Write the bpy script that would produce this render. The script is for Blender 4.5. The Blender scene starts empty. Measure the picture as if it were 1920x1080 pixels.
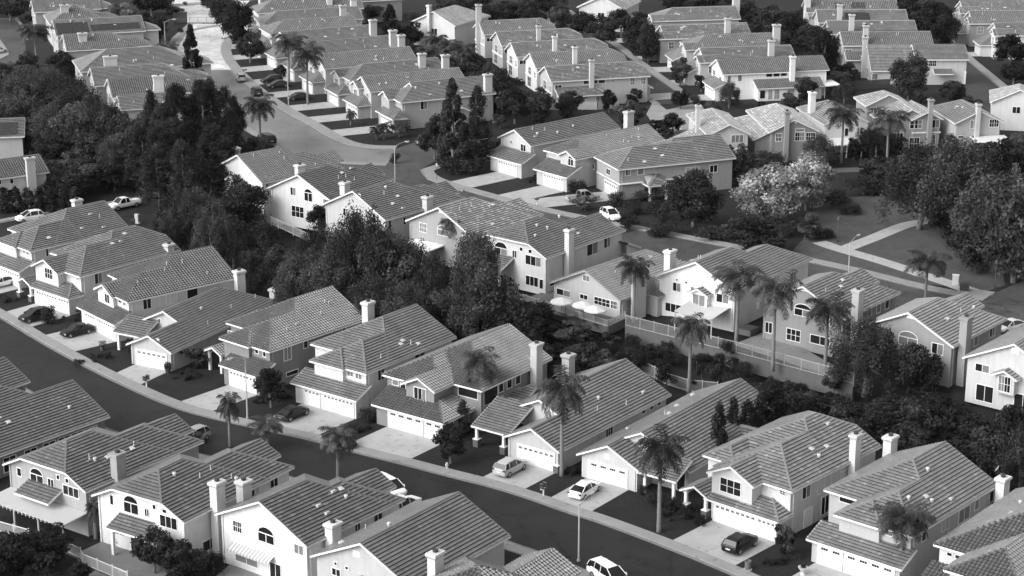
import bpy, bmesh, math, random
from mathutils import Vector, Matrix

DATA = {
'shared': [['dark leafy tree in the grove between the lower and upper rows of houses','trees of the central grove'],
['low shrub on the planted slope under the retaining wall','shrubs on the slope'],
['feathery palm in the cluster left of the white-gabled middle row','palm cluster in the middle gardens'],
['dark upright cypress in the row between two ribbed roofs','cypress row between the roofs'],
['dark leafy tree in the shadowed grove behind the lower right roofs','trees of the lower right grove'],
['dark shrub in the planted bank around the park lawn','park bank shrubs'],
['huge dark tree of the dense clump at the right of the park','big dark park trees'],
['mid grey hedge tree between the park clump and the gabled houses','garden hedge trees'],
['dark round tree behind the chimney of the corner hip-roof house','yard trees behind the corner house'],
['dark garden tree beside the middle palm cluster','garden trees of the middle palms'],
['dark leafy tree in the wooded slope on the left','trees of the left wooded slope'],
['dark pine in the cluster below the white patio cover house','pines of the left cluster'],
['dark upright hedge shrub in the row behind the white parked car','hedge row along the left street'],
['tree of the dark belt along the top centre edge','top centre tree belt'],
['leafy tree at the head of the side street','trees at the side street head'],
['dark tree in the gap between the two upper right rows','trees between upper right rows'],
['dark tree behind the end of the solar-panel row','trees behind the upper right row'],
['dark garden bush at the bottom left corner','bottom left bushes'],
['dark shrub in the side yard behind the chimney','side yard shrubs'],
['dark bush on the bank below the parasol patio','bushes below the patio'],
['small planted bush in a front garden of the lower street','front garden bushes'],
['small dark garden tree in the yards between the upper houses','yard trees of the upper houses'],
['low garden shrub in the yards between the upper houses','yard shrubs of the upper houses']],
'houses': [{'n':'A1','x':-45.08,'y':197.88,'z':0,'rz':0.942,'wall':0.34,'roof':['flat',0.105,0.15],'label':'grey two-storey house with a wide white patio cover across its back','tr':0.7,'ms':[{'r':[0,13.6,0,13.07,5.4],'t':'u','e':'jh','c':0.46},{'r':[6.6,17.8,0.04,9.5,5.39],'t':'u','e':'gh'},{'r':[11.5,19.6,3.4,9,5.38],'t':'u','e':'gg'},{'r':[-1.6,0.5,4.2,9.5,3.5],'t':'pn','e':'gg','nw':1}],'win':[{'o':[0.45,11.23,4.41],'e':[0,-1],'n':[-1,0],'w':0.62,'h':0.89,'k':'p','l':0},{'o':[0.45,6.32,4.45],'e':[0,-1],'n':[-1,0],'w':0.9,'h':0.81,'k':'w','l':0},{'o':[0.45,4.84,5.57],'e':[0,-1],'n':[-1,0],'w':0.4,'h':0.47,'k':'p','l':0},{'o':[0.45,3.49,5.51],'e':[0,-1],'n':[-1,0],'w':0.47,'h':0.45,'k':'p','l':0},{'o':[0.45,9.08,4.28],'e':[0,-1],'n':[-1,0],'w':1.96,'h':1.64,'k':'a','l':0},{'o':[0.45,3.93,4.08],'e':[0,-1],'n':[-1,0],'w':2.36,'h':1.05,'k':'t','l':0},{'o':[7.2,0.45,0.9],'e':[1,0],'n':[0,-1],'w':1.6,'h':1.1,'k':'w','l':0},{'o':[10.2,0.45,3.6],'e':[1,0],'n':[0,-1],'w':1.6,'h':1.1,'k':'w','l':0}],'gd':[],'ch':[[4.72,-0.1,1.3,1,-0.2,8.37,0]],'vt':[[3.85,3.4,7.08,0],[5.85,2.71,6.75,1],[9.85,2.83,6.81,0],[4.24,2.97,6.87,2],[9.31,2.56,6.68,1]],'col':[],'ex':[['patio',-3.2,0.4,0.3,12.4,2.7,0.42]],'ct':0.33,'dp':[[0.95,0.39,5.4],[12.15,0.39,5.4],[0.39,12.37,5.4]]},
{'n':'A2','x':-33.43,'y':189.93,'z':0,'rz':0.991,'wall':0.66,'roof':['flat',0.105,0.1],'label':'white two-storey house with arched window and a small tiled door canopy','tr':0.7,'ms':[{'r':[0,13.6,0,12.95,5.4],'t':'u','e':'jh','c':0.46},{'r':[6.6,17.8,0.04,9.5,5.39],'t':'u','e':'gh'},{'r':[11.5,19.6,3.4,9,5.38],'t':'u','e':'gg'},{'r':[-1.7,0.5,4.4,9.4,3.2],'t':'pn','e':'gg','nw':1}],'win':[{'o':[0.45,10.66,4.78],'e':[0,-1],'n':[-1,0],'w':0.42,'h':1.06,'k':'p','l':0},{'o':[0.45,8.7,4.46],'e':[0,-1],'n':[-1,0],'w':1.96,'h':1.89,'k':'a','l':0},{'o':[0.45,5.77,4.63],'e':[0,-1],'n':[-1,0],'w':0.54,'h':0.82,'k':'w','l':0},{'o':[0.45,4.63,5.7],'e':[0,-1],'n':[-1,0],'w':0.4,'h':0.47,'k':'p','l':0},{'o':[0.45,3.29,5.62],'e':[0,-1],'n':[-1,0],'w':0.53,'h':0.37,'k':'p','l':0},{'o':[0.45,3.68,4.07],'e':[0,-1],'n':[-1,0],'w':2.28,'h':1.23,'k':'t','l':0},{'o':[0.45,10.38,1.54],'e':[0,-1],'n':[-1,0],'w':1.41,'h':1.48,'k':'w','l':0},{'o':[0.45,8,-0.58],'e':[0,-1],'n':[-1,0],'w':1.89,'h':2.47,'k':'sl','l':0},{'o':[3.1,0.45,0.8],'e':[1,0],'n':[0,-1],'w':2.2,'h':1.1,'k':'w','l':0},{'o':[1.6,0.45,0.6],'e':[1,0],'n':[0,-1],'w':0.8,'h':1,'k':'p','l':0},{'o':[10.1,0.45,3.9],'e':[1,0],'n':[0,-1],'w':1.4,'h':1,'k':'w','l':0},{'o':[14.17,0.45,3.67],'e':[1,0],'n':[0,-1],'w':1.19,'h':1.25,'k':'w','l':0}],'gd':[],'ch':[[4.9,-0.3,1.35,0.95,-0.2,8.36,1]],'vt':[[10.03,1.58,6.21,2],[6.7,3.68,7.21,0],[9.73,1.99,6.41,0],[4.37,5.11,7.9,2],[8.65,3.9,7.32,0]],'col':[[-1.2,9,-0.1,3,0]],'ex':[],'ct':0.66,'dp':[[0.95,0.39,5.4],[12.15,0.39,5.4],[0.39,12.25,5.4]]},
{'n':'A3','x':-20.37,'y':184.16,'z':0,'rz':0.91,'wall':0.64,'roof':['flat',0.095,0.2],'label':'white two-storey house with a striped awning over its back window','tr':0.7,'ms':[{'r':[0,13.4,0,12.95,5.4],'t':'u','e':'gh','c':0.46},{'r':[6.2,15,0.04,9.5,5.39],'t':'u','e':'gh'},{'r':[11.5,17,3,8.6,5.38],'t':'u','e':'gg'}],'win':[{'o':[0.45,10.72,4.03],'e':[0,-1],'n':[-1,0],'w':1.15,'h':1.15,'k':'g','l':0},{'o':[0.45,7.14,3.98],'e':[0,-1],'n':[-1,0],'w':2.17,'h':1.65,'k':'a','l':0},{'o':[0.45,2.09,4.01],'e':[0,-1],'n':[-1,0],'w':1.18,'h':0.98,'k':'w','l':2},{'o':[0.45,10.59,0.76],'e':[0,-1],'n':[-1,0],'w':3.13,'h':1.2,'k':'w','l':2},{'o':[0.45,5.63,-1.16],'e':[0,-1],'n':[-1,0],'w':1.47,'h':3.13,'k':'sl','l':0},{'o':[0.45,6.64,7.51],'e':[0,-1],'n':[-1,0],'w':0.85,'h':0.5,'k':'v','l':0},{'o':[10.52,0.45,3.84],'e':[1,0],'n':[0,-1],'w':1.21,'h':1.42,'k':'w','l':0},{'o':[7.57,0.45,4.04],'e':[1,0],'n':[0,-1],'w':0.78,'h':1.07,'k':'w','l':0}],'gd':[],'ch':[[4.62,13.3,1.3,1,-0.2,7.57,1],[3.45,-0.4,1.35,1,-0.2,6.93,1]],'vt':[[5.37,2.25,6.53,1],[9.45,3.98,7.36,1],[8.36,4.11,7.42,1],[8.96,2.85,6.82,2],[5.34,3.39,7.08,1]],'col':[],'ex':[['awning',0.42,5,10.9,2.75,0.9,0.45]],'ct':0.66,'dp':[[0.95,0.39,5.4],[11.95,0.39,5.4],[0.39,12.25,5.4]]},
{'n':'A4','x':-19.81,'y':181.98,'z':0,'rz':0.934,'wall':0.46,'roof':['flat',0.11,0],'label':'pale grey house with a small tiled gable over its back bay window','tr':0.7,'ms':[{'r':[0,15.5,-13,0,5.4],'t':'u','e':'gg'},{'r':[-0.9,1.5,-8.2,-4.6,4],'t':'u','e':'gg','zb':1}],'win':[{'o':[0.45,-2.79,5.09],'e':[0,-1],'n':[-1,0],'w':0.3,'h':0.3,'k':'p','l':0},{'o':[0.45,-2.47,3.97],'e':[0,-1],'n':[-1,0],'w':1.01,'h':0.71,'k':'w','l':0},{'o':[0.45,-4.19,5.03],'e':[0,-1],'n':[-1,0],'w':0.36,'h':0.28,'k':'p','l':0},{'o':[0.45,-5.21,6.68],'e':[0,-1],'n':[-1,0],'w':0.86,'h':0.61,'k':'v','l':0},{'o':[0.45,-7,1.6],'e':[0,1],'n':[-1,0],'w':1.2,'h':1.7,'k':'g','l':0},{'o':[0.45,-11.6,3.4],'e':[0,1],'n':[-1,0],'w':1.6,'h':1.5,'k':'w','l':0},{'o':[0.45,-12.1,0.2],'e':[0,1],'n':[-1,0],'w':2.2,'h':2,'k':'sl','l':0},{'o':[8.75,-12.55,3.3],'e':[1,0],'n':[0,-1],'w':1.5,'h':1.7,'k':'w','l':0},{'o':[4.6,-12.55,3.3],'e':[1,0],'n':[0,-1],'w':1.2,'h':1.6,'k':'w','l':0}],'gd':[],'ch':[[3.2,-13.2,1.35,0.95,-0.2,8.3,1]],'vt':[[2.55,-1.96,6.39,1],[5.59,-5.46,8.07,2],[7.09,-1.12,5.99,0]],'col':[],'ex':[],'ct':0.6,'dp':[[0.95,-0.39,5.4],[14.05,-0.39,5.4],[0.39,-12.3,5.4]]},
{'n':'A0','x':-48.08,'y':226.59,'z':0,'rz':-2.251,'wall':0.2,'roof':['flat',0.105,0.1],'label':'long low house at the street with dark side wall and tall dark windows','tr':0.7,'ms':[{'r':[0,24,-13,0,2.9],'t':'u','e':'gg'}],'win':[{'o':[1.75,-0.45,0.5],'e':[1,0],'n':[0,1],'w':1.7,'h':1.7,'k':'w','l':0},{'o':[3.75,-0.45,0.5],'e':[1,0],'n':[0,1],'w':1.7,'h':1.7,'k':'w','l':0},{'o':[5.75,-0.45,0.5],'e':[1,0],'n':[0,1],'w':1.7,'h':1.7,'k':'w','l':0},{'o':[7.95,-0.45,0.5],'e':[1,0],'n':[0,1],'w':1.7,'h':1.7,'k':'w','l':0},{'o':[10.65,-0.45,0.5],'e':[1,0],'n':[0,1],'w':1.7,'h':1.7,'k':'w','l':0},{'o':[13.65,-0.45,0.5],'e':[1,0],'n':[0,1],'w':1.7,'h':1.7,'k':'w','l':0},{'o':[16.65,-0.45,0.5],'e':[1,0],'n':[0,1],'w':1.7,'h':1.7,'k':'w','l':0}],'gd':[],'ch':[[20,-13.2,1.3,0.9,-0.2,6.4,1]],'vt':[[11.8,-3.79,4.77,1],[18.41,-2.27,4.04,1],[3.66,-2.84,4.31,2],[12.36,-4.79,5.25,1]],'col':[],'ex':[],'dp':[[0.95,-0.39,2.9],[22.55,-0.39,2.9],[0.39,-12.3,2.9]]},
{'n':'A00','x':-58.91,'y':233.07,'z':0,'rz':-2.217,'wall':0.3,'roof':['flat',0.1,0.1],'label':'house end with ribbed roof cut off at the left above the long low house','tr':0.7,'ms':[{'r':[0,14,-9,0,5],'t':'u','e':'gg'},{'r':[2.2,14,-9,3,4.6],'t':'u','e':'hg'}],'win':[{'o':[5.3,-0.45,3],'e':[1,0],'n':[0,1],'w':1.4,'h':1.1,'k':'w','l':0}],'gd':[],'ch':[],'vt':[],'col':[],'ex':[],'dp':[[0.95,-0.39,5],[12.55,-0.39,5],[0.39,-8.3,5]]},
{'n':'A5','x':0.64,'y':168.559,'z':0,'rz':0.943,'wall':0.5,'roof':['barrel',0.1,0.15],'label':'house with dark barrel tiled hip roof at the bottom edge','tr':0.7,'ms':[{'r':[-4,7.5,0,12,5.4],'t':'u','e':'hh'},{'r':[1,11.5,0.8,7.4,5.38],'t':'u','e':'gg'}],'win':[{'o':[-3.55,4.8,3.4],'e':[0,-1],'n':[-1,0],'w':1.6,'h':1.3,'k':'w','l':0},{'o':[1.3,0.45,3.4],'e':[1,0],'n':[0,-1],'w':1.4,'h':1.2,'k':'w','l':0}],'gd':[],'ch':[],'vt':[[-1.18,3.15,6.96,1],[-0.88,1.95,6.39,2],[-1.35,3.2,6.99,1]],'col':[],'ex':[],'dp':[[-3.05,0.39,5.4],[6.05,0.39,5.4],[-3.61,11.3,5.4]]},
{'n':'B1','x':-71.35,'y':288.01,'z':0,'rz':0.784,'wall':0.55,'roof':['flat',0.125,0.05],'label':'cream two-storey house nearest the street bend, behind a parked white car','tr':0.7,'ms':[{'r':[0,9.5,0,9,5.4],'t':'u','e':'hg'},{'r':[-0.5,5,3.4,9.02,5.38],'t':'u','e':'hg'},{'r':[4.3,17.8,0.05,13.3,5.39],'t':'u','e':'hg','c':0.5},{'r':[-2.3,0.6,-0.2,10.4,2.62],'t':'pn','e':'gg'}],'win':[{'o':[0.45,6.89,3.62],'e':[0,-1],'n':[-1,0],'w':2.15,'h':1.5,'k':'t','l':1},{'o':[0.45,2.75,4.58],'e':[0,-1],'n':[-1,0],'w':0.59,'h':0.5,'k':'p','l':2},{'o':[0.45,1.74,4.51],'e':[0,-1],'n':[-1,0],'w':0.54,'h':0.51,'k':'p','l':2},{'o':[2.93,0.45,3.96],'e':[1,0],'n':[0,-1],'w':0.37,'h':1.16,'k':'p','l':0},{'o':[6.71,0.5,4.42],'e':[1,0],'n':[0,-1],'w':0.55,'h':0.57,'k':'p','l':0}],'gd':[{'o':[-1.85,5.5,0.02],'e':[0,-1],'n':[-1,0],'w':4.9,'h':2.15,'c':8,'t':0.68},{'o':[-1.85,8.7,0.02],'e':[0,-1],'n':[-1,0],'w':2.5,'h':2.15,'c':4,'t':0.68}],'ch':[[16.56,12.6,1.4,1,-0.2,7.95,1]],'vt':[[10.58,2.17,6.46,1],[14.68,3.56,7.12,0],[13.9,1.45,6.11,1],[13.71,4.58,7.61,1],[4.39,1.68,6.26,1]],'col':[],'ex':[],'dp':[[0.95,0.39,5.4],[8.05,0.39,5.4],[0.39,8.3,5.4]]},
{'n':'B2','x':-61.38,'y':275.24,'z':0,'rz':0.845,'wall':0.55,'roof':['flat',0.13,0.1],'label':'two-storey house with three-pane gable window over its garage and a round window','tr':0.7,'ms':[{'r':[0,13,0,10.2,5.4],'t':'u','e':'hg'},{'r':[4.5,18.4,0.05,13.3,5.39],'t':'u','e':'hj','c':0.5},{'r':[-1.3,6,3.6,9.9,5.38],'t':'u','e':'gg'},{'r':[-2.3,0.6,-0.1,9.2,2.62],'t':'pn','e':'hg'},{'r':[-2,1.5,9.3,13,2.5],'t':'u','e':'gg','nw':1}],'win':[{'o':[-0.85,7.1,4.09],'e':[0,-1],'n':[-1,0],'w':1.68,'h':1.46,'k':'t','l':0},{'o':[0.45,1.52,4.54],'e':[0,-1],'n':[-1,0],'w':0.62,'h':0.38,'k':'o','l':0},{'o':[2.84,0.45,3.57],'e':[1,0],'n':[0,-1],'w':1.24,'h':1.49,'k':'w','l':1}],'gd':[{'o':[-1.85,8.2,0.02],'e':[0,-1],'n':[-1,0],'w':4.9,'h':2.15,'c':8,'t':0.68},{'o':[-1.85,2.9,0.02],'e':[0,-1],'n':[-1,0],'w':2.4,'h':2.15,'c':4,'t':0.68}],'ch':[[15.72,4,1.2,1,5,6.6,1],[16.58,0.5,1.2,1,5,6.64,1]],'vt':[[12.46,5.51,8.06,1],[9.19,4.31,7.48,1],[10.75,4.4,7.53,1]],'col':[[-1.6,12.6,-0.1,2.4,1],[-1.6,9.8,-0.1,2.4,1]],'ex':[],'dp':[[0.95,0.39,5.4],[11.55,0.39,5.4],[0.39,9.5,5.4]]},
{'n':'B3','x':-52.55,'y':263.47,'z':0,'rz':0.692,'wall':0.62,'roof':['barrel',0.1,0],'label':'white two-storey house with dark barrel tiles and a big black upper opening','tr':0.7,'ms':[{'r':[0,9.5,0,9,5.4],'t':'u','e':'hg'},{'r':[-0.6,6,3.2,8.4,5.39],'t':'u','e':'gg'},{'r':[4.3,17.8,0.05,13.3,5.39],'t':'u','e':'hg','c':0.5},{'r':[-2.3,0.6,-0.3,10.4,2.62],'t':'pn','e':'gg'},{'r':[10.8,15,-2.2,3,2.9],'t':'v','e':'hg'}],'win':[{'o':[-0.15,5.93,4.04],'e':[0,-1],'n':[-1,0],'w':1.23,'h':1.22,'k':'w','l':0},{'o':[0.45,3.11,4.54],'e':[0,-1],'n':[-1,0],'w':0.62,'h':0.39,'k':'p','l':0},{'o':[0.45,1.96,4.43],'e':[0,-1],'n':[-1,0],'w':0.76,'h':0.41,'k':'p','l':2},{'o':[2.69,0.45,3.69],'e':[1,0],'n':[0,-1],'w':1.19,'h':1.45,'k':'w','l':0},{'o':[6.39,0.5,3.66],'e':[1,0],'n':[0,-1],'w':1.16,'h':1.49,'k':'w','l':1},{'o':[9.69,0.5,3.63],'e':[1,0],'n':[0,-1],'w':1.68,'h':1.62,'k':'p','l':0}],'gd':[{'o':[-1.85,5.5,0.02],'e':[0,-1],'n':[-1,0],'w':4.9,'h':2.15,'c':8,'t':0.68},{'o':[-1.85,8.7,0.02],'e':[0,-1],'n':[-1,0],'w':2.5,'h':2.15,'c':4,'t':0.68}],'ch':[[17.77,-0.35,1.35,1,-0.2,6.6,1]],'vt':[[8.28,3.86,7.27,0],[11.6,4.73,7.69,0],[13.76,1.69,6.23,0],[9.25,4.97,7.8,0],[3.24,2.71,6.75,0]],'col':[],'ex':[],'dp':[[0.95,0.39,5.4],[8.05,0.39,5.4],[0.39,8.3,5.4]]},
{'n':'B4','x':-44.47,'y':249.75,'z':0,'rz':1.064,'wall':0.46,'roof':['flat',0.125,0],'label':'single-storey gabled garage house with a small front porch and pot by the door','tr':0.7,'ms':[{'r':[0,9,0,7.5,2.8],'t':'u','e':'gg'},{'r':[6.4,25,0.05,12.4,2.79],'t':'u','e':'gh'},{'r':[3.4,7,7.4,12.6,2.7],'t':'pn','e':'gg','nw':1}],'win':[{'o':[0.45,2.7,3.71],'e':[0,-1],'n':[-1,0],'w':0.5,'h':0.59,'k':'v','l':0},{'o':[6.85,7.46,3.88],'e':[0,-1],'n':[-1,0],'w':0.34,'h':0.51,'k':'p','l':0},{'o':[4.05,0.45,0.9],'e':[1,0],'n':[0,-1],'w':0.9,'h':1.2,'k':'g','l':2}],'gd':[{'o':[0.45,6.1,0.02],'e':[0,-1],'n':[-1,0],'w':4.9,'h':2.15,'c':6,'t':0.68}],'ch':[[25.38,1.5,1.3,1,2,4.55,1]],'vt':[[10,1.61,3.59,0],[16.38,2.43,3.98,0],[11.94,4.12,4.79,2],[21.9,2.37,3.95,0]],'col':[[4,12.1,-0.1,2.6,0],[4,8.2,-0.1,2.6,0]],'ex':[],'dp':[[0.95,0.39,2.8],[7.55,0.39,2.8],[0.39,6.8,2.8]]},
{'n':'B5','x':-30.77,'y':242.82,'z':0,'rz':0.859,'wall':0.22,'roof':['barrel',0.115,0],'label':'dark-walled two-storey house with barrel tiles behind the street lamp','tr':0.7,'ms':[{'r':[0,9.5,0,9,5.4],'t':'u','e':'hg'},{'r':[-0.5,5,3.4,9.02,5.38],'t':'u','e':'hg'},{'r':[4.3,17.8,0.05,13.1,5.39],'t':'u','e':'hg','c':0.5},{'r':[-2.3,0.6,-0.4,7.2,2.62],'t':'pn','e':'gg'},{'r':[0,4,9.4,12.8,2.7],'t':'u','e':'gh','nw':1}],'win':[{'o':[0.45,6.88,3.75],'e':[0,-1],'n':[-1,0],'w':1.23,'h':1.03,'k':'w','l':1},{'o':[0.45,3.15,4.46],'e':[0,-1],'n':[-1,0],'w':0.58,'h':0.47,'k':'p','l':0},{'o':[0.45,1.67,4.35],'e':[0,-1],'n':[-1,0],'w':0.5,'h':0.61,'k':'p','l':0},{'o':[2.89,0.45,3.31],'e':[1,0],'n':[0,-1],'w':1.21,'h':1.81,'k':'w','l':2},{'o':[6.38,0.45,4.11],'e':[1,0],'n':[0,-1],'w':0.67,'h':0.97,'k':'p','l':0},{'o':[13.44,0.5,4.56],'e':[1,0],'n':[0,-1],'w':0.63,'h':0.66,'k':'p','l':0},{'o':[3.2,0.45,1.1],'e':[1,0],'n':[0,-1],'w':2,'h':0.5,'k':'p','l':0},{'o':[4.75,13.17,3.84],'e':[0,-1],'n':[-1,0],'w':0.86,'h':0.31,'k':'w','l':0}],'gd':[{'o':[-1.85,5.6,0.02],'e':[0,-1],'n':[-1,0],'w':4.9,'h':2.15,'c':8,'t':0.7}],'ch':[],'vt':[[11.86,2.82,6.77,0],[14.18,4.45,7.55,0],[14.43,3.97,7.32,0],[7.32,2.68,6.7,1],[5.03,2.1,6.46,0]],'col':[[0.6,12.3,-0.1,2.6,0],[0.6,10,-0.1,2.6,0]],'ex':[],'dp':[[0.95,0.39,5.4],[8.05,0.39,5.4],[0.39,8.3,5.4]]},
{'n':'B6','x':-17.92,'y':234.52,'z':0,'rz':0.921,'wall':0.64,'roof':['flat',0.13,0.05],'label':'white two-storey house with wide ribbed roof beside the dark parked car','tr':0.7,'ms':[{'r':[0,9.5,0,9,5.4],'t':'u','e':'hg'},{'r':[-0.5,5,3.4,9.02,5.38],'t':'u','e':'hg'},{'r':[4.3,17.8,0.05,13.3,5.39],'t':'u','e':'hg','c':0.5},{'r':[-2.3,0.6,-0.3,10.7,2.62],'t':'pn','e':'gg'}],'win':[{'o':[0.45,7.95,3.32],'e':[0,-1],'n':[-1,0],'w':2.79,'h':1.42,'k':'t','l':1},{'o':[0.45,3.48,4.37],'e':[0,-1],'n':[-1,0],'w':0.94,'h':0.59,'k':'w','l':2},{'o':[0.45,2.13,4.32],'e':[0,-1],'n':[-1,0],'w':0.97,'h':0.63,'k':'w','l':2},{'o':[2.68,0.45,3.67],'e':[1,0],'n':[0,-1],'w':1.14,'h':1.44,'k':'w','l':0},{'o':[6.52,0.5,4.14],'e':[1,0],'n':[0,-1],'w':1.24,'h':1,'k':'w','l':0},{'o':[9.88,0.5,4.01],'e':[1,0],'n':[0,-1],'w':1.92,'h':1.31,'k':'w','l':0}],'gd':[{'o':[-1.85,5.5,0.02],'e':[0,-1],'n':[-1,0],'w':4.9,'h':2.15,'c':8,'t':0.7},{'o':[-1.85,8.7,0.02],'e':[0,-1],'n':[-1,0],'w':2.5,'h':2.15,'c':4,'t':0.7}],'ch':[[15.78,13.4,1.4,1,-0.2,8.18,1]],'vt':[[10.38,1.53,6.15,0],[11.4,1.17,5.98,1],[9,2.04,6.4,1],[9.83,2.4,6.57,1],[4.29,1.29,6.07,0]],'col':[],'ex':[],'dp':[[0.95,0.39,5.4],[8.05,0.39,5.4],[0.39,8.3,5.4]]},
{'n':'B7','x':-3.63,'y':228.55,'z':0,'rz':0.935,'wall':0.24,'roof':['barrel',0.11,0],'label':'dark grey two-storey house with barrel tiles and big corner windows','tr':0.7,'ms':[{'r':[0,14.6,0,13.4,5.4],'t':'u','e':'hg'},{'r':[-2.6,6,4.6,13.4,5.39],'t':'u','e':'hg'},{'r':[-3.7,4,4.3,9.5,5.38],'t':'u','e':'gg'},{'r':[-5.7,-2.2,1.4,12.6,2.62],'t':'pn','e':'hg'},{'r':[-2.3,0.5,1.42,4.6,2.62],'t':'pr','e':'gg'}],'win':[{'o':[-3.25,7.78,3.77],'e':[0,-1],'n':[-1,0],'w':1.77,'h':1.44,'k':'t','l':1},{'o':[-2.15,12.1,4.27],'e':[0,-1],'n':[-1,0],'w':0.89,'h':0.62,'k':'p','l':1},{'o':[-2.15,10.81,4.07],'e':[0,-1],'n':[-1,0],'w':0.77,'h':0.64,'k':'p','l':0},{'o':[0.45,3.87,3.97],'e':[0,-1],'n':[-1,0],'w':2.91,'h':1.25,'k':'p','l':0},{'o':[1.04,0.45,3.1],'e':[1,0],'n':[0,-1],'w':2.67,'h':2.58,'k':'p','l':0},{'o':[3.99,0.45,3.9],'e':[1,0],'n':[0,-1],'w':0.9,'h':1.08,'k':'p','l':0},{'o':[5.71,0.45,3.91],'e':[1,0],'n':[0,-1],'w':0.92,'h':1.14,'k':'p','l':0},{'o':[7.46,0.45,3.91],'e':[1,0],'n':[0,-1],'w':0.93,'h':1.09,'k':'p','l':0},{'o':[3.98,0.45,1.76],'e':[1,0],'n':[0,-1],'w':0.91,'h':1.43,'k':'g','l':0},{'o':[7.46,0.45,1.8],'e':[1,0],'n':[0,-1],'w':0.93,'h':1.45,'k':'g','l':0},{'o':[-4.3,1.85,0.9],'e':[1,0],'n':[0,-1],'w':1,'h':1.2,'k':'p','l':0}],'gd':[{'o':[-5.25,10.2,0.02],'e':[0,-1],'n':[-1,0],'w':5.2,'h':2.15,'c':4,'t':0.68},{'o':[-5.25,4.6,0.02],'e':[0,-1],'n':[-1,0],'w':2.6,'h':2.15,'c':2,'t':0.68}],'ch':[[10.67,-0.4,1.3,0.95,-0.2,8.62,0]],'vt':[[2.95,2.22,6.52,0],[5.3,2.77,6.78,0],[11.47,1.16,6.01,1],[6.8,3.54,7.15,2]],'col':[],'ex':[],'ct':0.5,'dp':[[0.95,0.39,5.4],[13.15,0.39,5.4],[0.39,12.7,5.4]]},
{'n':'B8','x':5.38,'y':215.41,'z':0,'rz':0.924,'wall':0.45,'roof':['flat',0.13,0],'label':'single-storey house with stone-based porch columns and silver car on its drive','tr':0.7,'ms':[{'r':[0,9,0,8.1,2.8],'t':'u','e':'gg'},{'r':[5.4,23.7,0.05,13.6,2.79],'t':'u','e':'gg'},{'r':[0.8,6,8,13.4,2.7],'t':'pn','e':'gg','nw':1},{'r':[11,16,13,16.5,2.75],'t':'v','e':'gh'}],'win':[{'o':[5.85,9.37,2.91],'e':[0,-1],'n':[-1,0],'w':0.33,'h':0.55,'k':'w','l':0},{'o':[5.85,10.5,0.9],'e':[0,-1],'n':[-1,0],'w':2.2,'h':1.4,'k':'w','l':1},{'o':[5.85,12.5,0.1],'e':[0,-1],'n':[-1,0],'w':1,'h':2.1,'k':'dr','l':0},{'o':[17.87,0.5,1.92],'e':[1,0],'n':[0,-1],'w':0.66,'h':0.61,'k':'p','l':0},{'o':[19.59,0.5,1.9],'e':[1,0],'n':[0,-1],'w':0.71,'h':0.62,'k':'p','l':0},{'o':[21.27,0.5,1.97],'e':[1,0],'n':[0,-1],'w':0.72,'h':0.57,'k':'p','l':0},{'o':[10.14,0.5,1.1],'e':[1,0],'n':[0,-1],'w':1.43,'h':1.24,'k':'t','l':0}],'gd':[{'o':[0.45,6.2,0.02],'e':[0,-1],'n':[-1,0],'w':5.2,'h':2.15,'c':7,'t':0.68}],'ch':[[21.26,13.9,1.3,1.1,-0.2,5.88,1]],'vt':[[15.91,1.49,3.53,0],[13.08,3.62,4.55,2],[20.17,1.93,3.74,1],[11.21,2.46,4,0]],'col':[[1.4,13,-0.1,2.6,1],[1.4,9,-0.1,2.6,1],[0.5,0.6,-0.1,0.2,1]],'ex':[],'dp':[[0.95,0.39,2.8],[7.55,0.39,2.8],[0.39,7.4,2.8]]},
{'n':'B9','x':7.35,'y':214.87,'z':0,'rz':0.936,'wall':0.5,'roof':['flat',0.125,0.1],'label':'single-storey house with lantern-like gable vent behind the white car','tr':0.7,'ms':[{'r':[0,9,-8.4,0,2.8],'t':'u','e':'gg'},{'r':[3.2,25.5,-13.2,-0.05,2.79],'t':'u','e':'gg'},{'r':[0.2,3.6,-13.2,-8,2.6],'t':'pn','e':'gg','nw':1},{'r':[15,19,-15.5,-11,2.78],'t':'v','e':'hg'}],'win':[{'o':[0.45,-3.59,2.99],'e':[0,-1],'n':[-1,0],'w':0.73,'h':0.58,'k':'v','l':0},{'o':[3.65,-10.5,0.9],'e':[0,1],'n':[-1,0],'w':1.8,'h':1.3,'k':'w','l':0},{'o':[3.65,-12.3,0.1],'e':[0,1],'n':[-1,0],'w':1,'h':2.1,'k':'dr','l':0}],'gd':[{'o':[0.45,-1.5,0.02],'e':[0,-1],'n':[-1,0],'w':5.1,'h':2.15,'c':4,'t':0.68}],'ch':[],'vt':[[22.33,-1.86,3.71,1],[16.6,-3.14,4.32,1],[7.77,-1.82,3.69,2],[11.83,-5.03,5.23,1],[12.17,-4.16,4.81,0]],'col':[[0.8,-8.8,-0.1,2.5,0],[0.8,-12.6,-0.1,2.5,0]],'ex':[],'dp':[[0.95,-0.39,2.8],[7.55,-0.39,2.8],[0.39,-7.7,2.8]]},
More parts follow.
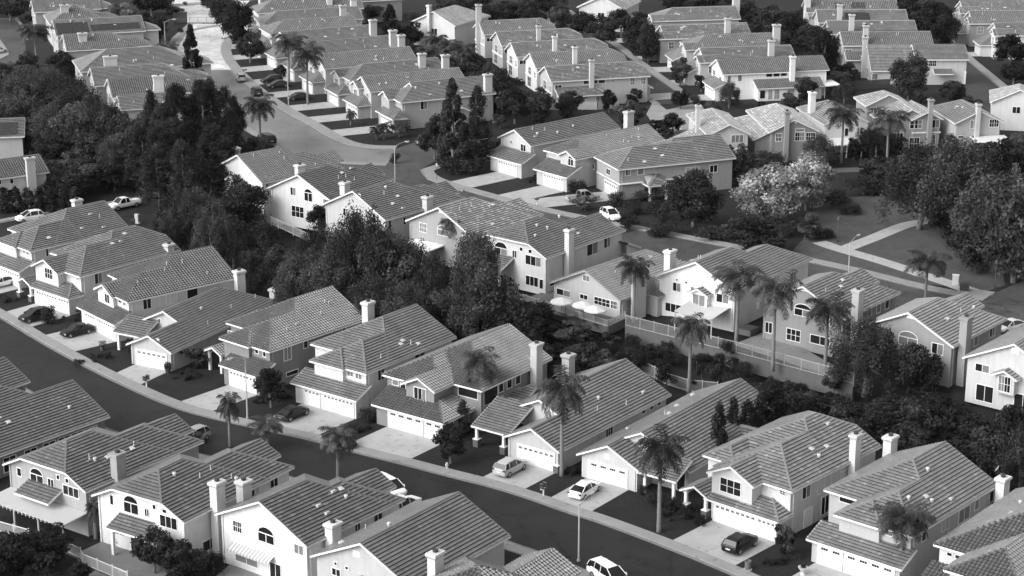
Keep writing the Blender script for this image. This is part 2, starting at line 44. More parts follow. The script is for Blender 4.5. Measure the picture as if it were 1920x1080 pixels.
{'n':'B10','x':29.58,'y':197.88,'z':0,'rz':0.834,'wall':0.56,'roof':['flat',0.15,0.2],'label':'two-storey house with triple gable window, round window and dark car on its drive','tr':0.7,'ms':[{'r':[0,13,0,10.4,5.4],'t':'u','e':'hg'},{'r':[5.2,17.5,0.05,13.3,5.39],'t':'u','e':'hj','c':0.5},{'r':[-1.67,6,3.8,10,5.38],'t':'u','e':'gg'},{'r':[-2.25,0.6,0,9.4,2.6],'t':'pn','e':'hg'},{'r':[2,9,9,13.28,5.38],'t':'u','e':'hg'},{'r':[-2,1.8,9.5,13.3,2.5],'t':'u','e':'gg','nw':1}],'win':[{'o':[-1.22,8.4,3.57],'e':[0,-1],'n':[-1,0],'w':2.66,'h':1.57,'k':'t','l':0},{'o':[0.45,1.87,4.54],'e':[0,-1],'n':[-1,0],'w':0.8,'h':0.49,'k':'o','l':0},{'o':[2.65,0.45,3.55],'e':[1,0],'n':[0,-1],'w':1.46,'h':1.59,'k':'w','l':1},{'o':[5.65,0.5,3.2],'e':[1,0],'n':[0,-1],'w':2.49,'h':2.18,'k':'w','l':1},{'o':[6.48,0.45,0.47],'e':[1,0],'n':[0,-1],'w':1.37,'h':2.07,'k':'w','l':0},{'o':[3.22,0.45,-0.21],'e':[1,0],'n':[0,-1],'w':1.44,'h':2.24,'k':'dr','l':1},{'o':[10.08,0.5,3.03],'e':[1,0],'n':[0,-1],'w':1.14,'h':1.83,'k':'a','l':0}],'gd':[{'o':[-1.8,8.6,0.02],'e':[0,-1],'n':[-1,0],'w':5.35,'h':2.15,'c':8,'t':0.72},{'o':[-1.8,3,0.02],'e':[0,-1],'n':[-1,0],'w':2.3,'h':2.15,'c':4,'t':0.72}],'ch':[[11.65,-0.2,1.1,0.8,-0.2,8.65,1]],'vt':[[8.23,3.19,6.95,1],[13.99,4.99,7.81,1],[7.98,2.04,6.4,2],[10.46,2.72,6.72,1]],'col':[[-1.6,12.7,-0.1,2.4,1],[-1.6,10,-0.1,2.4,1]],'ex':[],'dp':[[0.95,0.39,5.4],[11.55,0.39,5.4],[0.39,9.7,5.4]]},
{'n':'B11','x':40.21,'y':186.49,'z':0,'rz':0.851,'wall':0.42,'roof':['flat',0.14,0.1],'label':'two-storey house with satellite dish and tall palm in front of its garage','tr':0.7,'ms':[{'r':[0,9.5,0,9,5.4],'t':'u','e':'hg'},{'r':[-0.5,5,3.4,9.02,5.38],'t':'u','e':'hg'},{'r':[4.3,17.8,0.05,13.3,5.39],'t':'u','e':'hg','c':0.5},{'r':[-2.2,0.6,-0.2,11.1,2.62],'t':'pn','e':'gg'}],'win':[{'o':[0.45,7.73,3.71],'e':[0,-1],'n':[-1,0],'w':1.59,'h':1.22,'k':'w','l':1},{'o':[0.45,3.33,4.53],'e':[0,-1],'n':[-1,0],'w':0.76,'h':0.46,'k':'p','l':1},{'o':[2.63,0.45,3.85],'e':[1,0],'n':[0,-1],'w':0.79,'h':1.21,'k':'p','l':0},{'o':[4.75,11.57,4.49],'e':[0,-1],'n':[-1,0],'w':2.22,'h':0.63,'k':'p','l':0},{'o':[6.7,0.5,3.54],'e':[1,0],'n':[0,-1],'w':1.39,'h':1.36,'k':'w','l':1},{'o':[10.24,0.5,3.23],'e':[1,0],'n':[0,-1],'w':2.24,'h':1.45,'k':'w','l':2},{'o':[13.6,0.5,3.67],'e':[1,0],'n':[0,-1],'w':0.81,'h':1.03,'k':'p','l':2},{'o':[16.76,0.5,3.49],'e':[1,0],'n':[0,-1],'w':0.85,'h':1.2,'k':'p','l':0}],'gd':[{'o':[-1.75,6.6,0.02],'e':[0,-1],'n':[-1,0],'w':5.7,'h':2.15,'c':4,'t':0.7},{'o':[-1.75,9.8,0.02],'e':[0,-1],'n':[-1,0],'w':2.8,'h':2.15,'c':2,'t':0.7}],'ch':[[17.37,-0.6,1.3,1,-0.2,6.6,1],[18.24,13.7,1.4,1,-0.2,7.31,1]],'vt':[[11.06,4.91,7.77,2],[6.98,1.96,6.36,2],[7.03,2.71,6.72,1],[9.63,1.27,6.03,1],[4.63,3.35,7.06,2]],'col':[],'ex':[['dish',17.6,0.2,7.2]],'ct':0.68,'dp':[[0.95,0.39,5.4],[8.05,0.39,5.4],[0.39,8.3,5.4]]},
{'n':'B12','x':41.94,'y':184.68,'z':0,'rz':0.873,'wall':0.6,'roof':['barrel',0.105,0.05],'label':'house with dark barrel tiles cut off by the right picture edge','tr':0.7,'ms':[{'r':[0,18,-13.3,0,5.4],'t':'u','e':'hg'},{'r':[-4.6,6,-12,-3.6,5.39],'t':'u','e':'hg'},{'r':[-7,-2,-12,-1,2.6],'t':'pn','e':'gg'}],'win':[{'o':[0.45,-1.32,4.48],'e':[0,-1],'n':[-1,0],'w':0.51,'h':0.33,'k':'p','l':0},{'o':[0.45,-2.21,4.46],'e':[0,-1],'n':[-1,0],'w':0.51,'h':0.33,'k':'p','l':0},{'o':[-4.15,-7.9,3.2],'e':[0,1],'n':[-1,0],'w':1.8,'h':1.4,'k':'w','l':0}],'gd':[{'o':[-6.55,-3,0.02],'e':[0,-1],'n':[-1,0],'w':5,'h':2.15,'c':8,'t':0.68}],'ch':[],'vt':[[7.15,-4.71,7.71,1],[11.79,-5.18,7.94,2],[10.65,-3.89,7.32,2]],'col':[],'ex':[],'dp':[[0.95,-0.39,5.4],[16.55,-0.39,5.4],[0.39,-12.6,5.4]]},
{'n':'C1','x':-40.35,'y':316.95,'z':3,'rz':0.713,'wall':0.62,'roof':['barrel',0.105,0],'label':'white house with barrel tiles closest to the stop sign','tr':0.7,'ms':[{'r':[0,14.8,0,13.99,5.4],'t':'u','e':'gh','c':0.46},{'r':[7.4,16.5,0.04,9.5,5.39],'t':'u','e':'gh'},{'r':[11.5,19,3.6,9,5.38],'t':'u','e':'gg'},{'r':[-1,1.5,6.2,9.4,4.4],'t':'u','e':'gg','zb':2.5}],'win':[{'o':[0.45,9.86,4.32],'e':[0,-1],'n':[-1,0],'w':0.84,'h':1.2,'k':'w','l':1},{'o':[0.45,6.77,7.36],'e':[0,-1],'n':[-1,0],'w':1.1,'h':0.91,'k':'v','l':0},{'o':[0.45,8.4,3],'e':[0,-1],'n':[-1,0],'w':1.2,'h':1.6,'k':'g','l':0},{'o':[0.45,4.25,3],'e':[0,-1],'n':[-1,0],'w':1.3,'h':1.4,'k':'w','l':1},{'o':[0.93,0.45,3.64],'e':[1,0],'n':[0,-1],'w':0.6,'h':1.36,'k':'p','l':2},{'o':[4.11,0.45,3.88],'e':[1,0],'n':[0,-1],'w':0.39,'h':1.11,'k':'p','l':2}],'gd':[],'ch':[[4.31,14.2,1.5,1,-0.2,7.97,0],[7.31,-0.3,1.4,1,-0.2,7.37,1]],'vt':[[2.52,5.93,8.3,0],[7.34,4.18,7.46,0],[11.59,1.38,6.11,0],[9.26,1.5,6.17,0],[7.38,5.53,8.1,0]],'col':[],'ex':[],'dp':[[0.95,0.39,5.4],[13.35,0.39,5.4],[0.39,13.29,5.4]]},
{'n':'C2','x':-28.48,'y':306.38,'z':3,'rz':0.962,'wall':0.6,'roof':['flat',0.105,0.05],'label':'white gabled house with arched upper window behind the railing fence','tr':0.7,'ms':[{'r':[0,14,0,13.03,5.4],'t':'u','e':'gh','c':0.46},{'r':[7,16.4,0.04,9.5,5.39],'t':'u','e':'gh'},{'r':[11.5,18.2,3.4,9,5.38],'t':'u','e':'gg'}],'win':[{'o':[0.45,8.4,4.9],'e':[0,-1],'n':[-1,0],'w':0.97,'h':1.24,'k':'w','l':1},{'o':[0.45,5.53,4.41],'e':[0,-1],'n':[-1,0],'w':1.57,'h':1.94,'k':'a','l':0},{'o':[0.45,1.65,4.1],'e':[0,-1],'n':[-1,0],'w':0.87,'h':1.09,'k':'t','l':0},{'o':[0.45,8.3,1.43],'e':[0,-1],'n':[-1,0],'w':2.48,'h':1.73,'k':'t','l':0}],'gd':[],'ch':[[3.51,-0.2,1.4,1,-0.2,7.63,1]],'vt':[[7.9,3.19,6.98,0],[6.31,3.38,7.07,0],[8.72,2.13,6.47,0],[10.84,4.56,7.64,1],[8.17,4.18,7.46,1]],'col':[],'ex':[],'dp':[[0.95,0.39,5.4],[12.55,0.39,5.4],[0.39,12.33,5.4]]},
{'n':'C3','x':-19.08,'y':294.42,'z':3,'rz':0.846,'wall':0.47,'roof':['flat',0.125,0.05],'label':'grey-beige gabled house with a small pitched bay roof above treetops','tr':0.7,'ms':[{'r':[0,15,0,13.99,5.4],'t':'u','e':'gh','c':0.46},{'r':[7.6,17.8,0.04,9.5,5.39],'t':'u','e':'gh'},{'r':[11.5,19.6,3,8.6,5.38],'t':'u','e':'gg'},{'r':[-1,1.5,5,8.4,4.5],'t':'u','e':'gg','zb':2.2}],'win':[{'o':[0.45,9.56,4.38],'e':[0,-1],'n':[-1,0],'w':1.06,'h':1.15,'k':'w','l':1},{'o':[0.45,3.12,4.31],'e':[0,-1],'n':[-1,0],'w':1.5,'h':0.91,'k':'w','l':1},{'o':[0.45,6.68,7.57],'e':[0,-1],'n':[-1,0],'w':1.03,'h':0.87,'k':'v','l':0},{'o':[-0.55,7.35,2.6],'e':[0,-1],'n':[-1,0],'w':1.3,'h':1.7,'k':'g','l':0},{'o':[1.01,0.45,3.72],'e':[1,0],'n':[0,-1],'w':0.63,'h':1.32,'k':'p','l':0},{'o':[4.27,0.45,3.75],'e':[1,0],'n':[0,-1],'w':0.56,'h':1.1,'k':'p','l':0}],'gd':[],'ch':[[9.01,-0.2,1.4,1,-0.2,7.46,1]],'vt':[[4.22,2.56,6.68,1],[5.99,5.83,8.25,2],[5.05,1.3,6.07,1],[6.48,3.69,7.22,1],[4.59,4.79,7.75,0]],'col':[],'ex':[],'dp':[[0.95,0.39,5.4],[13.55,0.39,5.4],[0.39,13.29,5.4]]},
{'n':'C4','x':-5.86,'y':285.41,'z':3,'rz':0.856,'wall':0.33,'roof':['flat',0.21,0.55],'label':'grey gabled house with pale mottled roof and a lone palm at its back','tr':0.7,'ms':[{'r':[0,14.4,0,13.53,5.4],'t':'u','e':'gh','c':0.46},{'r':[7.2,16.4,0.04,9.5,5.39],'t':'u','e':'gh'},{'r':[11.5,17.6,3,8.6,5.38],'t':'u','e':'gg'}],'win':[{'o':[0.45,10.9,4.14],'e':[0,-1],'n':[-1,0],'w':1.35,'h':1.34,'k':'g','l':2},{'o':[0.45,7.25,4.36],'e':[0,-1],'n':[-1,0],'w':2.23,'h':1.51,'k':'a','l':2},{'o':[0.45,2.26,3.85],'e':[0,-1],'n':[-1,0],'w':1.4,'h':1.3,'k':'g','l':2},{'o':[0.45,6.95,7.74],'e':[0,-1],'n':[-1,0],'w':1.34,'h':0.51,'k':'v','l':0}],'gd':[],'ch':[],'vt':[[5.72,1.01,5.93,1],[5.54,5.14,7.92,0],[3.11,5.24,7.96,0],[9.57,4.33,7.53,1],[8.65,4.19,7.46,0]],'col':[],'ex':[['patio',-3.6,0.4,6,11.6,2.8,0.72]],'dp':[[0.95,0.39,5.4],[12.95,0.39,5.4],[0.39,12.83,5.4]]},
{'n':'C5','x':4.83,'y':274.23,'z':3,'rz':0.89,'wall':0.6,'roof':['flat',0.125,0.05],'label':'pale house with clipped gable, arched window and cable running down its roof','tr':0.7,'ms':[{'r':[0,14.2,0,14.08,5.4],'t':'u','e':'jh','c':0.46},{'r':[7.4,19.2,0.04,9.5,5.39],'t':'u','e':'gh'},{'r':[11.5,20.6,3.3,8.8,5.38],'t':'u','e':'gg'},{'r':[-3,0.5,6.2,11.4,2.9],'t':'pn','e':'gg','nw':1},{'r':[18,21,-1.5,1.6,2.6],'t':'pf','e':'gg'}],'win':[{'o':[0.45,9.74,4.09],'e':[0,-1],'n':[-1,0],'w':2.26,'h':2.05,'k':'a','l':1},{'o':[0.45,6.45,4.35],'e':[0,-1],'n':[-1,0],'w':0.69,'h':1,'k':'w','l':0},{'o':[0.45,5.14,5.56],'e':[0,-1],'n':[-1,0],'w':0.52,'h':0.5,'k':'p','l':0},{'o':[0.45,3.52,5.53],'e':[0,-1],'n':[-1,0],'w':0.55,'h':0.49,'k':'p','l':0},{'o':[0.45,4.05,3.8],'e':[0,-1],'n':[-1,0],'w':2.75,'h':1.33,'k':'t','l':1},{'o':[0.45,4,0.73],'e':[0,-1],'n':[-1,0],'w':2.22,'h':1.36,'k':'t','l':0},{'o':[0.45,1.5,0.64],'e':[0,-1],'n':[-1,0],'w':0.62,'h':1.34,'k':'dr','l':0},{'o':[0.45,8.64,-0.75],'e':[0,-1],'n':[-1,0],'w':2.07,'h':2.01,'k':'sl','l':0},{'o':[10.19,0.45,3.32],'e':[1,0],'n':[0,-1],'w':2.52,'h':1.99,'k':'w','l':1},{'o':[14.31,0.45,3.58],'e':[1,0],'n':[0,-1],'w':1.47,'h':1.69,'k':'w','l':1},{'o':[1.4,0.45,0.9],'e':[1,0],'n':[0,-1],'w':3.2,'h':0.5,'k':'t','l':0}],'gd':[],'ch':[[4.99,-0.25,1.2,0.8,-0.2,8.72,1]],'vt':[[10.41,5.76,8.21,2],[2.54,4,7.37,2],[6.08,4.58,7.65,2],[4.87,5.55,8.11,2],[10.29,2.15,6.48,1]],'col':[[-2.5,6.6,-0.1,2.7,0]],'ex':[],'dp':[[0.95,0.39,5.4],[12.75,0.39,5.4],[0.39,13.38,5.4]]},
{'n':'C6','x':14.76,'y':262.62,'z':3,'rz':0.835,'wall':0.47,'roof':['barrel',0.1,0],'label':'single-storey house with barrel tiles and three white parasols at its back','tr':0.35,'ms':[{'r':[0,20,0,12.8,2.8],'t':'u','e':'gh'},{'r':[5,11,-2.6,4,2.78],'t':'v','e':'hg'}],'win':[{'o':[0.45,11.83,1.26],'e':[0,-1],'n':[-1,0],'w':2.47,'h':0.84,'k':'w','l':1},{'o':[0.45,7.06,4.25],'e':[0,-1],'n':[-1,0],'w':1.13,'h':0.79,'k':'w','l':2},{'o':[0.45,7.54,1.55],'e':[0,-1],'n':[-1,0],'w':1.33,'h':0.62,'k':'w','l':0},{'o':[0.45,4.97,1.32],'e':[0,-1],'n':[-1,0],'w':2.75,'h':1.01,'k':'g','l':0},{'o':[0.45,2.01,1.34],'e':[0,-1],'n':[-1,0],'w':1.04,'h':1.05,'k':'g','l':0}],'gd':[],'ch':[[3.19,-0.6,2.2,0.9,-0.2,6.63,0]],'vt':[[6.39,2.11,3.86,1],[4.17,4.41,4.97,0],[12.78,5.08,5.29,1]],'col':[],'ex':[],'dp':[[0.95,0.39,2.8],[18.55,0.39,2.8],[0.39,12.1,2.8]]},
{'n':'C7','x':19.65,'y':266.1,'z':3,'rz':0.908,'wall':0.72,'roof':['flat',0.145,0],'label':'bright white house with shade cloth behind tall palms and a hot tub','tr':0.7,'ms':[{'r':[0,15.5,-13,0,5.4],'t':'u','e':'gh'},{'r':[9,20.5,-12.95,-3.4,5.39],'t':'u','e':'gh'},{'r':[-0.9,1.5,-9.2,-5.8,4.3],'t':'u','e':'gg','zb':2.4}],'win':[{'o':[0.45,-2.71,3.68],'e':[0,-1],'n':[-1,0],'w':1.2,'h':1.17,'k':'w','l':1},{'o':[0.45,-5.61,4.05],'e':[0,-1],'n':[-1,0],'w':0.53,'h':0.72,'k':'p','l':1},{'o':[0.45,-3.18,5.18],'e':[0,-1],'n':[-1,0],'w':0.25,'h':0.27,'k':'p','l':0},{'o':[0.45,-4.69,5.1],'e':[0,-1],'n':[-1,0],'w':0.31,'h':0.26,'k':'p','l':0},{'o':[0.45,-9.75,3.49],'e':[0,-1],'n':[-1,0],'w':1.87,'h':1.14,'k':'w','l':1},{'o':[0.45,-1.56,0.58],'e':[0,-1],'n':[-1,0],'w':2.52,'h':1.17,'k':'t','l':0},{'o':[0.45,-6.01,7.14],'e':[0,-1],'n':[-1,0],'w':1.1,'h':0.8,'k':'v','l':0},{'o':[-0.45,-8.45,2.7],'e':[0,1],'n':[-1,0],'w':1.9,'h':1.5,'k':'w','l':2},{'o':[15.02,-12.55,2.65],'e':[1,0],'n':[0,-1],'w':1.6,'h':1.75,'k':'w','l':1}],'gd':[],'ch':[[4.06,0.3,1.5,1,-0.2,8.1,1]],'vt':[[5.37,-3.49,7.13,0],[4.09,-4.68,7.7,0],[7.52,-1.13,5.99,1]],'col':[],'ex':[['sail',-4.2,0.3,-12,-6,2.6]],'dp':[[0.95,-0.39,5.4],[14.05,-0.39,5.4],[0.39,-12.3,5.4]]},
{'n':'C8','x':42.78,'y':247.03,'z':3,'rz':0.889,'wall':0.27,'roof':['flat',0.15,0.25],'label':'dark grey house with arched window, palms and a walled patio','tr':0.7,'ms':[{'r':[0,14.6,0,13,5.4],'t':'u','e':'gh'},{'r':[9,17.2,4.6,10.2,5.39],'t':'u','e':'gg'}],'win':[{'o':[0.45,7.79,4.35],'e':[0,-1],'n':[-1,0],'w':2.43,'h':1.58,'k':'a','l':1},{'o':[0.45,2.47,3.86],'e':[0,-1],'n':[-1,0],'w':0.85,'h':1.15,'k':'w','l':2},{'o':[0.45,8.83,0.68],'e':[0,-1],'n':[-1,0],'w':2.04,'h':1.54,'k':'t','l':0},{'o':[0.45,5.22,1.02],'e':[0,-1],'n':[-1,0],'w':2.83,'h':1.1,'k':'w','l':0},{'o':[0.45,12.14,0.99],'e':[0,-1],'n':[-1,0],'w':1.03,'h':1.4,'k':'w','l':0},{'o':[0.45,6.96,7.74],'e':[0,-1],'n':[-1,0],'w':1.23,'h':0.48,'k':'v','l':0},{'o':[6.55,0.45,3.91],'e':[1,0],'n':[0,-1],'w':1.05,'h':1.06,'k':'p','l':2},{'o':[9,0.45,3.8],'e':[1,0],'n':[0,-1],'w':0.96,'h':1.23,'k':'p','l':1},{'o':[11.26,0.45,3.79],'e':[1,0],'n':[0,-1],'w':0.98,'h':1.24,'k':'p','l':0}],'gd':[],'ch':[[2.23,-0.4,1.3,1,-0.2,8.94,0]],'vt':[[6.01,4.26,7.49,1],[2.55,4.53,7.62,0],[7.62,4.97,7.84,1]],'col':[],'ex':[],'dp':[[0.95,0.39,5.4],[13.15,0.39,5.4],[0.39,12.3,5.4]]},
{'n':'C9','x':54.36,'y':236.04,'z':3,'rz':0.878,'wall':0.29,'roof':['flat',0.2,0],'label':'slate grey house with white-framed arched window and very pale back roof','tr':0.7,'ms':[{'r':[0,14.4,0,13,5.4],'t':'u','e':'gh'},{'r':[9,17.6,4.8,10,5.39],'t':'u','e':'gg'}],'win':[{'o':[0.45,7.76,4.07],'e':[0,-1],'n':[-1,0],'w':2.56,'h':1.8,'k':'a','l':2},{'o':[0.45,3.1,3.88],'e':[0,-1],'n':[-1,0],'w':1.51,'h':1.3,'k':'w','l':1},{'o':[0.45,2.76,1.09],'e':[0,-1],'n':[-1,0],'w':0.99,'h':0.95,'k':'w','l':2},{'o':[0.45,6.89,7.65],'e':[0,-1],'n':[-1,0],'w':1.14,'h':0.64,'k':'v','l':0},{'o':[6.37,0.45,3.69],'e':[1,0],'n':[0,-1],'w':1.04,'h':1.4,'k':'p','l':1},{'o':[10.58,0.45,3.73],'e':[1,0],'n':[0,-1],'w':1.42,'h':1.33,'k':'w','l':1}],'gd':[],'ch':[[2.2,-0.4,1.4,1,-0.2,8.9,0]],'vt':[[11.21,3.17,6.97,2],[4.74,3.48,7.12,1],[8.27,3.49,7.12,0]],'col':[],'ex':[],'ct':0.3,'dp':[[0.95,0.39,5.4],[12.95,0.39,5.4],[0.39,12.3,5.4]]},
{'n':'C10','x':54.71,'y':232.24,'z':3,'rz':0.881,'wall':0.5,'roof':['flat',0.18,0],'label':'pale house with tiny gabled bay cut off by the right picture edge','tr':0.7,'ms':[{'r':[0,14.4,-13,0,5.4],'t':'u','e':'gg'},{'r':[-0.9,1.5,-7.6,-4.2,4.4],'t':'u','e':'gg','zb':2.2}],'win':[{'o':[0.45,-1.58,3.98],'e':[0,-1],'n':[-1,0],'w':1.78,'h':0.91,'k':'w','l':1},{'o':[0.45,-6.01,7.19],'e':[0,-1],'n':[-1,0],'w':1.03,'h':0.78,'k':'v','l':0},{'o':[-0.45,-6.65,2.5],'e':[0,1],'n':[-1,0],'w':1.5,'h':1.9,'k':'g','l':1},{'o':[0.45,-10.7,3.1],'e':[0,1],'n':[-1,0],'w':1,'h':1,'k':'w','l':0},{'o':[0.45,-4.1,0.3],'e':[0,1],'n':[-1,0],'w':2.2,'h':2,'k':'sl','l':0},{'o':[0.45,-9.1,0.3],'e':[0,1],'n':[-1,0],'w':2.2,'h':2,'k':'sl','l':0}],'gd':[],'ch':[],'vt':[],'col':[],'ex':[],'dp':[[0.95,-0.39,5.4],[12.95,-0.39,5.4],[0.39,-12.3,5.4]]},
{'n':'D1','x':3.24,'y':342.57,'z':3,'rz':0.714,'wall':0.5,'roof':['flat',0.135,0],'label':'beige two-storey house with a round window above its garage','tr':0.7,'ms':[{'r':[0,21.6,0,8.9,5.4],'t':'u','e':'gg'},{'r':[-2.7,0.6,-0.6,8.6,2.65],'t':'pn','e':'gg'}],'win':[{'o':[0.45,6.05,4.76],'e':[0,-1],'n':[-1,0],'w':0.64,'h':0.6,'k':'o','l':0},{'o':[0.45,3.09,4.01],'e':[0,-1],'n':[-1,0],'w':1.3,'h':1.17,'k':'w','l':0}],'gd':[{'o':[-2.25,5.9,0.02],'e':[0,-1],'n':[-1,0],'w':4.9,'h':2.15,'c':8,'t':0.68}],'ch':[],'vt':[[3.59,2.31,6.56,2],[5.87,2.95,6.86,0],[7.79,1.68,6.26,2],[12.2,2.44,6.62,2],[3.63,3.67,7.21,0],[2.68,1.96,6.39,1]],'col':[],'ex':[],'dp':[[0.95,0.39,5.4],[20.15,0.39,5.4],[0.39,8.2,5.4]]},
{'n':'D2','x':11.11,'y':333.19,'z':3,'rz':0.716,'wall':0.47,'roof':['barrel',0.125,0],'label':'two-storey house with barrel tiles and an arched gable window above its garage','tr':0.7,'ms':[{'r':[0,21,0,8.8,5.4],'t':'u','e':'hg'},{'r':[-0.6,5,0.02,4.6,5.38],'t':'u','e':'gg'},{'r':[-2.8,0.6,-0.3,8.2,2.65],'t':'pn','e':'gg'}],'win':[{'o':[-0.15,2.17,4.02],'e':[0,-1],'n':[-1,0],'w':1.25,'h':1.63,'k':'a','l':0},{'o':[0.45,5.86,4.84],'e':[0,-1],'n':[-1,0],'w':0.69,'h':0.66,'k':'g','l':0}],'gd':[{'o':[-2.35,5.9,0.02],'e':[0,-1],'n':[-1,0],'w':4.9,'h':2.15,'c':8,'t':0.68}],'ch':[[19.5,7.8,1.6,1,4,9.6,1]],'vt':[[10.04,3.54,7.15,0],[17.55,3.38,7.07,0],[14.56,1.9,6.36,0],[16.33,1.86,6.34,1],[12.1,1.46,6.15,0],[13.42,1.43,6.14,1]],'col':[],'ex':[],'dp':[[0.95,0.39,5.4],[19.55,0.39,5.4],[0.39,8.1,5.4]]},
{'n':'D3','x':17.57,'y':325.79,'z':3,'rz':0.384,'wall':0.32,'roof':['flat',0.15,0.05],'label':'dark grey corner house with arched stone-trimmed garage door','tr':0.7,'ms':[{'r':[0,16,0,10,5.4],'t':'u','e':'hg'},{'r':[7,22,0.04,12,5.39],'t':'u','e':'hg'},{'r':[4.5,8.5,-2.4,1,2.7],'t':'pr','e':'hh','nw':1}],'win':[{'o':[0.45,12.11,3.02],'e':[0,-1],'n':[-1,0],'w':1.69,'h':0.86,'k':'w','l':0},{'o':[0.45,5.55,3.41],'e':[0,-1],'n':[-1,0],'w':1.46,'h':0.96,'k':'w','l':0},{'o':[1.59,0.45,4.16],'e':[1,0],'n':[0,-1],'w':0.83,'h':0.99,'k':'w','l':1},{'o':[3.79,0.45,4.08],'e':[1,0],'n':[0,-1],'w':1.09,'h':1.47,'k':'p','l':2},{'o':[12.8,0.49,3.2],'e':[1,0],'n':[0,-1],'w':2.4,'h':1.2,'k':'t','l':0},{'o':[17.3,0.49,3.2],'e':[1,0],'n':[0,-1],'w':1.4,'h':1.2,'k':'w','l':0},{'o':[15,0.49,0.4],'e':[1,0],'n':[0,-1],'w':2,'h':2,'k':'sl','l':0}],'gd':[{'o':[0.45,6.2,0.02],'e':[0,-1],'n':[-1,0],'w':5,'h':2.15,'c':7,'t':0.6}],'ch':[],'vt':[[9.15,2.12,6.47,1],[2.6,1.74,6.28,0],[8.6,3.86,7.3,1],[5.32,1.11,5.98,1]],'col':[[5,-1.9,-0.1,2.6,0],[8,-1.9,-0.1,2.6,0]],'ex':[['band',0.35,16,-0.02,0.45,2.7,0.16],['band',0.36,0.46,0.4,9.6,2.72,0.16]],'dp':[[0.95,0.39,5.4],[14.55,0.39,5.4],[0.39,9.3,5.4]]},
{'n':'E1','x':-21.12,'y':378.21,'z':3,'rz':0.443,'wall':0.37,'roof':['flat',0.15,0.05],'label':'grey house with a hipped front at the street corner beside tall conifers','tr':0.7,'ms':[{'r':[0,12,0,8.9,5.4],'t':'u','e':'hg'},{'r':[4,20,0.05,10.5,5.39],'t':'u','e':'gg'},{'r':[-1.2,4,3.6,8.6,5.38],'t':'u','e':'gg'},{'r':[-2.4,0.6,-1.6,7.2,2.65],'t':'pn','e':'hg'},{'r':[9,14,-3,2,2.8],'t':'v','e':'gg'}],'win':[{'o':[4.22,0.45,3.58],'e':[1,0],'n':[0,-1],'w':1.36,'h':1.51,'k':'w','l':1},{'o':[1.19,0.45,0.87],'e':[1,0],'n':[0,-1],'w':0.9,'h':1.04,'k':'g','l':0},{'o':[-0.75,7.15,4.15],'e':[0,-1],'n':[-1,0],'w':0.84,'h':1.58,'k':'a','l':2}],'gd':[{'o':[-1.95,5.4,0.02],'e':[0,-1],'n':[-1,0],'w':4.8,'h':2.15,'c':7,'t':0.6}],'ch':[[18.6,0.9,1.5,1,4,9.2,1]],'vt':[[4.51,3.44,7.1,2],[6.71,1.4,6.12,1],[9.74,4.07,7.37,2],[13.3,1.54,6.16,1],[11.47,1.3,6.04,1]],'col':[],'ex':[],'dp':[[0.95,0.39,5.4],[10.55,0.39,5.4],[0.39,8.2,5.4]]},
{'n':'E2','x':-27.7,'y':388.02,'z':3,'rz':0.443,'wall':0.45,'roof':['barrel',0.15,0],'label':'house with barrel tiles and twin gables behind a small palm','tr':0.7,'ms':[{'r':[0,21,0,9.2,5.4],'t':'u','e':'gg'},{'r':[-0.9,4,4.2,8.8,5.38],'t':'u','e':'gg'},{'r':[-2.6,0.6,0.6,8.2,2.65],'t':'pn','e':'hg'}],'win':[{'o':[-0.45,7.25,3.2],'e':[0,-1],'n':[-1,0],'w':1.5,'h':1.5,'k':'g','l':0},{'o':[0.45,2.95,3.3],'e':[0,-1],'n':[-1,0],'w':1.1,'h':1.3,'k':'g','l':0},{'o':[3.3,0.45,3.4],'e':[1,0],'n':[0,-1],'w':1.4,'h':1.3,'k':'w','l':1},{'o':[8.2,0.45,3.6],'e':[1,0],'n':[0,-1],'w':1.6,'h':1,'k':'w','l':0},{'o':[3.9,0.45,0.8],'e':[1,0],'n':[0,-1],'w':1.2,'h':1.2,'k':'w','l':0}],'gd':[{'o':[-2.15,6.4,0.02],'e':[0,-1],'n':[-1,0],'w':4.8,'h':2.15,'c':7,'t':0.6}],'ch':[[20,9,1.4,1,4,9.6,1]],'vt':[[2.72,1.63,6.23,2],[4.19,1.78,6.31,2],[17.52,1.3,6.07,1],[8.92,1.22,6.03,0],[9.19,3.08,6.93,1]],'col':[],'ex':[]},
{'n':'E3','x':-32.32,'y':398.76,'z':3,'rz':0.443,'wall':0.45,'roof':['flat',0.16,0],'label':'house with a hipped ribbed roof and two pale flat skylights','tr':0.7,'ms':[{'r':[0,21,0,9.2,5.4],'t':'u','e':'hg'},{'r':[-0.9,4,4.2,8.8,5.38],'t':'u','e':'gg'},{'r':[-2.6,0.6,0.6,8.2,2.65],'t':'pn','e':'hg'}],'win':[{'o':[-0.45,7.25,3.2],'e':[0,-1],'n':[-1,0],'w':1.5,'h':1.5,'k':'g','l':0},{'o':[0.45,2.95,3.3],'e':[0,-1],'n':[-1,0],'w':1.1,'h':1.3,'k':'g','l':0},{'o':[3.3,0.45,3.4],'e':[1,0],'n':[0,-1],'w':1.4,'h':1.3,'k':'w','l':1},{'o':[8.2,0.45,3.6],'e':[1,0],'n':[0,-1],'w':1.6,'h':1,'k':'w','l':0},{'o':[3.9,0.45,0.8],'e':[1,0],'n':[0,-1],'w':1.2,'h':1.2,'k':'w','l':0}],'gd':[{'o':[-2.15,6.4,0.02],'e':[0,-1],'n':[-1,0],'w':4.8,'h':2.15,'c':7,'t':0.6}],'ch':[[16.5,2.2,1.4,1,4,9.3,1]],'vt':[[10.72,2.64,6.72,0],[15.53,2.78,6.78,2],[12.93,3.2,6.99,0],[17.41,1.1,5.98,0],[15.65,2.7,6.75,1]],'col':[],'ex':[]},
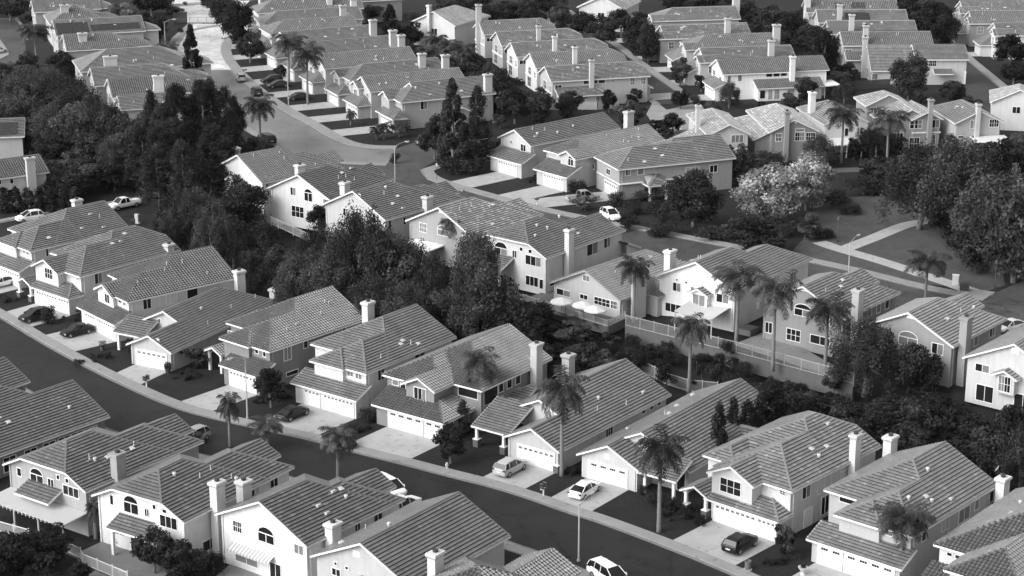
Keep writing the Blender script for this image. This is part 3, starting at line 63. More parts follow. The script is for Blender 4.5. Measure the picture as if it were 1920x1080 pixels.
{'n':'E4','x':-38.64,'y':411,'z':3,'rz':0.443,'wall':0.5,'roof':['barrel',0.155,0],'label':'house with barrel tiles behind the two tall street palms','tr':0.7,'ms':[{'r':[0,21,0,9.2,5.4],'t':'u','e':'gg'},{'r':[-0.9,4,4.2,8.8,5.38],'t':'u','e':'gg'},{'r':[-2.6,0.6,0.6,8.2,2.65],'t':'pn','e':'hg'}],'win':[{'o':[-0.45,7.25,3.2],'e':[0,-1],'n':[-1,0],'w':1.5,'h':1.5,'k':'g','l':0},{'o':[0.45,2.95,3.3],'e':[0,-1],'n':[-1,0],'w':1.1,'h':1.3,'k':'g','l':0},{'o':[3.3,0.45,3.4],'e':[1,0],'n':[0,-1],'w':1.4,'h':1.3,'k':'w','l':1},{'o':[8.2,0.45,3.6],'e':[1,0],'n':[0,-1],'w':1.6,'h':1,'k':'w','l':0},{'o':[3.9,0.45,0.8],'e':[1,0],'n':[0,-1],'w':1.2,'h':1.2,'k':'w','l':0}],'gd':[{'o':[-2.15,6.4,0.02],'e':[0,-1],'n':[-1,0],'w':4.8,'h':2.15,'c':7,'t':0.6}],'ch':[[20.5,8,1.4,1,4,9.6,1]],'vt':[[12.3,2.1,6.46,2],[16.85,1.52,6.18,0],[13.63,1.11,5.99,0],[2.95,2.41,6.61,1],[11.94,1.26,6.06,1]],'col':[],'ex':[]},
{'n':'E5','x':-43.81,'y':424.04,'z':3,'rz':0.443,'wall':0.5,'roof':['flat',0.165,0.05],'label':'house with ribbed roof partly behind the two tall street palms','tr':0.7,'ms':[{'r':[0,21,0,9.2,5.4],'t':'u','e':'gg'},{'r':[-2.6,0.6,0.6,8.2,2.65],'t':'pn','e':'hg'}],'win':[{'o':[0.45,2.95,3.3],'e':[0,-1],'n':[-1,0],'w':1.1,'h':1.3,'k':'g','l':0},{'o':[3.3,0.45,3.4],'e':[1,0],'n':[0,-1],'w':1.4,'h':1.3,'k':'w','l':1},{'o':[8.2,0.45,3.6],'e':[1,0],'n':[0,-1],'w':1.6,'h':1,'k':'w','l':0},{'o':[3.9,0.45,0.8],'e':[1,0],'n':[0,-1],'w':1.2,'h':1.2,'k':'w','l':0}],'gd':[{'o':[-2.15,6.4,0.02],'e':[0,-1],'n':[-1,0],'w':4.8,'h':2.15,'c':7,'t':0.6}],'ch':[[20.5,1,1.5,1.1,4,9.4,1]],'vt':[[16.52,1.19,6.02,1],[14.52,3.25,7.01,0],[2.55,1.04,5.95,0],[10.38,3.08,6.93,0],[14.06,1.3,6.07,0]],'col':[],'ex':[]},
{'n':'E6','x':-48.98,'y':437.09,'z':3,'rz':0.443,'wall':0.5,'roof':['flat',0.17,0],'label':'house with plain pale ribbed roof and a small dark bush against it','tr':0.7,'ms':[{'r':[0,21,0,9.2,5.4],'t':'u','e':'gg'},{'r':[-2.6,0.6,0.6,8.2,2.65],'t':'pn','e':'hg'}],'win':[{'o':[0.45,2.95,3.3],'e':[0,-1],'n':[-1,0],'w':1.1,'h':1.3,'k':'g','l':0},{'o':[3.3,0.45,3.4],'e':[1,0],'n':[0,-1],'w':1.4,'h':1.3,'k':'w','l':1},{'o':[8.2,0.45,3.6],'e':[1,0],'n':[0,-1],'w':1.6,'h':1,'k':'w','l':0},{'o':[3.9,0.45,0.8],'e':[1,0],'n':[0,-1],'w':1.2,'h':1.2,'k':'w','l':0}],'gd':[{'o':[-2.15,6.4,0.02],'e':[0,-1],'n':[-1,0],'w':4.8,'h':2.15,'c':7,'t':0.6}],'ch':[[20.5,1,1.5,1.1,4,9.4,1]],'vt':[[16.57,3.49,7.13,1],[16.42,1.49,6.17,0],[13.38,3.47,7.12,0],[9.53,1.65,6.24,1],[12.95,2.51,6.65,1]],'col':[],'ex':[]},
{'n':'E7','x':-54.15,'y':450.13,'z':3,'rz':0.401,'wall':0.5,'roof':['barrel',0.165,0],'label':'house with barrel tiles and a bushy leafless tree in front','tr':0.7,'ms':[{'r':[0,21,0,9.2,5.4],'t':'u','e':'hg'},{'r':[-2.6,0.6,0.6,8.2,2.65],'t':'pn','e':'hg'}],'win':[{'o':[0.45,2.95,3.3],'e':[0,-1],'n':[-1,0],'w':1.1,'h':1.3,'k':'g','l':0},{'o':[3.3,0.45,3.4],'e':[1,0],'n':[0,-1],'w':1.4,'h':1.3,'k':'w','l':1},{'o':[8.2,0.45,3.6],'e':[1,0],'n':[0,-1],'w':1.6,'h':1,'k':'w','l':0},{'o':[3.9,0.45,0.8],'e':[1,0],'n':[0,-1],'w':1.2,'h':1.2,'k':'w','l':0}],'gd':[{'o':[-2.15,6.4,0.02],'e':[0,-1],'n':[-1,0],'w':4.8,'h':2.15,'c':7,'t':0.6}],'ch':[[20,8.5,1.4,1,4,9.5,1]],'vt':[[6.88,1.28,6.06,0],[13.44,3.78,7.26,1],[9.84,1.34,6.09,0],[13.72,2.86,6.82,0],[7.86,3.2,6.99,0]],'col':[],'ex':[]},
{'n':'E8','x':-57.21,'y':462.64,'z':3,'rz':0.349,'wall':0.6,'roof':['flat',0.175,0],'label':'house with pale hip and long ribbed ridge near the gate','tr':0.7,'ms':[{'r':[0,24,0,9.2,5.4],'t':'u','e':'hg'},{'r':[-2.6,0.6,0.6,8.2,2.65],'t':'pn','e':'hg'}],'win':[{'o':[0.45,2.95,3.3],'e':[0,-1],'n':[-1,0],'w':1.1,'h':1.3,'k':'g','l':0},{'o':[3.3,0.45,3.4],'e':[1,0],'n':[0,-1],'w':1.4,'h':1.3,'k':'w','l':1},{'o':[8.2,0.45,3.6],'e':[1,0],'n':[0,-1],'w':1.6,'h':1,'k':'w','l':0},{'o':[3.9,0.45,0.8],'e':[1,0],'n':[0,-1],'w':1.2,'h':1.2,'k':'w','l':0}],'gd':[{'o':[-2.15,6.4,0.02],'e':[0,-1],'n':[-1,0],'w':4.8,'h':2.15,'c':7,'t':0.6}],'ch':[[23,5,1.4,1,4,9.5,1]],'vt':[[20.84,2.14,6.48,1],[12.92,1.95,6.39,0],[9.79,1.13,5.99,1],[18.93,1.81,6.32,1],[10.86,3.51,7.14,0]],'col':[],'ex':[]},
{'n':'E9','x':-60.52,'y':478.29,'z':3,'rz':0.297,'wall':0.6,'roof':['barrel',0.175,0],'label':'farthest house of the row beside the gate tree','tr':0.7,'ms':[{'r':[0,26,0,9.2,5.4],'t':'u','e':'hg'},{'r':[-2.6,0.6,0.6,8.2,2.65],'t':'pn','e':'hg'}],'win':[{'o':[0.45,2.95,3.3],'e':[0,-1],'n':[-1,0],'w':1.1,'h':1.3,'k':'g','l':0},{'o':[3.3,0.45,3.4],'e':[1,0],'n':[0,-1],'w':1.4,'h':1.3,'k':'w','l':1},{'o':[8.2,0.45,3.6],'e':[1,0],'n':[0,-1],'w':1.6,'h':1,'k':'w','l':0},{'o':[3.9,0.45,0.8],'e':[1,0],'n':[0,-1],'w':1.2,'h':1.2,'k':'w','l':0}],'gd':[{'o':[-2.15,6.4,0.02],'e':[0,-1],'n':[-1,0],'w':4.8,'h':2.15,'c':7,'t':0.6}],'ch':[[18,2,1.3,1,4,9.2,1]],'vt':[[3.9,1.31,6.08,1],[9.72,1.21,6.03,0],[19.42,1.18,6.02,1],[11.9,3.24,7,2],[7.14,3.23,7,2]],'col':[],'ex':[]},
{'n':'E10','x':-61.13,'y':491.29,'z':3,'rz':0.244,'wall':0.55,'roof':['flat',0.17,0],'label':'house with the dark band of panels at the top edge beside the gate','tr':0.7,'ms':[{'r':[0,26,0,9.2,5.4],'t':'u','e':'gg'},{'r':[-2.6,0.6,0.6,8.2,2.65],'t':'pn','e':'hg'}],'win':[{'o':[0.45,2.95,3.3],'e':[0,-1],'n':[-1,0],'w':1.1,'h':1.3,'k':'g','l':0},{'o':[3.3,0.45,3.4],'e':[1,0],'n':[0,-1],'w':1.4,'h':1.3,'k':'w','l':1},{'o':[8.2,0.45,3.6],'e':[1,0],'n':[0,-1],'w':1.6,'h':1,'k':'w','l':0},{'o':[3.9,0.45,0.8],'e':[1,0],'n':[0,-1],'w':1.2,'h':1.2,'k':'w','l':0}],'gd':[{'o':[-2.15,6.4,0.02],'e':[0,-1],'n':[-1,0],'w':4.8,'h':2.15,'c':7,'t':0.6}],'ch':[],'vt':[[17.36,2.28,6.55,2],[9.07,2.87,6.83,1],[16.77,1.54,6.19,1],[6.26,1.26,6.05,0],[11.46,1.57,6.2,0]],'col':[],'ex':[]},
{'n':'F1','x':7.8,'y':397.88,'z':3,'rz':0.279,'wall':0.45,'roof':['flat',0.17,0.35],'label':'pale house with three clerestory windows and a low tiled wing facing us','tr':0.7,'ms':[{'r':[0,21,0,9.3,5.4],'t':'u','e':'gj','c':0.5},{'r':[0.8,11.5,-2.6,0.6,2.75],'t':'pr','e':'gh'},{'r':[18.5,22,1,8.6,2.7],'t':'pf','e':'gg'}],'win':[{'o':[0.45,6.5,3],'e':[0,-1],'n':[-1,0],'w':1.8,'h':1.5,'k':'g','l':0},{'o':[0.45,2.35,2.9],'e':[0,-1],'n':[-1,0],'w':0.9,'h':1.3,'k':'g','l':0},{'o':[0.45,7.2,0.4],'e':[0,-1],'n':[-1,0],'w':2.4,'h':2,'k':'g','l':0},{'o':[0.85,0.45,3.7],'e':[1,0],'n':[0,-1],'w':1.5,'h':0.8,'k':'w','l':0},{'o':[6.94,0.45,4.45],'e':[1,0],'n':[0,-1],'w':1.23,'h':0.65,'k':'p','l':0},{'o':[8.54,0.45,4.48],'e':[1,0],'n':[0,-1],'w':1.32,'h':0.62,'k':'p','l':0},{'o':[10.17,0.45,4.45],'e':[1,0],'n':[0,-1],'w':1.29,'h':0.65,'k':'p','l':0},{'o':[12.87,0.45,4.28],'e':[1,0],'n':[0,-1],'w':0.58,'h':0.76,'k':'g','l':0},{'o':[16.88,0.45,3.73],'e':[1,0],'n':[0,-1],'w':0.84,'h':1.36,'k':'g','l':0},{'o':[19.21,0.45,3.72],'e':[1,0],'n':[0,-1],'w':0.85,'h':1.38,'k':'g','l':0},{'o':[3.39,-2.15,0.6],'e':[1,0],'n':[0,-1],'w':1.27,'h':2.24,'k':'g','l':0},{'o':[6,-2.15,2],'e':[1,0],'n':[0,-1],'w':0.98,'h':0.78,'k':'g','l':0},{'o':[8.8,-2.15,0.4],'e':[1,0],'n':[0,-1],'w':1.2,'h':2,'k':'g','l':0}],'gd':[{'o':[21.55,2,0.02],'e':[0,1],'n':[1,0],'w':5,'h':2.15,'c':8,'t':0.68}],'ch':[[8.4,-0.2,0.9,0.7,-0.2,9.5,1]],'vt':[[5.49,2.92,6.85,0],[17.35,2.03,6.42,1],[6.72,3.56,7.16,1],[14.62,2.72,6.76,1],[9.98,3.5,7.13,1]],'col':[],'ex':[['band',0.33,0.45,0.4,9,2.6,0.25]],'dp':[[0.95,0.39,5.4],[19.55,0.39,5.4],[0.39,8.6,5.4]]},
{'n':'F2','x':4.85,'y':411.93,'z':3,'rz':0.279,'wall':0.62,'roof':['barrel',0.165,0],'label':'white-gabled house with barrel tiles, second behind the clerestory house','tr':0.7,'ms':[{'r':[0,20,0,9.3,5.4],'t':'u','e':'gj','c':0.5}],'win':[{'o':[0.45,6.5,3],'e':[0,-1],'n':[-1,0],'w':1.8,'h':1.5,'k':'g','l':0},{'o':[0.45,2.35,2.9],'e':[0,-1],'n':[-1,0],'w':0.9,'h':1.3,'k':'g','l':0},{'o':[0.45,7.2,0.4],'e':[0,-1],'n':[-1,0],'w':2.4,'h':2,'k':'g','l':0},{'o':[0.85,0.45,3.7],'e':[1,0],'n':[0,-1],'w':1.5,'h':0.8,'k':'w','l':0}],'gd':[],'ch':[[8.4,-0.2,0.9,0.7,-0.2,9.5,1]],'vt':[[14.6,2.53,6.66,1],[4.86,1.3,6.07,2],[4.48,1.8,6.31,0],[16.52,2.74,6.76,0],[5.16,2.07,6.44,1]],'col':[],'ex':[['band',0.33,0.45,0.4,9,2.6,0.25]]},
{'n':'F3','x':0.94,'y':423.97,'z':3,'rz':0.279,'wall':0.62,'roof':['flat',0.175,0.3],'label':'white-gabled house with flat tiles between two narrow chimneys','tr':0.7,'ms':[{'r':[0,21,0,9.3,5.4],'t':'u','e':'gj','c':0.5}],'win':[{'o':[0.45,6.5,3],'e':[0,-1],'n':[-1,0],'w':1.8,'h':1.5,'k':'g','l':0},{'o':[0.45,2.35,2.9],'e':[0,-1],'n':[-1,0],'w':0.9,'h':1.3,'k':'g','l':0},{'o':[0.45,7.2,0.4],'e':[0,-1],'n':[-1,0],'w':2.4,'h':2,'k':'g','l':0},{'o':[0.85,0.45,3.7],'e':[1,0],'n':[0,-1],'w':1.5,'h':0.8,'k':'w','l':0}],'gd':[],'ch':[[8.4,-0.2,0.9,0.7,-0.2,9.5,1]],'vt':[[6.1,2.41,6.6,0],[11.64,2.69,6.74,1],[16.14,1.46,6.15,0],[7.91,1.01,5.93,0],[5.46,2.87,6.83,2]],'col':[],'ex':[['band',0.33,0.45,0.4,9,2.6,0.25]]},
{'n':'F4','x':-2.32,'y':436.68,'z':3,'rz':0.279,'wall':0.4,'roof':['flat',0.175,0.3],'label':'grey-gabled house above the palm cluster with a white band between storeys','tr':0.7,'ms':[{'r':[0,19,0,9.3,5.4],'t':'u','e':'gj','c':0.5}],'win':[{'o':[0.45,6.5,3],'e':[0,-1],'n':[-1,0],'w':1.8,'h':1.5,'k':'g','l':0},{'o':[0.45,2.35,2.9],'e':[0,-1],'n':[-1,0],'w':0.9,'h':1.3,'k':'g','l':0},{'o':[0.45,7.2,0.4],'e':[0,-1],'n':[-1,0],'w':2.4,'h':2,'k':'g','l':0},{'o':[0.85,0.45,3.7],'e':[1,0],'n':[0,-1],'w':1.5,'h':0.8,'k':'w','l':0}],'gd':[],'ch':[[8.4,-0.2,0.9,0.7,-0.2,9.5,1]],'vt':[[2.58,1.56,6.2,1],[7.23,2.1,6.46,1],[13.27,1.78,6.3,2],[12.23,1.14,6,1],[13.46,2.29,6.55,2]],'col':[],'ex':[['band',0.33,0.45,0.4,9,2.6,0.25]]},
{'n':'F5','x':-6.37,'y':450.13,'z':3,'rz':0.279,'wall':0.45,'roof':['barrel',0.17,0],'label':'farthest house of the middle row with a tall chimney on its gable','tr':0.7,'ms':[{'r':[0,17,0,9.3,5.4],'t':'u','e':'gj','c':0.5}],'win':[{'o':[0.45,6.5,3],'e':[0,-1],'n':[-1,0],'w':1.8,'h':1.5,'k':'g','l':0},{'o':[0.45,2.35,2.9],'e':[0,-1],'n':[-1,0],'w':0.9,'h':1.3,'k':'g','l':0},{'o':[0.45,7.2,0.4],'e':[0,-1],'n':[-1,0],'w':2.4,'h':2,'k':'g','l':0},{'o':[0.85,0.45,3.7],'e':[1,0],'n':[0,-1],'w':1.5,'h':0.8,'k':'w','l':0}],'gd':[],'ch':[[0.1,4.6,1.2,0.7,-0.2,11.5,1]],'vt':[[13.67,2.49,6.65,1],[4.68,3.3,7.04,2],[3.89,3.56,7.16,2],[8.91,1.43,6.14,2],[13.44,3.33,7.05,0]],'col':[],'ex':[['band',0.33,0.45,0.4,9,2.6,0.25]]},
{'n':'G1','x':42.71,'y':405.02,'z':3,'rz':0.2,'wall':0.8,'roof':['barrel',0.14,0],'label':'bright white two-storey house with a row of three upper windows','tr':0.7,'ms':[{'r':[0,15.8,0,9.4,5.4],'t':'u','e':'gg'},{'r':[12,23,0.6,9.4,5.38],'t':'u','e':'gg'},{'r':[6.6,21,-2.4,0.6,2.7],'t':'pr','e':'gg'},{'r':[-2,0.6,-0.6,7.4,2.65],'t':'pn','e':'gg'}],'win':[{'o':[9.4,0.45,4.48],'e':[1,0],'n':[0,-1],'w':1.26,'h':0.64,'k':'p','l':0},{'o':[10.95,0.45,4.49],'e':[1,0],'n':[0,-1],'w':1.28,'h':0.66,'k':'p','l':0},{'o':[12.52,0.45,4.54],'e':[1,0],'n':[0,-1],'w':1.23,'h':0.64,'k':'p','l':0},{'o':[2.23,0.45,1.25],'e':[1,0],'n':[0,-1],'w':1.76,'h':0.7,'k':'g','l':0},{'o':[1.24,0.45,3.68],'e':[1,0],'n':[0,-1],'w':0.61,'h':1.31,'k':'p','l':2},{'o':[3.44,0.45,3.82],'e':[1,0],'n':[0,-1],'w':0.74,'h':1.2,'k':'p','l':2},{'o':[0.45,8.1,3.96],'e':[0,-1],'n':[-1,0],'w':1.85,'h':0.94,'k':'g','l':0},{'o':[0.45,3.68,3.43],'e':[0,-1],'n':[-1,0],'w':1.7,'h':0.95,'k':'p','l':1},{'o':[7.43,-1.95,0.58],'e':[1,0],'n':[0,-1],'w':1.06,'h':1.57,'k':'dr','l':0},{'o':[9.2,-1.95,0.3],'e':[1,0],'n':[0,-1],'w':0.8,'h':1.9,'k':'g','l':2},{'o':[10.5,-1.95,0.3],'e':[1,0],'n':[0,-1],'w':1,'h':1.9,'k':'g','l':2},{'o':[13.35,-1.95,0.3],'e':[1,0],'n':[0,-1],'w':1.3,'h':1.9,'k':'g','l':2},{'o':[16.35,-1.95,0.3],'e':[1,0],'n':[0,-1],'w':1.3,'h':1.9,'k':'g','l':2}],'gd':[{'o':[-1.55,6,0.02],'e':[0,-1],'n':[-1,0],'w':5,'h':2.15,'c':7,'t':0.72}],'ch':[[14.68,-0.3,1,0.8,-0.2,8.72,1]],'vt':[],'col':[],'ex':[['patio',21,24.5,-2,3,2.7,0.75]],'dp':[[0.95,0.39,5.4],[14.35,0.39,5.4],[0.39,8.7,5.4]]},
{'n':'G2','x':40.25,'y':417.63,'z':3,'rz':0.174,'wall':0.5,'roof':['flat',0.16,0.1],'label':'house behind the bright white one with a bush against its roof','tr':0.7,'ms':[{'r':[0,20,0,9.4,5.4],'t':'u','e':'gg'},{'r':[-1.3,4,0.02,4.6,5.38],'t':'u','e':'gg'},{'r':[-3.2,0.6,2.8,9.6,2.65],'t':'pn','e':'gg'}],'win':[{'o':[-0.85,2.8,2.9],'e':[0,-1],'n':[-1,0],'w':1,'h':1.8,'k':'a','l':0},{'o':[0.45,7.25,3.1],'e':[0,-1],'n':[-1,0],'w':1.5,'h':1.3,'k':'g','l':0},{'o':[1.05,0.45,3.1],'e':[1,0],'n':[0,-1],'w':1.1,'h':1.5,'k':'g','l':0},{'o':[3.5,0.45,0.6],'e':[1,0],'n':[0,-1],'w':1,'h':1.3,'k':'w','l':0}],'gd':[{'o':[-2.75,8.6,0.02],'e':[0,-1],'n':[-1,0],'w':4.8,'h':2.15,'c':7,'t':0.6}],'ch':[[14.5,0.8,1.2,1,4,9.6,1]],'vt':[[11.04,2.66,6.73,0],[4.9,2.63,6.71,0],[6.64,2.07,6.45,0],[10.34,1.68,6.26,0],[8.16,3.16,6.97,1]],'col':[],'ex':[]},
{'n':'G3','x':38.49,'y':432.02,'z':3,'rz':0.174,'wall':0.5,'roof':['barrel',0.16,0],'label':'barrel-tiled house with pale chimney at its far right end','tr':0.7,'ms':[{'r':[0,20,0,9.4,5.4],'t':'u','e':'hg'},{'r':[-1.3,4,0.02,4.6,5.38],'t':'u','e':'gg'},{'r':[-3.2,0.6,2.8,9.6,2.65],'t':'pn','e':'gg'}],'win':[{'o':[-0.85,2.8,2.9],'e':[0,-1],'n':[-1,0],'w':1,'h':1.8,'k':'a','l':0},{'o':[0.45,7.25,3.1],'e':[0,-1],'n':[-1,0],'w':1.5,'h':1.3,'k':'g','l':0},{'o':[1.05,0.45,3.1],'e':[1,0],'n':[0,-1],'w':1.1,'h':1.5,'k':'g','l':0},{'o':[3.5,0.45,0.6],'e':[1,0],'n':[0,-1],'w':1,'h':1.3,'k':'w','l':0}],'gd':[{'o':[-2.75,8.6,0.02],'e':[0,-1],'n':[-1,0],'w':4.8,'h':2.15,'c':7,'t':0.6}],'ch':[[20,3,1.5,1.1,4,9.8,1]],'vt':[[12.03,1.6,6.22,0],[14.27,1.7,6.27,1],[7.56,3.83,7.29,1],[11.66,2.44,6.62,1],[2.94,1.08,5.97,0]],'col':[],'ex':[]},
{'n':'G4','x':33.85,'y':444.66,'z':3,'rz':0.174,'wall':0.32,'roof':['flat',0.18,0.5],'label':'grey house with weathered mottled roof and twin front gables','tr':0.7,'ms':[{'r':[0,20,0,9.4,5.4],'t':'u','e':'gg'},{'r':[-1.3,4,0.02,4.6,5.38],'t':'u','e':'gg'},{'r':[-3.2,0.6,2.8,9.6,2.65],'t':'pn','e':'gg'}],'win':[{'o':[-0.85,2.8,2.9],'e':[0,-1],'n':[-1,0],'w':1,'h':1.8,'k':'a','l':0},{'o':[0.45,7.25,3.1],'e':[0,-1],'n':[-1,0],'w':1.5,'h':1.3,'k':'g','l':0},{'o':[1.05,0.45,3.1],'e':[1,0],'n':[0,-1],'w':1.1,'h':1.5,'k':'g','l':0},{'o':[3.5,0.45,0.6],'e':[1,0],'n':[0,-1],'w':1,'h':1.3,'k':'w','l':0}],'gd':[{'o':[-2.75,8.6,0.02],'e':[0,-1],'n':[-1,0],'w':4.8,'h':2.15,'c':7,'t':0.6}],'ch':[[14.5,0.8,1.2,1,4,9.6,1]],'vt':[[5.42,3.85,7.3,1],[4.71,3.44,7.1,1],[4.38,2.85,6.82,1],[10.33,3.52,7.14,0],[3.58,1.67,6.25,2]],'col':[],'ex':[]},
{'n':'G5','x':33.83,'y':467.35,'z':3,'rz':0.174,'wall':0.45,'roof':['flat',0.175,0.2],'label':'house with a pale hipped roof end behind the weathered roof','tr':0.7,'ms':[{'r':[0,20,0,9.4,5.4],'t':'u','e':'hg'},{'r':[-1.3,4,0.02,4.6,5.38],'t':'u','e':'gg'},{'r':[-3.2,0.6,2.8,9.6,2.65],'t':'pn','e':'gg'}],'win':[{'o':[-0.85,2.8,2.9],'e':[0,-1],'n':[-1,0],'w':1,'h':1.8,'k':'a','l':0},{'o':[0.45,7.25,3.1],'e':[0,-1],'n':[-1,0],'w':1.5,'h':1.3,'k':'g','l':0},{'o':[1.05,0.45,3.1],'e':[1,0],'n':[0,-1],'w':1.1,'h':1.5,'k':'g','l':0},{'o':[3.5,0.45,0.6],'e':[1,0],'n':[0,-1],'w':1,'h':1.3,'k':'w','l':0}],'gd':[{'o':[-2.75,8.6,0.02],'e':[0,-1],'n':[-1,0],'w':4.8,'h':2.15,'c':7,'t':0.6}],'ch':[[21,8,1.6,1.2,4,9.8,1]],'vt':[[13.41,2.64,6.72,0],[4.88,2.35,6.58,1],[8.67,3.13,6.95,0],[14.53,1.11,5.98,1],[5.47,2.09,6.45,1]],'col':[],'ex':[]},
{'n':'H1','x':75.67,'y':421.2,'z':3,'rz':0.018,'wall':0.5,'roof':['flat',0.165,0.05],'label':'house with a steep lower roof and leafy tree before its side wall','tr':0.7,'ms':[{'r':[0,12,0,12,2.9],'t':'u','e':'gg','p':0.72},{'r':[9.2,20.5,-0.6,9,5.4],'t':'u','e':'gg'},{'r':[13,17,-2,0.2,2.6],'t':'pr','e':'gg','nw':1}],'win':[{'o':[0.4,0.45,-0.05],'e':[1,0],'n':[0,-1],'w':1.12,'h':2.25,'k':'g','l':0},{'o':[12.14,-0.15,3.93],'e':[1,0],'n':[0,-1],'w':1.49,'h':1.33,'k':'g','l':0},{'o':[0.45,15.51,2.34],'e':[0,-1],'n':[-1,0],'w':2.41,'h':1,'k':'p','l':0},{'o':[0.45,2.8,0.4],'e':[0,-1],'n':[-1,0],'w':1.6,'h':2.1,'k':'g','l':0},{'o':[0.45,7,0.3],'e':[0,-1],'n':[-1,0],'w':2,'h':2.1,'k':'g','l':0}],'gd':[],'ch':[[-0.1,7.5,1,0.8,-0.2,8.9,1]],'vt':[[8.36,2.66,4.23,0],[5.69,4.27,5,0]],'col':[[19.9,-0.2,-0.1,2.8,0],[19.9,8,-0.1,2.8,0]],'ex':[]},
{'n':'H2','x':71.97,'y':436.68,'z':3,'rz':0.018,'wall':0.33,'roof':['barrel',0.165,0],'label':'grey house with barrel tiles behind the house with the leafy tree','tr':0.7,'ms':[{'r':[0,20,0,9.4,5.4],'t':'u','e':'gg'},{'r':[0.5,8,-2.4,0.6,2.7],'t':'pr','e':'gg'}],'win':[{'o':[0.45,3.5,3],'e':[0,-1],'n':[-1,0],'w':1,'h':1.5,'k':'g','l':0},{'o':[0.8,0.45,3.6],'e':[1,0],'n':[0,-1],'w':1.2,'h':0.8,'k':'g','l':0},{'o':[0.45,6.9,3],'e':[0,-1],'n':[-1,0],'w':1,'h':1.5,'k':'g','l':0}],'gd':[],'ch':[[5,0.6,1.1,0.9,4,9.8,1]],'vt':[[8.76,1.3,6.08,0],[5.2,1.03,5.94,1],[12.79,3.64,7.2,0],[12.34,3.47,7.12,0]],'col':[],'ex':[]},
{'n':'H3','x':71.16,'y':450.69,'z':3,'rz':0.018,'wall':0.4,'roof':['flat',0.17,0.05],'label':'house with plain flat tile roof and one narrow tall chimney','tr':0.7,'ms':[{'r':[0,20,0,9.4,5.4],'t':'u','e':'gg'}],'win':[{'o':[0.45,3.5,3],'e':[0,-1],'n':[-1,0],'w':1,'h':1.5,'k':'g','l':0},{'o':[0.8,0.45,3.6],'e':[1,0],'n':[0,-1],'w':1.2,'h':0.8,'k':'g','l':0},{'o':[0.45,6.9,3],'e':[0,-1],'n':[-1,0],'w':1,'h':1.5,'k':'g','l':0}],'gd':[],'ch':[[5,0.6,1.1,0.9,4,9.8,1]],'vt':[[10.06,3.29,7.03,1],[8.39,3.51,7.14,1],[12.5,3.25,7.01,0],[12.41,3.77,7.26,2]],'col':[],'ex':[]},
{'n':'H4','x':70.81,'y':465.57,'z':3,'rz':0,'wall':0.4,'roof':['flat',0.175,0.05],'label':'house with one large dark rectangle of solar panels','tr':0.7,'ms':[{'r':[0,21,0,9.4,5.4],'t':'u','e':'gg'}],'win':[{'o':[0.45,3.5,3],'e':[0,-1],'n':[-1,0],'w':1,'h':1.5,'k':'g','l':0},{'o':[0.8,0.45,3.6],'e':[1,0],'n':[0,-1],'w':1.2,'h':0.8,'k':'g','l':0},{'o':[0.45,6.9,3],'e':[0,-1],'n':[-1,0],'w':1,'h':1.5,'k':'g','l':0}],'gd':[],'ch':[[5,0.8,1.1,0.9,4,9.6,1]],'vt':[[17.24,3.93,7.34,0],[3.93,2.55,6.67,1],[8.58,1.15,6,0],[3.78,2.72,6.76,0]],'col':[],'ex':[['solar',[6.5,12.2,0,5.4,0.6,3.9],0,1]]},
{'n':'H5','x':69.97,'y':479.53,'z':3,'rz':-0.018,'wall':0.5,'roof':['barrel',0.175,0],'label':'house with barrel tiles and three small groups of solar panels','tr':0.7,'ms':[{'r':[0,22,0,9.4,5.4],'t':'u','e':'gg'}],'win':[{'o':[0.45,3.5,3],'e':[0,-1],'n':[-1,0],'w':1,'h':1.5,'k':'g','l':0},{'o':[0.8,0.45,3.6],'e':[1,0],'n':[0,-1],'w':1.2,'h':0.8,'k':'g','l':0},{'o':[0.45,6.9,3],'e':[0,-1],'n':[-1,0],'w':1,'h':1.5,'k':'g','l':0}],'gd':[],'ch':[[0.6,2,1.2,0.9,4,9.6,1]],'vt':[[5.43,1.27,6.06,0],[15.46,1.88,6.35,2],[4.18,3.13,6.95,0],[11.03,3.17,6.97,0]],'col':[],'ex':[['solar',[7,9.2,0,5.4,1.6,3.8],0,1],['solar',[11,14.2,0,5.4,1.6,4],0,1]]},
{'n':'I1','x':42.48,'y':351.74,'z':3,'rz':1.707,'wall':0.5,'roof':['flat',0.25,0.5],'label':'house with pale mottled roof, shuttered windows and overhanging upper storey','tr':0.7,'ms':[{'r':[0,17.5,0,7.9,5.4],'t':'u','e':'gh'},{'r':[-0.2,10,7.4,11.9,2.9],'t':'pl','e':'gg'}],'win':[{'o':[0.45,6.83,3.83],'e':[0,-1],'n':[-1,0],'w':1.01,'h':1.2,'k':'s','l':1},{'o':[0.45,3.44,3.85],'e':[0,-1],'n':[-1,0],'w':2.15,'h':1.36,'k':'t','l':2},{'o':[0.45,5.52,0.34],'e':[0,-1],'n':[-1,0],'w':0.62,'h':1.57,'k':'p','l':0},{'o':[0.45,4.79,0.44],'e':[0,-1],'n':[-1,0],'w':1.67,'h':1.44,'k':'w','l':2},{'o':[11.7,7.45,3.6],'e':[1,0],'n':[0,1],'w':0.6,'h':1,'k':'p','l':0},{'o':[8.55,7.45,3.7],'e':[1,0],'n':[0,1],'w':0.9,'h':0.6,'k':'p','l':0}],'gd':[],'ch':[[7,8.103,1,0.8,-0.2,9.4,0]],'vt':[],'col':[],'ex':[['band',0.34,0.46,0.5,7.403,2.5,0.3]],'dp':[[0.95,0.39,5.4],[16.05,0.39,5.4],[0.39,7.2,5.4]]},
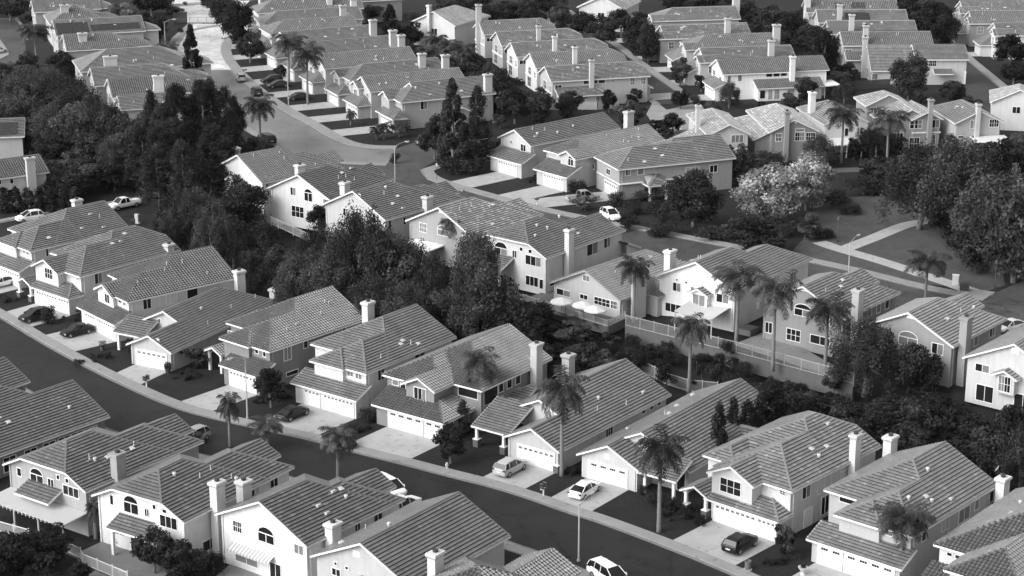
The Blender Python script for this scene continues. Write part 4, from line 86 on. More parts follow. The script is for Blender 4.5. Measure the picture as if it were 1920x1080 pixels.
{'n':'I2','x':54.99,'y':354.2,'z':3,'rz':1.689,'wall':0.26,'roof':['flat',0.27,0.55],'label':'dark grey gabled house with a mid-wall chimney and white-framed windows','tr':0.7,'ms':[{'r':[0,18.4,0,9.18,5.4],'t':'u','e':'gh'},{'r':[1.2,18.6,3,11.78,3.8],'t':'u','e':'gh'}],'win':[{'o':[0.45,7.83,3.69],'e':[0,-1],'n':[-1,0],'w':1.03,'h':1.33,'k':'g','l':0},{'o':[0.45,4.3,3.66],'e':[0,-1],'n':[-1,0],'w':1.64,'h':1.51,'k':'g','l':1},{'o':[0.45,2.31,3.77],'e':[0,-1],'n':[-1,0],'w':1.69,'h':1.27,'k':'g','l':0},{'o':[0.45,4.26,5.32],'e':[0,-1],'n':[-1,0],'w':1.58,'h':0.47,'k':'p','l':2},{'o':[0.45,4.52,6.79],'e':[0,-1],'n':[-1,0],'w':0.51,'h':0.58,'k':'v','l':0}],'gd':[],'ch':[[0.1,6.058,1.1,0.8,-0.2,9.2,1]],'vt':[],'col':[],'ex':[],'ct':0.28,'dp':[[0.95,0.39,5.4],[16.95,0.39,5.4],[0.39,8.48,5.4]]},
{'n':'I3','x':65.37,'y':361.02,'z':3,'rz':1.78,'wall':0.66,'roof':['flat',0.2,0.45],'label':'white house half hidden by palms with a white patio cover','tr':0.7,'ms':[{'r':[0,15,0,9,5.4],'t':'u','e':'gh'}],'win':[{'o':[0.45,2.43,3.13],'e':[0,-1],'n':[-1,0],'w':1.02,'h':1.37,'k':'w','l':2},{'o':[0.45,4.83,3.05],'e':[0,-1],'n':[-1,0],'w':0.67,'h':1.41,'k':'p','l':0},{'o':[0.45,2.6,3.2],'e':[0,-1],'n':[-1,0],'w':1.2,'h':1.3,'k':'w','l':2}],'gd':[],'ch':[[9,8.2,1.4,1,4,9.6,0]],'vt':[],'col':[],'ex':[['patio',-4,0.4,0,9,2.7,0.75]]},
{'n':'I4','x':79.07,'y':363.97,'z':3,'rz':1.693,'wall':0.3,'roof':['flat',0.25,0.45],'label':'grey house with a stepped pale roof and French doors to the garden','tr':0.7,'ms':[{'r':[-0.1,10,0,5.9,5.4],'t':'u','e':'gg'},{'r':[0.9,13,0.3,11,4.6],'t':'u','e':'gg','zb':-0.3},{'r':[9,17,3.2,12,6.2],'t':'u','e':'gh'}],'win':[{'o':[0.35,6.07,3.73],'e':[0,-1],'n':[-1,0],'w':2.21,'h':1.51,'k':'t','l':1},{'o':[0.35,2.06,3.75],'e':[0,-1],'n':[-1,0],'w':1.53,'h':1.46,'k':'w','l':1},{'o':[0.35,5.99,-0.25],'e':[0,-1],'n':[-1,0],'w':1.82,'h':2.23,'k':'g','l':0},{'o':[1.35,9.34,-0.15],'e':[0,-1],'n':[-1,0],'w':2.36,'h':2.84,'k':'g','l':0},{'o':[0.35,2.14,0.67],'e':[0,-1],'n':[-1,0],'w':0.96,'h':1.79,'k':'g','l':0},{'o':[9.45,8.5,4.6],'e':[0,-1],'n':[-1,0],'w':1,'h':1.2,'k':'g','l':0},{'o':[9.45,10.8,4.6],'e':[0,-1],'n':[-1,0],'w':1,'h':1.2,'k':'g','l':0}],'gd':[],'ch':[[0.1,2.478,1,0.8,-0.2,9.2,1]],'vt':[],'col':[],'ex':[['band',0.25,0.36,0.2,5.6,2.75,0.25]],'ct':0.32,'dp':[[0.85,0.39,5.4],[8.55,0.39,5.4],[0.29,5.2,5.4]]},
{'n':'I5','x':80.6,'y':359.57,'z':3,'rz':1.71,'wall':0.42,'roof':['flat',0.15,0.1],'label':'grey house with flat white patio cover and a closed parasol below','tr':0.7,'ms':[{'r':[0.7,15,-9.2,0,5.4],'t':'u','e':'gh'}],'win':[{'o':[1.15,-3.08,4.35],'e':[0,-1],'n':[-1,0],'w':1.11,'h':1.44,'k':'w','l':2},{'o':[1.15,-6.71,4.46],'e':[0,-1],'n':[-1,0],'w':1.71,'h':1.38,'k':'g','l':0},{'o':[1.15,-0.92,2.63],'e':[0,-1],'n':[-1,0],'w':0.95,'h':0.33,'k':'p','l':0}],'gd':[],'ch':[[0.7,-4.2,1,0.7,-0.2,9,1]],'vt':[[8.06,-2.89,6.84,1],[7.68,-2.43,6.62,0],[5.91,-3.2,6.99,2]],'col':[],'ex':[['patio',-3.6,1,-9.6,-3,2.8,0.6]],'dp':[[1.65,-0.39,5.4],[13.55,-0.39,5.4],[1.09,-8.5,5.4]]},
{'n':'I6','x':90.97,'y':378.66,'z':3,'rz':1.361,'wall':0.62,'roof':['flat',0.24,0.6],'label':'house with pale tile roof at the right edge below the cul-de-sac','tr':0.7,'ms':[{'r':[0,11,-11,0,5.4],'t':'u','e':'gh'}],'win':[{'o':[7.3,-0.45,3.4],'e':[1,0],'n':[0,1],'w':1.4,'h':1.2,'k':'w','l':0},{'o':[0.45,-5.7,3.4],'e':[0,1],'n':[-1,0],'w':1.4,'h':1.2,'k':'w','l':0}],'gd':[],'ch':[],'vt':[],'col':[],'ex':[]},
{'n':'J1','x':106.21,'y':464.19,'z':3,'rz':0.018,'wall':0.33,'roof':['barrel',0.17,0],'label':'grey house with barrel tiles and an open garage in the far right row','tr':0.7,'ms':[{'r':[0,18,0,9,5.4],'t':'u','e':'gg'},{'r':[-0.8,4,0.03,4.6,5.38],'t':'u','e':'gg'},{'r':[-3.2,0.6,3.2,9.2,2.65],'t':'pn','e':'hg'}],'win':[{'o':[-0.35,2.9,2.9],'e':[0,-1],'n':[-1,0],'w':1.2,'h':1.8,'k':'g','l':0},{'o':[1.35,0.45,3],'e':[1,0],'n':[0,-1],'w':1.3,'h':1.5,'k':'g','l':2},{'o':[0.45,7.3,3],'e':[0,-1],'n':[-1,0],'w':1,'h':1.4,'k':'g','l':0}],'gd':[{'o':[-2.75,8.4,0.02],'e':[0,-1],'n':[-1,0],'w':4.4,'h':2.15,'c':7,'t':0.55}],'ch':[],'vt':[[14.66,2.73,6.76,2],[2.89,3.11,6.94,0],[5.28,1.2,6.03,1],[4.63,1.41,6.13,0]],'col':[],'ex':[]},
{'n':'J2','x':108.49,'y':448.84,'z':3,'rz':0.018,'wall':0.62,'roof':['flat',0.17,0.05],'label':'white house with a tall narrow gable beside the far right drive','tr':0.7,'ms':[{'r':[0,18,0,9,5.4],'t':'u','e':'gg'},{'r':[-0.8,4,0.03,4.6,5.38],'t':'u','e':'gg'},{'r':[-3.2,0.6,3.2,9.2,2.65],'t':'pn','e':'hg'}],'win':[{'o':[-0.35,2.9,2.9],'e':[0,-1],'n':[-1,0],'w':1.2,'h':1.8,'k':'g','l':0},{'o':[1.35,0.45,3],'e':[1,0],'n':[0,-1],'w':1.3,'h':1.5,'k':'g','l':2},{'o':[0.45,7.3,3],'e':[0,-1],'n':[-1,0],'w':1,'h':1.4,'k':'g','l':0}],'gd':[{'o':[-2.75,8.4,0.02],'e':[0,-1],'n':[-1,0],'w':4.4,'h':2.15,'c':7,'t':0.55}],'ch':[],'vt':[[4.27,1.13,5.99,0],[2.95,2.93,6.86,1],[8.88,2.69,6.74,1],[6.83,2.37,6.59,0]],'col':[],'ex':[]},
{'n':'J3','x':107.21,'y':478.6,'z':3,'rz':0.018,'wall':0.5,'roof':['flat',0.19,0.5],'label':'house with weathered pale roof at the top right corner','tr':0.7,'ms':[{'r':[0,18,0,9,5.4],'t':'u','e':'gg'},{'r':[-0.8,4,0.03,4.6,5.38],'t':'u','e':'gg'},{'r':[-3.2,0.6,3.2,9.2,2.65],'t':'pn','e':'hg'}],'win':[{'o':[-0.35,2.9,2.9],'e':[0,-1],'n':[-1,0],'w':1.2,'h':1.8,'k':'g','l':0},{'o':[1.35,0.45,3],'e':[1,0],'n':[0,-1],'w':1.3,'h':1.5,'k':'g','l':2},{'o':[0.45,7.3,3],'e':[0,-1],'n':[-1,0],'w':1,'h':1.4,'k':'g','l':0}],'gd':[{'o':[-2.75,8.4,0.02],'e':[0,-1],'n':[-1,0],'w':4.4,'h':2.15,'c':7,'t':0.55}],'ch':[],'vt':[[7.27,2.75,6.77,0],[10.24,1.82,6.33,1],[4.71,1.29,6.07,2],[6.02,1.39,6.12,1]],'col':[],'ex':[]},
{'n':'L1','x':-79.02,'y':336.21,'z':0,'rz':-2.58,'wall':0.52,'roof':['barrel',0.105,0],'label':'pale house with tall full-height chimney and barrel tiles at the left edge','tr':0.7,'ms':[{'r':[0,18,-9,0,5.4],'t':'u','e':'gg'}],'win':[{'o':[6.79,-0.45,4.17],'e':[-1,0],'n':[0,1],'w':0.53,'h':0.8,'k':'p','l':0},{'o':[8.67,-0.45,4.33],'e':[-1,0],'n':[0,1],'w':0.33,'h':0.74,'k':'p','l':0},{'o':[1.56,-0.45,1.24],'e':[-1,0],'n':[0,1],'w':0.87,'h':1.06,'k':'g','l':2},{'o':[7.35,-0.45,1.91],'e':[-1,0],'n':[0,1],'w':1.92,'h':1.28,'k':'w','l':1}],'gd':[],'ch':[[3.37,0.4,1.5,0.8,-0.2,8.49,0]],'vt':[],'col':[],'ex':[]},
{'n':'L2','x':-89.39,'y':362.88,'z':0,'rz':-2.967,'wall':0.45,'roof':['flat',0.12,0.1],'label':'house with two dark strips of solar panels at the left edge','tr':0.7,'ms':[{'r':[0,16,-10,0,5.4],'t':'u','e':'gg'}],'win':[],'gd':[],'ch':[[8,-5,1.3,1,4,9.2,0]],'vt':[],'col':[],'ex':[['solar',[1.3,9,0,5.4,0.6,1.9],0,-1],['solar',[1.3,9,0,5.4,2.3,4.2],0,-1]]},
{'n':'K1','x':-73.13,'y':371.54,'z':3,'rz':0.332,'wall':0.6,'roof':['flat',0.155,0.1],'label':'pale house with a gabled wing and white patio cover above the dark pines','tr':0.7,'ms':[{'r':[0,15,0,8,5.4],'t':'u','e':'gh'},{'r':[7,18.5,0.8,6.6,5.38],'t':'u','e':'gh'}],'win':[{'o':[0.45,7.15,2.9],'e':[0,-1],'n':[-1,0],'w':1.5,'h':2,'k':'a','l':0},{'o':[0.45,9.4,3.1],'e':[0,-1],'n':[-1,0],'w':0.8,'h':1.4,'k':'p','l':0},{'o':[0.45,3.25,2.9],'e':[0,-1],'n':[-1,0],'w':1.3,'h':1.3,'k':'w','l':0}],'gd':[],'ch':[],'vt':[[8.32,1.28,6.06,1],[6.73,2.5,6.65,1],[2.76,1.76,6.29,0],[10.15,2.32,6.57,0]],'col':[],'ex':[['patio',-2,3,8.2,14,2.7,0.7]]},
{'n':'K2','x':-76.88,'y':382.65,'z':3,'rz':0.332,'wall':0.6,'roof':['barrel',0.13,0],'label':'white-gabled house with barrel tiles and a broad pale chimney above the grove','tr':0.7,'ms':[{'r':[0,19,0,11,5.4],'t':'u','e':'gh'},{'r':[11,22.5,0.8,6.6,5.38],'t':'u','e':'gh'}],'win':[{'o':[0.45,7.15,2.9],'e':[0,-1],'n':[-1,0],'w':1.5,'h':2,'k':'a','l':0},{'o':[0.45,9.4,3.1],'e':[0,-1],'n':[-1,0],'w':0.8,'h':1.4,'k':'p','l':0},{'o':[0.45,3.25,2.9],'e':[0,-1],'n':[-1,0],'w':1.3,'h':1.3,'k':'w','l':0}],'gd':[],'ch':[[9,-0.2,1.9,1,-0.2,9.2,0]],'vt':[[6.96,1.23,6.04,2],[15.4,3.62,7.19,1],[8.22,1.08,5.97,1],[10.79,2.17,6.49,0]],'col':[],'ex':[]},
{'n':'K3','x':-82.35,'y':393.54,'z':3,'rz':0.332,'wall':0.45,'roof':['flat',0.155,0.05],'label':'house with long flat tile roof in front of twin-flue chimney','tr':0.7,'ms':[{'r':[0,20,0,11,5.4],'t':'u','e':'gh'},{'r':[12,23.5,0.8,6.6,5.38],'t':'u','e':'gh'}],'win':[{'o':[0.45,7.15,2.9],'e':[0,-1],'n':[-1,0],'w':1.5,'h':2,'k':'a','l':0},{'o':[0.45,9.4,3.1],'e':[0,-1],'n':[-1,0],'w':0.8,'h':1.4,'k':'p','l':0},{'o':[0.45,3.25,2.9],'e':[0,-1],'n':[-1,0],'w':1.3,'h':1.3,'k':'w','l':0}],'gd':[],'ch':[[4.5,8.5,2.6,1.1,4,9.6,0]],'vt':[[7.35,1.5,6.17,2],[16.23,4.66,7.69,1],[5.65,4.14,7.44,0],[14.28,2.22,6.52,0]],'col':[],'ex':[]},
{'n':'K4','x':-88.05,'y':407.76,'z':3,'rz':0.332,'wall':0.42,'roof':['flat',0.15,0.05],'label':'house with hipped roof and wide flue stack behind a dark round tree','tr':0.7,'ms':[{'r':[0,24,0,13,5.4],'t':'u','e':'hh'},{'r':[16,27.5,0.8,6.6,5.38],'t':'u','e':'gh'}],'win':[{'o':[0.45,7.15,2.9],'e':[0,-1],'n':[-1,0],'w':1.5,'h':2,'k':'a','l':0},{'o':[0.45,9.4,3.1],'e':[0,-1],'n':[-1,0],'w':0.8,'h':1.4,'k':'p','l':0},{'o':[0.45,3.25,2.9],'e':[0,-1],'n':[-1,0],'w':1.3,'h':1.3,'k':'w','l':0}],'gd':[],'ch':[],'vt':[[15.42,2.56,6.68,0],[11.26,2.13,6.47,2],[11.77,2.2,6.51,2],[14.63,4.4,7.56,0]],'col':[],'ex':[]},
{'n':'K5','x':-95.72,'y':430.49,'z':3,'rz':0.332,'wall':0.42,'roof':['barrel',0.16,0],'label':'house with barrel tiles and a low cream chimney behind the left palms','tr':0.7,'ms':[{'r':[0,15,0,11,5.4],'t':'u','e':'gh'},{'r':[7,18.5,0.8,6.6,5.38],'t':'u','e':'gh'}],'win':[{'o':[0.45,7.15,2.9],'e':[0,-1],'n':[-1,0],'w':1.5,'h':2,'k':'a','l':0},{'o':[0.45,9.4,3.1],'e':[0,-1],'n':[-1,0],'w':0.8,'h':1.4,'k':'p','l':0},{'o':[0.45,3.25,2.9],'e':[0,-1],'n':[-1,0],'w':1.3,'h':1.3,'k':'w','l':0}],'gd':[],'ch':[[4,3,1.8,1,4,8.6,0]],'vt':[[6.49,4.5,7.61,2],[3.43,2.43,6.62,2],[3.59,1.66,6.25,0],[11.69,2.32,6.56,2]],'col':[],'ex':[]},
{'n':'K6','x':-101.78,'y':448.48,'z':3,'rz':0.332,'wall':0.42,'roof':['flat',0.165,0],'label':'house with a long dark strip of solar panels by the left palm','tr':0.7,'ms':[{'r':[0,20,0,11,5.4],'t':'u','e':'gg'},{'r':[12,23.5,0.8,6.6,5.38],'t':'u','e':'gh'}],'win':[{'o':[0.45,7.15,2.9],'e':[0,-1],'n':[-1,0],'w':1.5,'h':2,'k':'a','l':0},{'o':[0.45,9.4,3.1],'e':[0,-1],'n':[-1,0],'w':0.8,'h':1.4,'k':'p','l':0},{'o':[0.45,3.25,2.9],'e':[0,-1],'n':[-1,0],'w':1.3,'h':1.3,'k':'w','l':0}],'gd':[],'ch':[],'vt':[[8.75,4.53,7.62,2],[6.71,3.68,7.22,0],[3.95,4.5,7.61,2],[13.48,2.61,6.71,1]],'col':[],'ex':[['solar',[0.4,7.5,0,5.4,0.4,4.6],0,1],['solar',[8,19,0,5.4,1,3.2],0,1]]},
{'n':'K7','x':-106.51,'y':463.81,'z':3,'rz':0.332,'wall':0.45,'roof':['barrel',0.17,0],'label':'house with hipped barrel-tile roof behind the solar-panel house','tr':0.7,'ms':[{'r':[0,13,0,13,5.4],'t':'u','e':'hh'},{'r':[5,16.5,0.8,6.6,5.38],'t':'u','e':'gh'}],'win':[{'o':[0.45,7.15,2.9],'e':[0,-1],'n':[-1,0],'w':1.5,'h':2,'k':'a','l':0},{'o':[0.45,9.4,3.1],'e':[0,-1],'n':[-1,0],'w':0.8,'h':1.4,'k':'p','l':0},{'o':[0.45,3.25,2.9],'e':[0,-1],'n':[-1,0],'w':1.3,'h':1.3,'k':'w','l':0}],'gd':[],'ch':[[4,4,1.8,1,4,9,0]],'vt':[[4.23,3.52,7.14,0],[5.55,2.08,6.45,0],[8.74,5.28,7.98,2],[7.17,2.49,6.64,1]],'col':[],'ex':[]},
{'n':'K8','x':-113.73,'y':479.53,'z':3,'rz':0.332,'wall':0.35,'roof':['flat',0.17,0.1],'label':'dark-walled house with a dormer window at the top left','tr':0.7,'ms':[{'r':[0,16,0,9,5.4],'t':'u','e':'gg'},{'r':[8,19.5,0.8,6.6,5.38],'t':'u','e':'gh'}],'win':[{'o':[0.45,7.15,2.9],'e':[0,-1],'n':[-1,0],'w':1.5,'h':2,'k':'a','l':0},{'o':[0.45,9.4,3.1],'e':[0,-1],'n':[-1,0],'w':0.8,'h':1.4,'k':'p','l':0},{'o':[0.45,3.25,2.9],'e':[0,-1],'n':[-1,0],'w':1.3,'h':1.3,'k':'w','l':0}],'gd':[],'ch':[],'vt':[[4.16,1.79,6.31,0],[4.93,2.55,6.68,0],[12.14,3.65,7.2,1],[4.88,1.73,6.28,1]],'col':[],'ex':[]},
{'n':'N1','x':-23.39,'y':466.75,'z':3,'rz':1.047,'wall':0.62,'roof':['barrel',0.18,0],'label':'white house with hipped barrel-tile roof at the top between trees','tr':0.7,'ms':[{'r':[0,16,-12,0,5.4],'t':'u','e':'gh'}],'win':[{'o':[0.45,-6.8,3],'e':[0,1],'n':[-1,0],'w':1.6,'h':1.3,'k':'w','l':0}],'gd':[],'ch':[[-0.1,-5,1,0.7,-0.2,9.8,1]],'vt':[],'col':[],'ex':[]},
{'n':'N2','x':15.66,'y':487.14,'z':3,'rz':1.222,'wall':0.6,'roof':['flat',0.3,0.5],'label':'white gabled house half hidden at the top behind bare branches','tr':0.7,'ms':[{'r':[0,14,-12,0,5.4],'t':'u','e':'gg'}],'win':[{'o':[0.45,-6.8,3],'e':[0,1],'n':[-1,0],'w':1.6,'h':1.3,'k':'w','l':0}],'gd':[],'ch':[],'vt':[],'col':[],'ex':[]},
{'n':'N3','x':-37.91,'y':494.98,'z':3,'rz':0.349,'wall':0.3,'roof':['flat',0.16,0],'label':'dark house with white-framed windows at the top behind trees','tr':0.7,'ms':[{'r':[0,12,0,10,5.4],'t':'u','e':'gg'}],'win':[{'o':[0.45,3.7,2.6],'e':[0,-1],'n':[-1,0],'w':1.4,'h':1.8,'k':'g','l':0},{'o':[0.45,7.7,2.6],'e':[0,-1],'n':[-1,0],'w':1.4,'h':1.8,'k':'g','l':0}],'gd':[],'ch':[],'vt':[],'col':[],'ex':[]}],
'trees': [['broad',-42.84,311.46,1.5,9.48,7.84,'very dark round tree behind the white barrel-tile house'],
['pepper',-52.92,309.23,0.9,7.87,6.77,0],
['oak',-48.55,308.32,0.9,8.97,6.59,0],
['pepper',-51.23,303.82,0.9,6.47,5.83,0],
['oak',-43.37,299.15,0.9,7.15,6.57,0],
['pepper',-37.81,293.77,0.9,7.13,6.79,0],
['pepper',-46.65,300.89,0.9,5.99,4.95,0],
['oak',-34.29,289.65,0.9,5.39,5.58,0],
['pepper',-31.36,284.32,0.9,5.72,5.49,0],
['pepper',-27.62,277.65,0.9,11.23,7.37,0],
['pepper',-23.7,266.98,0.9,8.51,7.41,0],
['oak',-16.8,269.34,0.9,13.03,8.96,0],
['oak',-12.73,270.29,0.9,7.12,7.49,0],
['pepper',-17.63,264.66,0.9,6.16,6.61,0],
['pepper',-8.21,269.34,0.9,6.25,6.72,0],
['pepper',-13.38,260.13,0.9,6.07,6.51,0],
['pepper',-31.84,277.65,0.9,5.29,6.14,0],
['pepper',-26.66,266.98,0.9,5.43,5.92,0],
['pepper',-20.32,261.03,0.9,5.03,6.53,0],
['pepper',-38.42,284.32,0.9,5.72,4.7,0],
['pepper',-21.49,269.43,1.5,15,9.7,'broad feathery tree in front of the grey-beige gable'],
['pepper',-5.12,263.82,1.8,13.38,7.32,'tall drooping tree left of the clipped-gable house back'],
['oak',-2.5,256.18,1.5,11.17,7.84,'leafy tree just left of the parasol patio'],
['oak',0.14,254.37,1,7.81,7.8,'bushy tree below the patio railing end'],
['broad',-30.23,306.97,2.6,4.86,3.69,'small dark tree against the white gable with the arched window'],
['shrub',4.01,262.99,3,3.06,4.37,'dark hedge bush beside the parasol patio'],
['broad',8.91,249,0.3,4.41,5.57,'round bush behind the barrel-tile house chimney'],
['oak',7.51,257.05,1.2,3.77,6.44,'low spreading bush under the patio railing'],
['shrub',16.69,249.11,1,3.68,4.17,1],
['shrub',19.73,243.05,1,3.6,3.4,1],
['shrub',25.61,244.04,1,2.53,3.14,1],
['shrub',29.9,245.84,1,2.48,2.75,1],
['shrub',32.45,247.06,1,2.34,2.07,1],
['shrub',23.65,249.11,1,2.06,2.78,1],
['shrub',15.71,256.53,1,2.49,3.57,1],
['shrub',18.78,254.37,1,1.87,2.84,1],
['shrub',27.39,241.47,1,2.01,2.71,1],
['shrub',33.14,241.47,1,2.01,2.44,1],
['shrub',36.16,238.77,1,1.99,2.68,1],
['shrub',22.14,256.53,1,1.13,2.14,1],
['shrub',25.93,251.19,1,1.48,2.38,1],
['shrub',14.29,243.05,1,2.17,3.4,1],
['shrub',30.85,239.15,1,1.78,2.68,1],
['shrub',27.81,248.86,3,2.27,2.5,'dark clipped shrub at the bend of the long railing'],
['palm',22.44,241.19,0.6,10.46,5.27,'palm growing in front of the white railing on the slope'],
['palm',29.66,254,3,10.77,7.91,'leftmost big palm of the three before the bright white house'],
['palm',33.25,243.51,3,12.65,6.8,'middle palm between the bright white and dark grey houses'],
['palm',39.73,242.71,3,9.82,6.51,'palm in front of the dark grey house windows'],
['palm',16.62,262.99,3,9.12,5.39,'palm leaning before the barrel-tile roof near the parasols'],
['palm',-8.91,289.59,3,7.67,4.46,'lone thin palm beside the white patio cover'],
['palm',-3.97,231.03,0,10.05,5.47,'palm rising before the corner windows of the dark grey house'],
['palm',5.68,215.08,0,12.52,6.35,'tall shaggy palm beside the garage with the silver car'],
['palm',15.73,199.58,0,11.41,6.18,'palm with long pale trunk on the lawn by the porch'],
['palm',39.29,187.3,0,8.57,6.71,'drooping palm before the garage of the dish-roof house'],
['palm',-33.45,224.06,0,7.02,3.29,'small palm at the kerb below the street lamp'],
['palm',-19.81,213.04,0,7.01,4.85,'bushy palm at the near kerb by the dark car'],
['palm',-29.01,224.06,0,3.79,5.07,'low wide palm crown over the kerb edge'],
['palm',-37.58,222.05,0,2.83,2.51,'small palm behind the two rear roofs by a grey car'],
['palm',-8.48,201.39,0,2.19,2.88,'dark spiky low palm behind a rear valley'],
['palm',58.35,272.58,3,7.22,7.83,'full round palm by the park pavement'],
['palm',-41.23,401.46,3,12.39,7.75,'thick street palm in front of the garage row'],
['palm',-47,420.5,3,11.11,8.1,'second tall street palm just behind the thick one'],
['palm',-45.93,360.28,3,10.5,6.42,'slender pale-trunk palm beside the black van'],
['palm',-31.18,382.59,3,3.15,2.88,'small palm on a front lawn of the curved street'],
['palm',-25.37,370.47,3,2.76,3.4,'left one of two low palms at the corner drive'],
['palm',-23.97,370.47,3,3.27,3.8,'right one of two low palms at the corner drive'],
['palm',58.79,352.18,3,10.87,7.24,'left palm of two beside the white patio cover'],
['palm',66.57,349.81,3,10.62,7.95,'right palm of two beside the grey gabled house'],
['palm',-73.89,428.94,3,7.75,6.19,'shaggy palm left of the big street conifer'],
['palm',-104.59,440.7,3,9.58,8.93,'spreading palm beside the road at the top left'],
['palm',-17.15,443.73,3,6.92,7.1,2],
['palm',-13.34,434.74,3,7.37,6.73,2],
['palm',-10.47,426.09,3,8.05,6.83,2],
['palm',-18.68,437.7,3,5.31,5.84,2],
['palm',68.31,415.04,3,3.94,5.55,'small palm in the garden right of the low tiled wing'],
['palm',65.05,461.49,3,3.71,4.42,'palm half hidden in the dark trees behind the white house'],
['palm',12,407.11,3,3.88,3.71,'little palm in front of the clerestory house windows'],
['palm',-44.29,197.94,0,4.43,2.27,'spiky palm between the grey and white rear walls'],
['broad',-7.13,218.75,0,4.98,3.72,'small airy tree on the lawn beside the double garage'],
['broad',-30.11,237.07,0,5.3,4,'dark bushy tree beside the garage under the street lamp'],
['shrub',-64.91,270.63,0,3.15,3.3,'clipped round bush beside the dark car'],
['shrub',20.41,201.39,0,1.44,1.84,'round clipped bush at the corner of the garage drive'],
['broad',28.45,193.93,0,3.76,2.45,'spiky dark bush beside the triple-window garage'],
['shrub',16.08,207.15,0,1.92,3.55,'flower bed bush under the porch of the palm lawn'],
['shrub',17.88,205.25,0,1.78,2.93,'low plants beside the long pale palm trunk'],
['shrub',14.66,210.14,0,1.29,1.8,'small bush beside the white sedan drive'],
['oak',-41.36,251.91,0,3.57,3.94,'leggy bush along the side wall by the potted bush'],
['shrub',-50.42,256.58,0,2.12,2.86,'dark bush beside the porch of the long roof'],
['shrub',-68.93,281.98,0,1.63,1.56,'thin dark bush beside the porch at the left'],
['shrub',-17.67,232.47,0,1.75,3.93,'low weeds between two garages'],
['column',-5.92,228.02,0,4.32,2.19,'narrow dark tree between two garages'],
['column',23.72,217.14,0,7.89,2.46,3],
['column',25.89,222.05,0,7.03,2.14,3],
['column',27.52,222.05,0,6.57,2.51,3],
['column',29.42,223.72,0,6.87,3.16,3],
['column',31.1,224.57,0,7.63,3.17,3],
['column',32.8,225.43,0,7.72,3.18,3],
['broad',37.54,229.64,0.4,4.48,5.82,4],
['broad',39.95,224.42,0.4,5.41,6.34,4],
['broad',35.44,233.25,0.4,3.49,5.25,4],
['broad',44.39,224.42,0.4,5.75,6.97,4],
['broad',48.17,221.06,0.4,7.33,6.88,4],
['broad',52.2,219.41,0.4,5.97,6.84,4],
['broad',54.49,213.03,0.4,6.48,7.27,4],
['pepper',56.72,208.45,0.4,8.27,6.53,4],
['broad',45.39,216.18,0.4,5.25,6.13,4],
['broad',49.33,211.48,0.4,5.17,6.02,4],
['broad',51.88,204.05,0.4,6.27,5.83,4],
['broad',58.42,219.41,0.4,6.63,5.59,4],
['pepper',40.08,231.43,0.4,3.47,3.91,4],
['broad',51.77,229.64,0.4,4.48,5.18,4],
['pepper',44.01,237.81,1.5,9.97,8.67,'big pale drooping tree in front of the slate grey house'],
['broad',50.17,235.77,1.2,7.91,6.62,'dark dense tree beside the slate house arched window'],
['oak',40.01,237.81,1.5,3.54,3.33,'small tree at the end of the long railing'],
['light',40.68,310.21,3,10.2,10.85,'pale silvery round tree at the park edge'],
['light',48.12,319.89,3,9.93,8.72,'second pale tree right behind the silvery one'],
['broad',28.81,310.21,3,9.33,9.49,'dark wide tree beside the stone-trimmed corner house'],
['oak',39.18,337.32,3,7.04,5.13,'upright tree in front of the dark grey gable'],
['broad',36.34,294.36,3,5.86,10.01,'dark round bush at the street edge of the park'],
['oak',46.13,302.54,3,4.46,4.14,'little tree on the park lawn edge'],
['shrub',46.93,339.16,3,3.78,8.28,5],
['shrub',35.69,346.71,3,3.37,5.63,5],
['shrub',38.35,354.57,3,3.73,5.75,5],
['shrub',52.81,323.24,3,3.18,8.8,5],
['shrub',59.23,330.14,3,3.7,8.97,5],
['shrub',54.66,318.24,3,1.97,5.21,5],
['shrub',42.63,305.57,3,2.6,7.52,5],
['shrub',24.06,314.98,3,3.55,6.02,5],
['shrub',20.39,318.24,3,2.24,5.21,5],
['shrub',30.64,302.54,3,2.58,7.45,5],
['shrub',24.24,305.57,3,2.43,7.52,5],
['shrub',18.56,308.65,3,2.62,5.06,5],
['shrub',48.25,304.05,3,1.73,4.99,5],
['pepper',64.28,308.65,3,13.15,12.65,6],
['pepper',69.57,302.54,3,15.45,14.08,6],
['broad',76.89,305.57,3,15.24,12.54,6],
['broad',68.43,301.05,3,9.77,9.89,6],
['pepper',70.69,285.5,3,12.17,11,6],
['broad',74.36,282.83,3,15.24,10.12,6],
['broad',67.46,314.98,3,7.08,8.59,6],
['broad',72.23,299.57,3,13.49,11.49,6],
['oak',76.46,296.66,3,13.38,4.88,'bare pale conifer at the right picture edge'],
['oak',62.57,339.16,3,4.72,6.44,7],
['oak',67.86,342.89,3,3.82,7.44,7],
['oak',73.25,346.71,3,4.33,7.51,7],
['oak',79.71,350.6,3,3.89,7.59,7],
['oak',85.4,350.6,3,4.08,8.54,7],
['oak',91.09,354.57,3,4.91,6.71,7],
['conifer',-10.35,347.48,3,16.24,7.15,'tall dark conifer at the corner above the parked car'],
['pine',-6.4,347.48,3,14.64,6.78,'thin-leaved tree right of the corner conifer'],
['broad',-13.9,354.57,3,8.32,5.75,'dark bush under the corner conifer'],
['shrub',-8.47,347.48,3,3.19,12.23,'dark hedge under the corner conifers'],
['broad',-3.16,392.06,3,9.28,9.48,8],
['broad',0.52,383.98,3,7.03,7.85,8],
['broad',-6.51,404.52,3,6.59,6.51,8],
['broad',-1.08,404.52,3,5.5,7.59,8],
['oak',5.35,382.59,3,7.53,6.18,'leafy tree left of the clerestory house wing'],
['oak',10.41,387.27,3,4.98,4.58,'leafy shrub tree before the low tiled wing'],
['broad',19.23,393.51,3,4.73,3.17,'thin tree by the end of the low tiled wing'],
['oak',22.52,380.29,3,5.42,6.75,'bush tree between the corner house roof and the side street'],
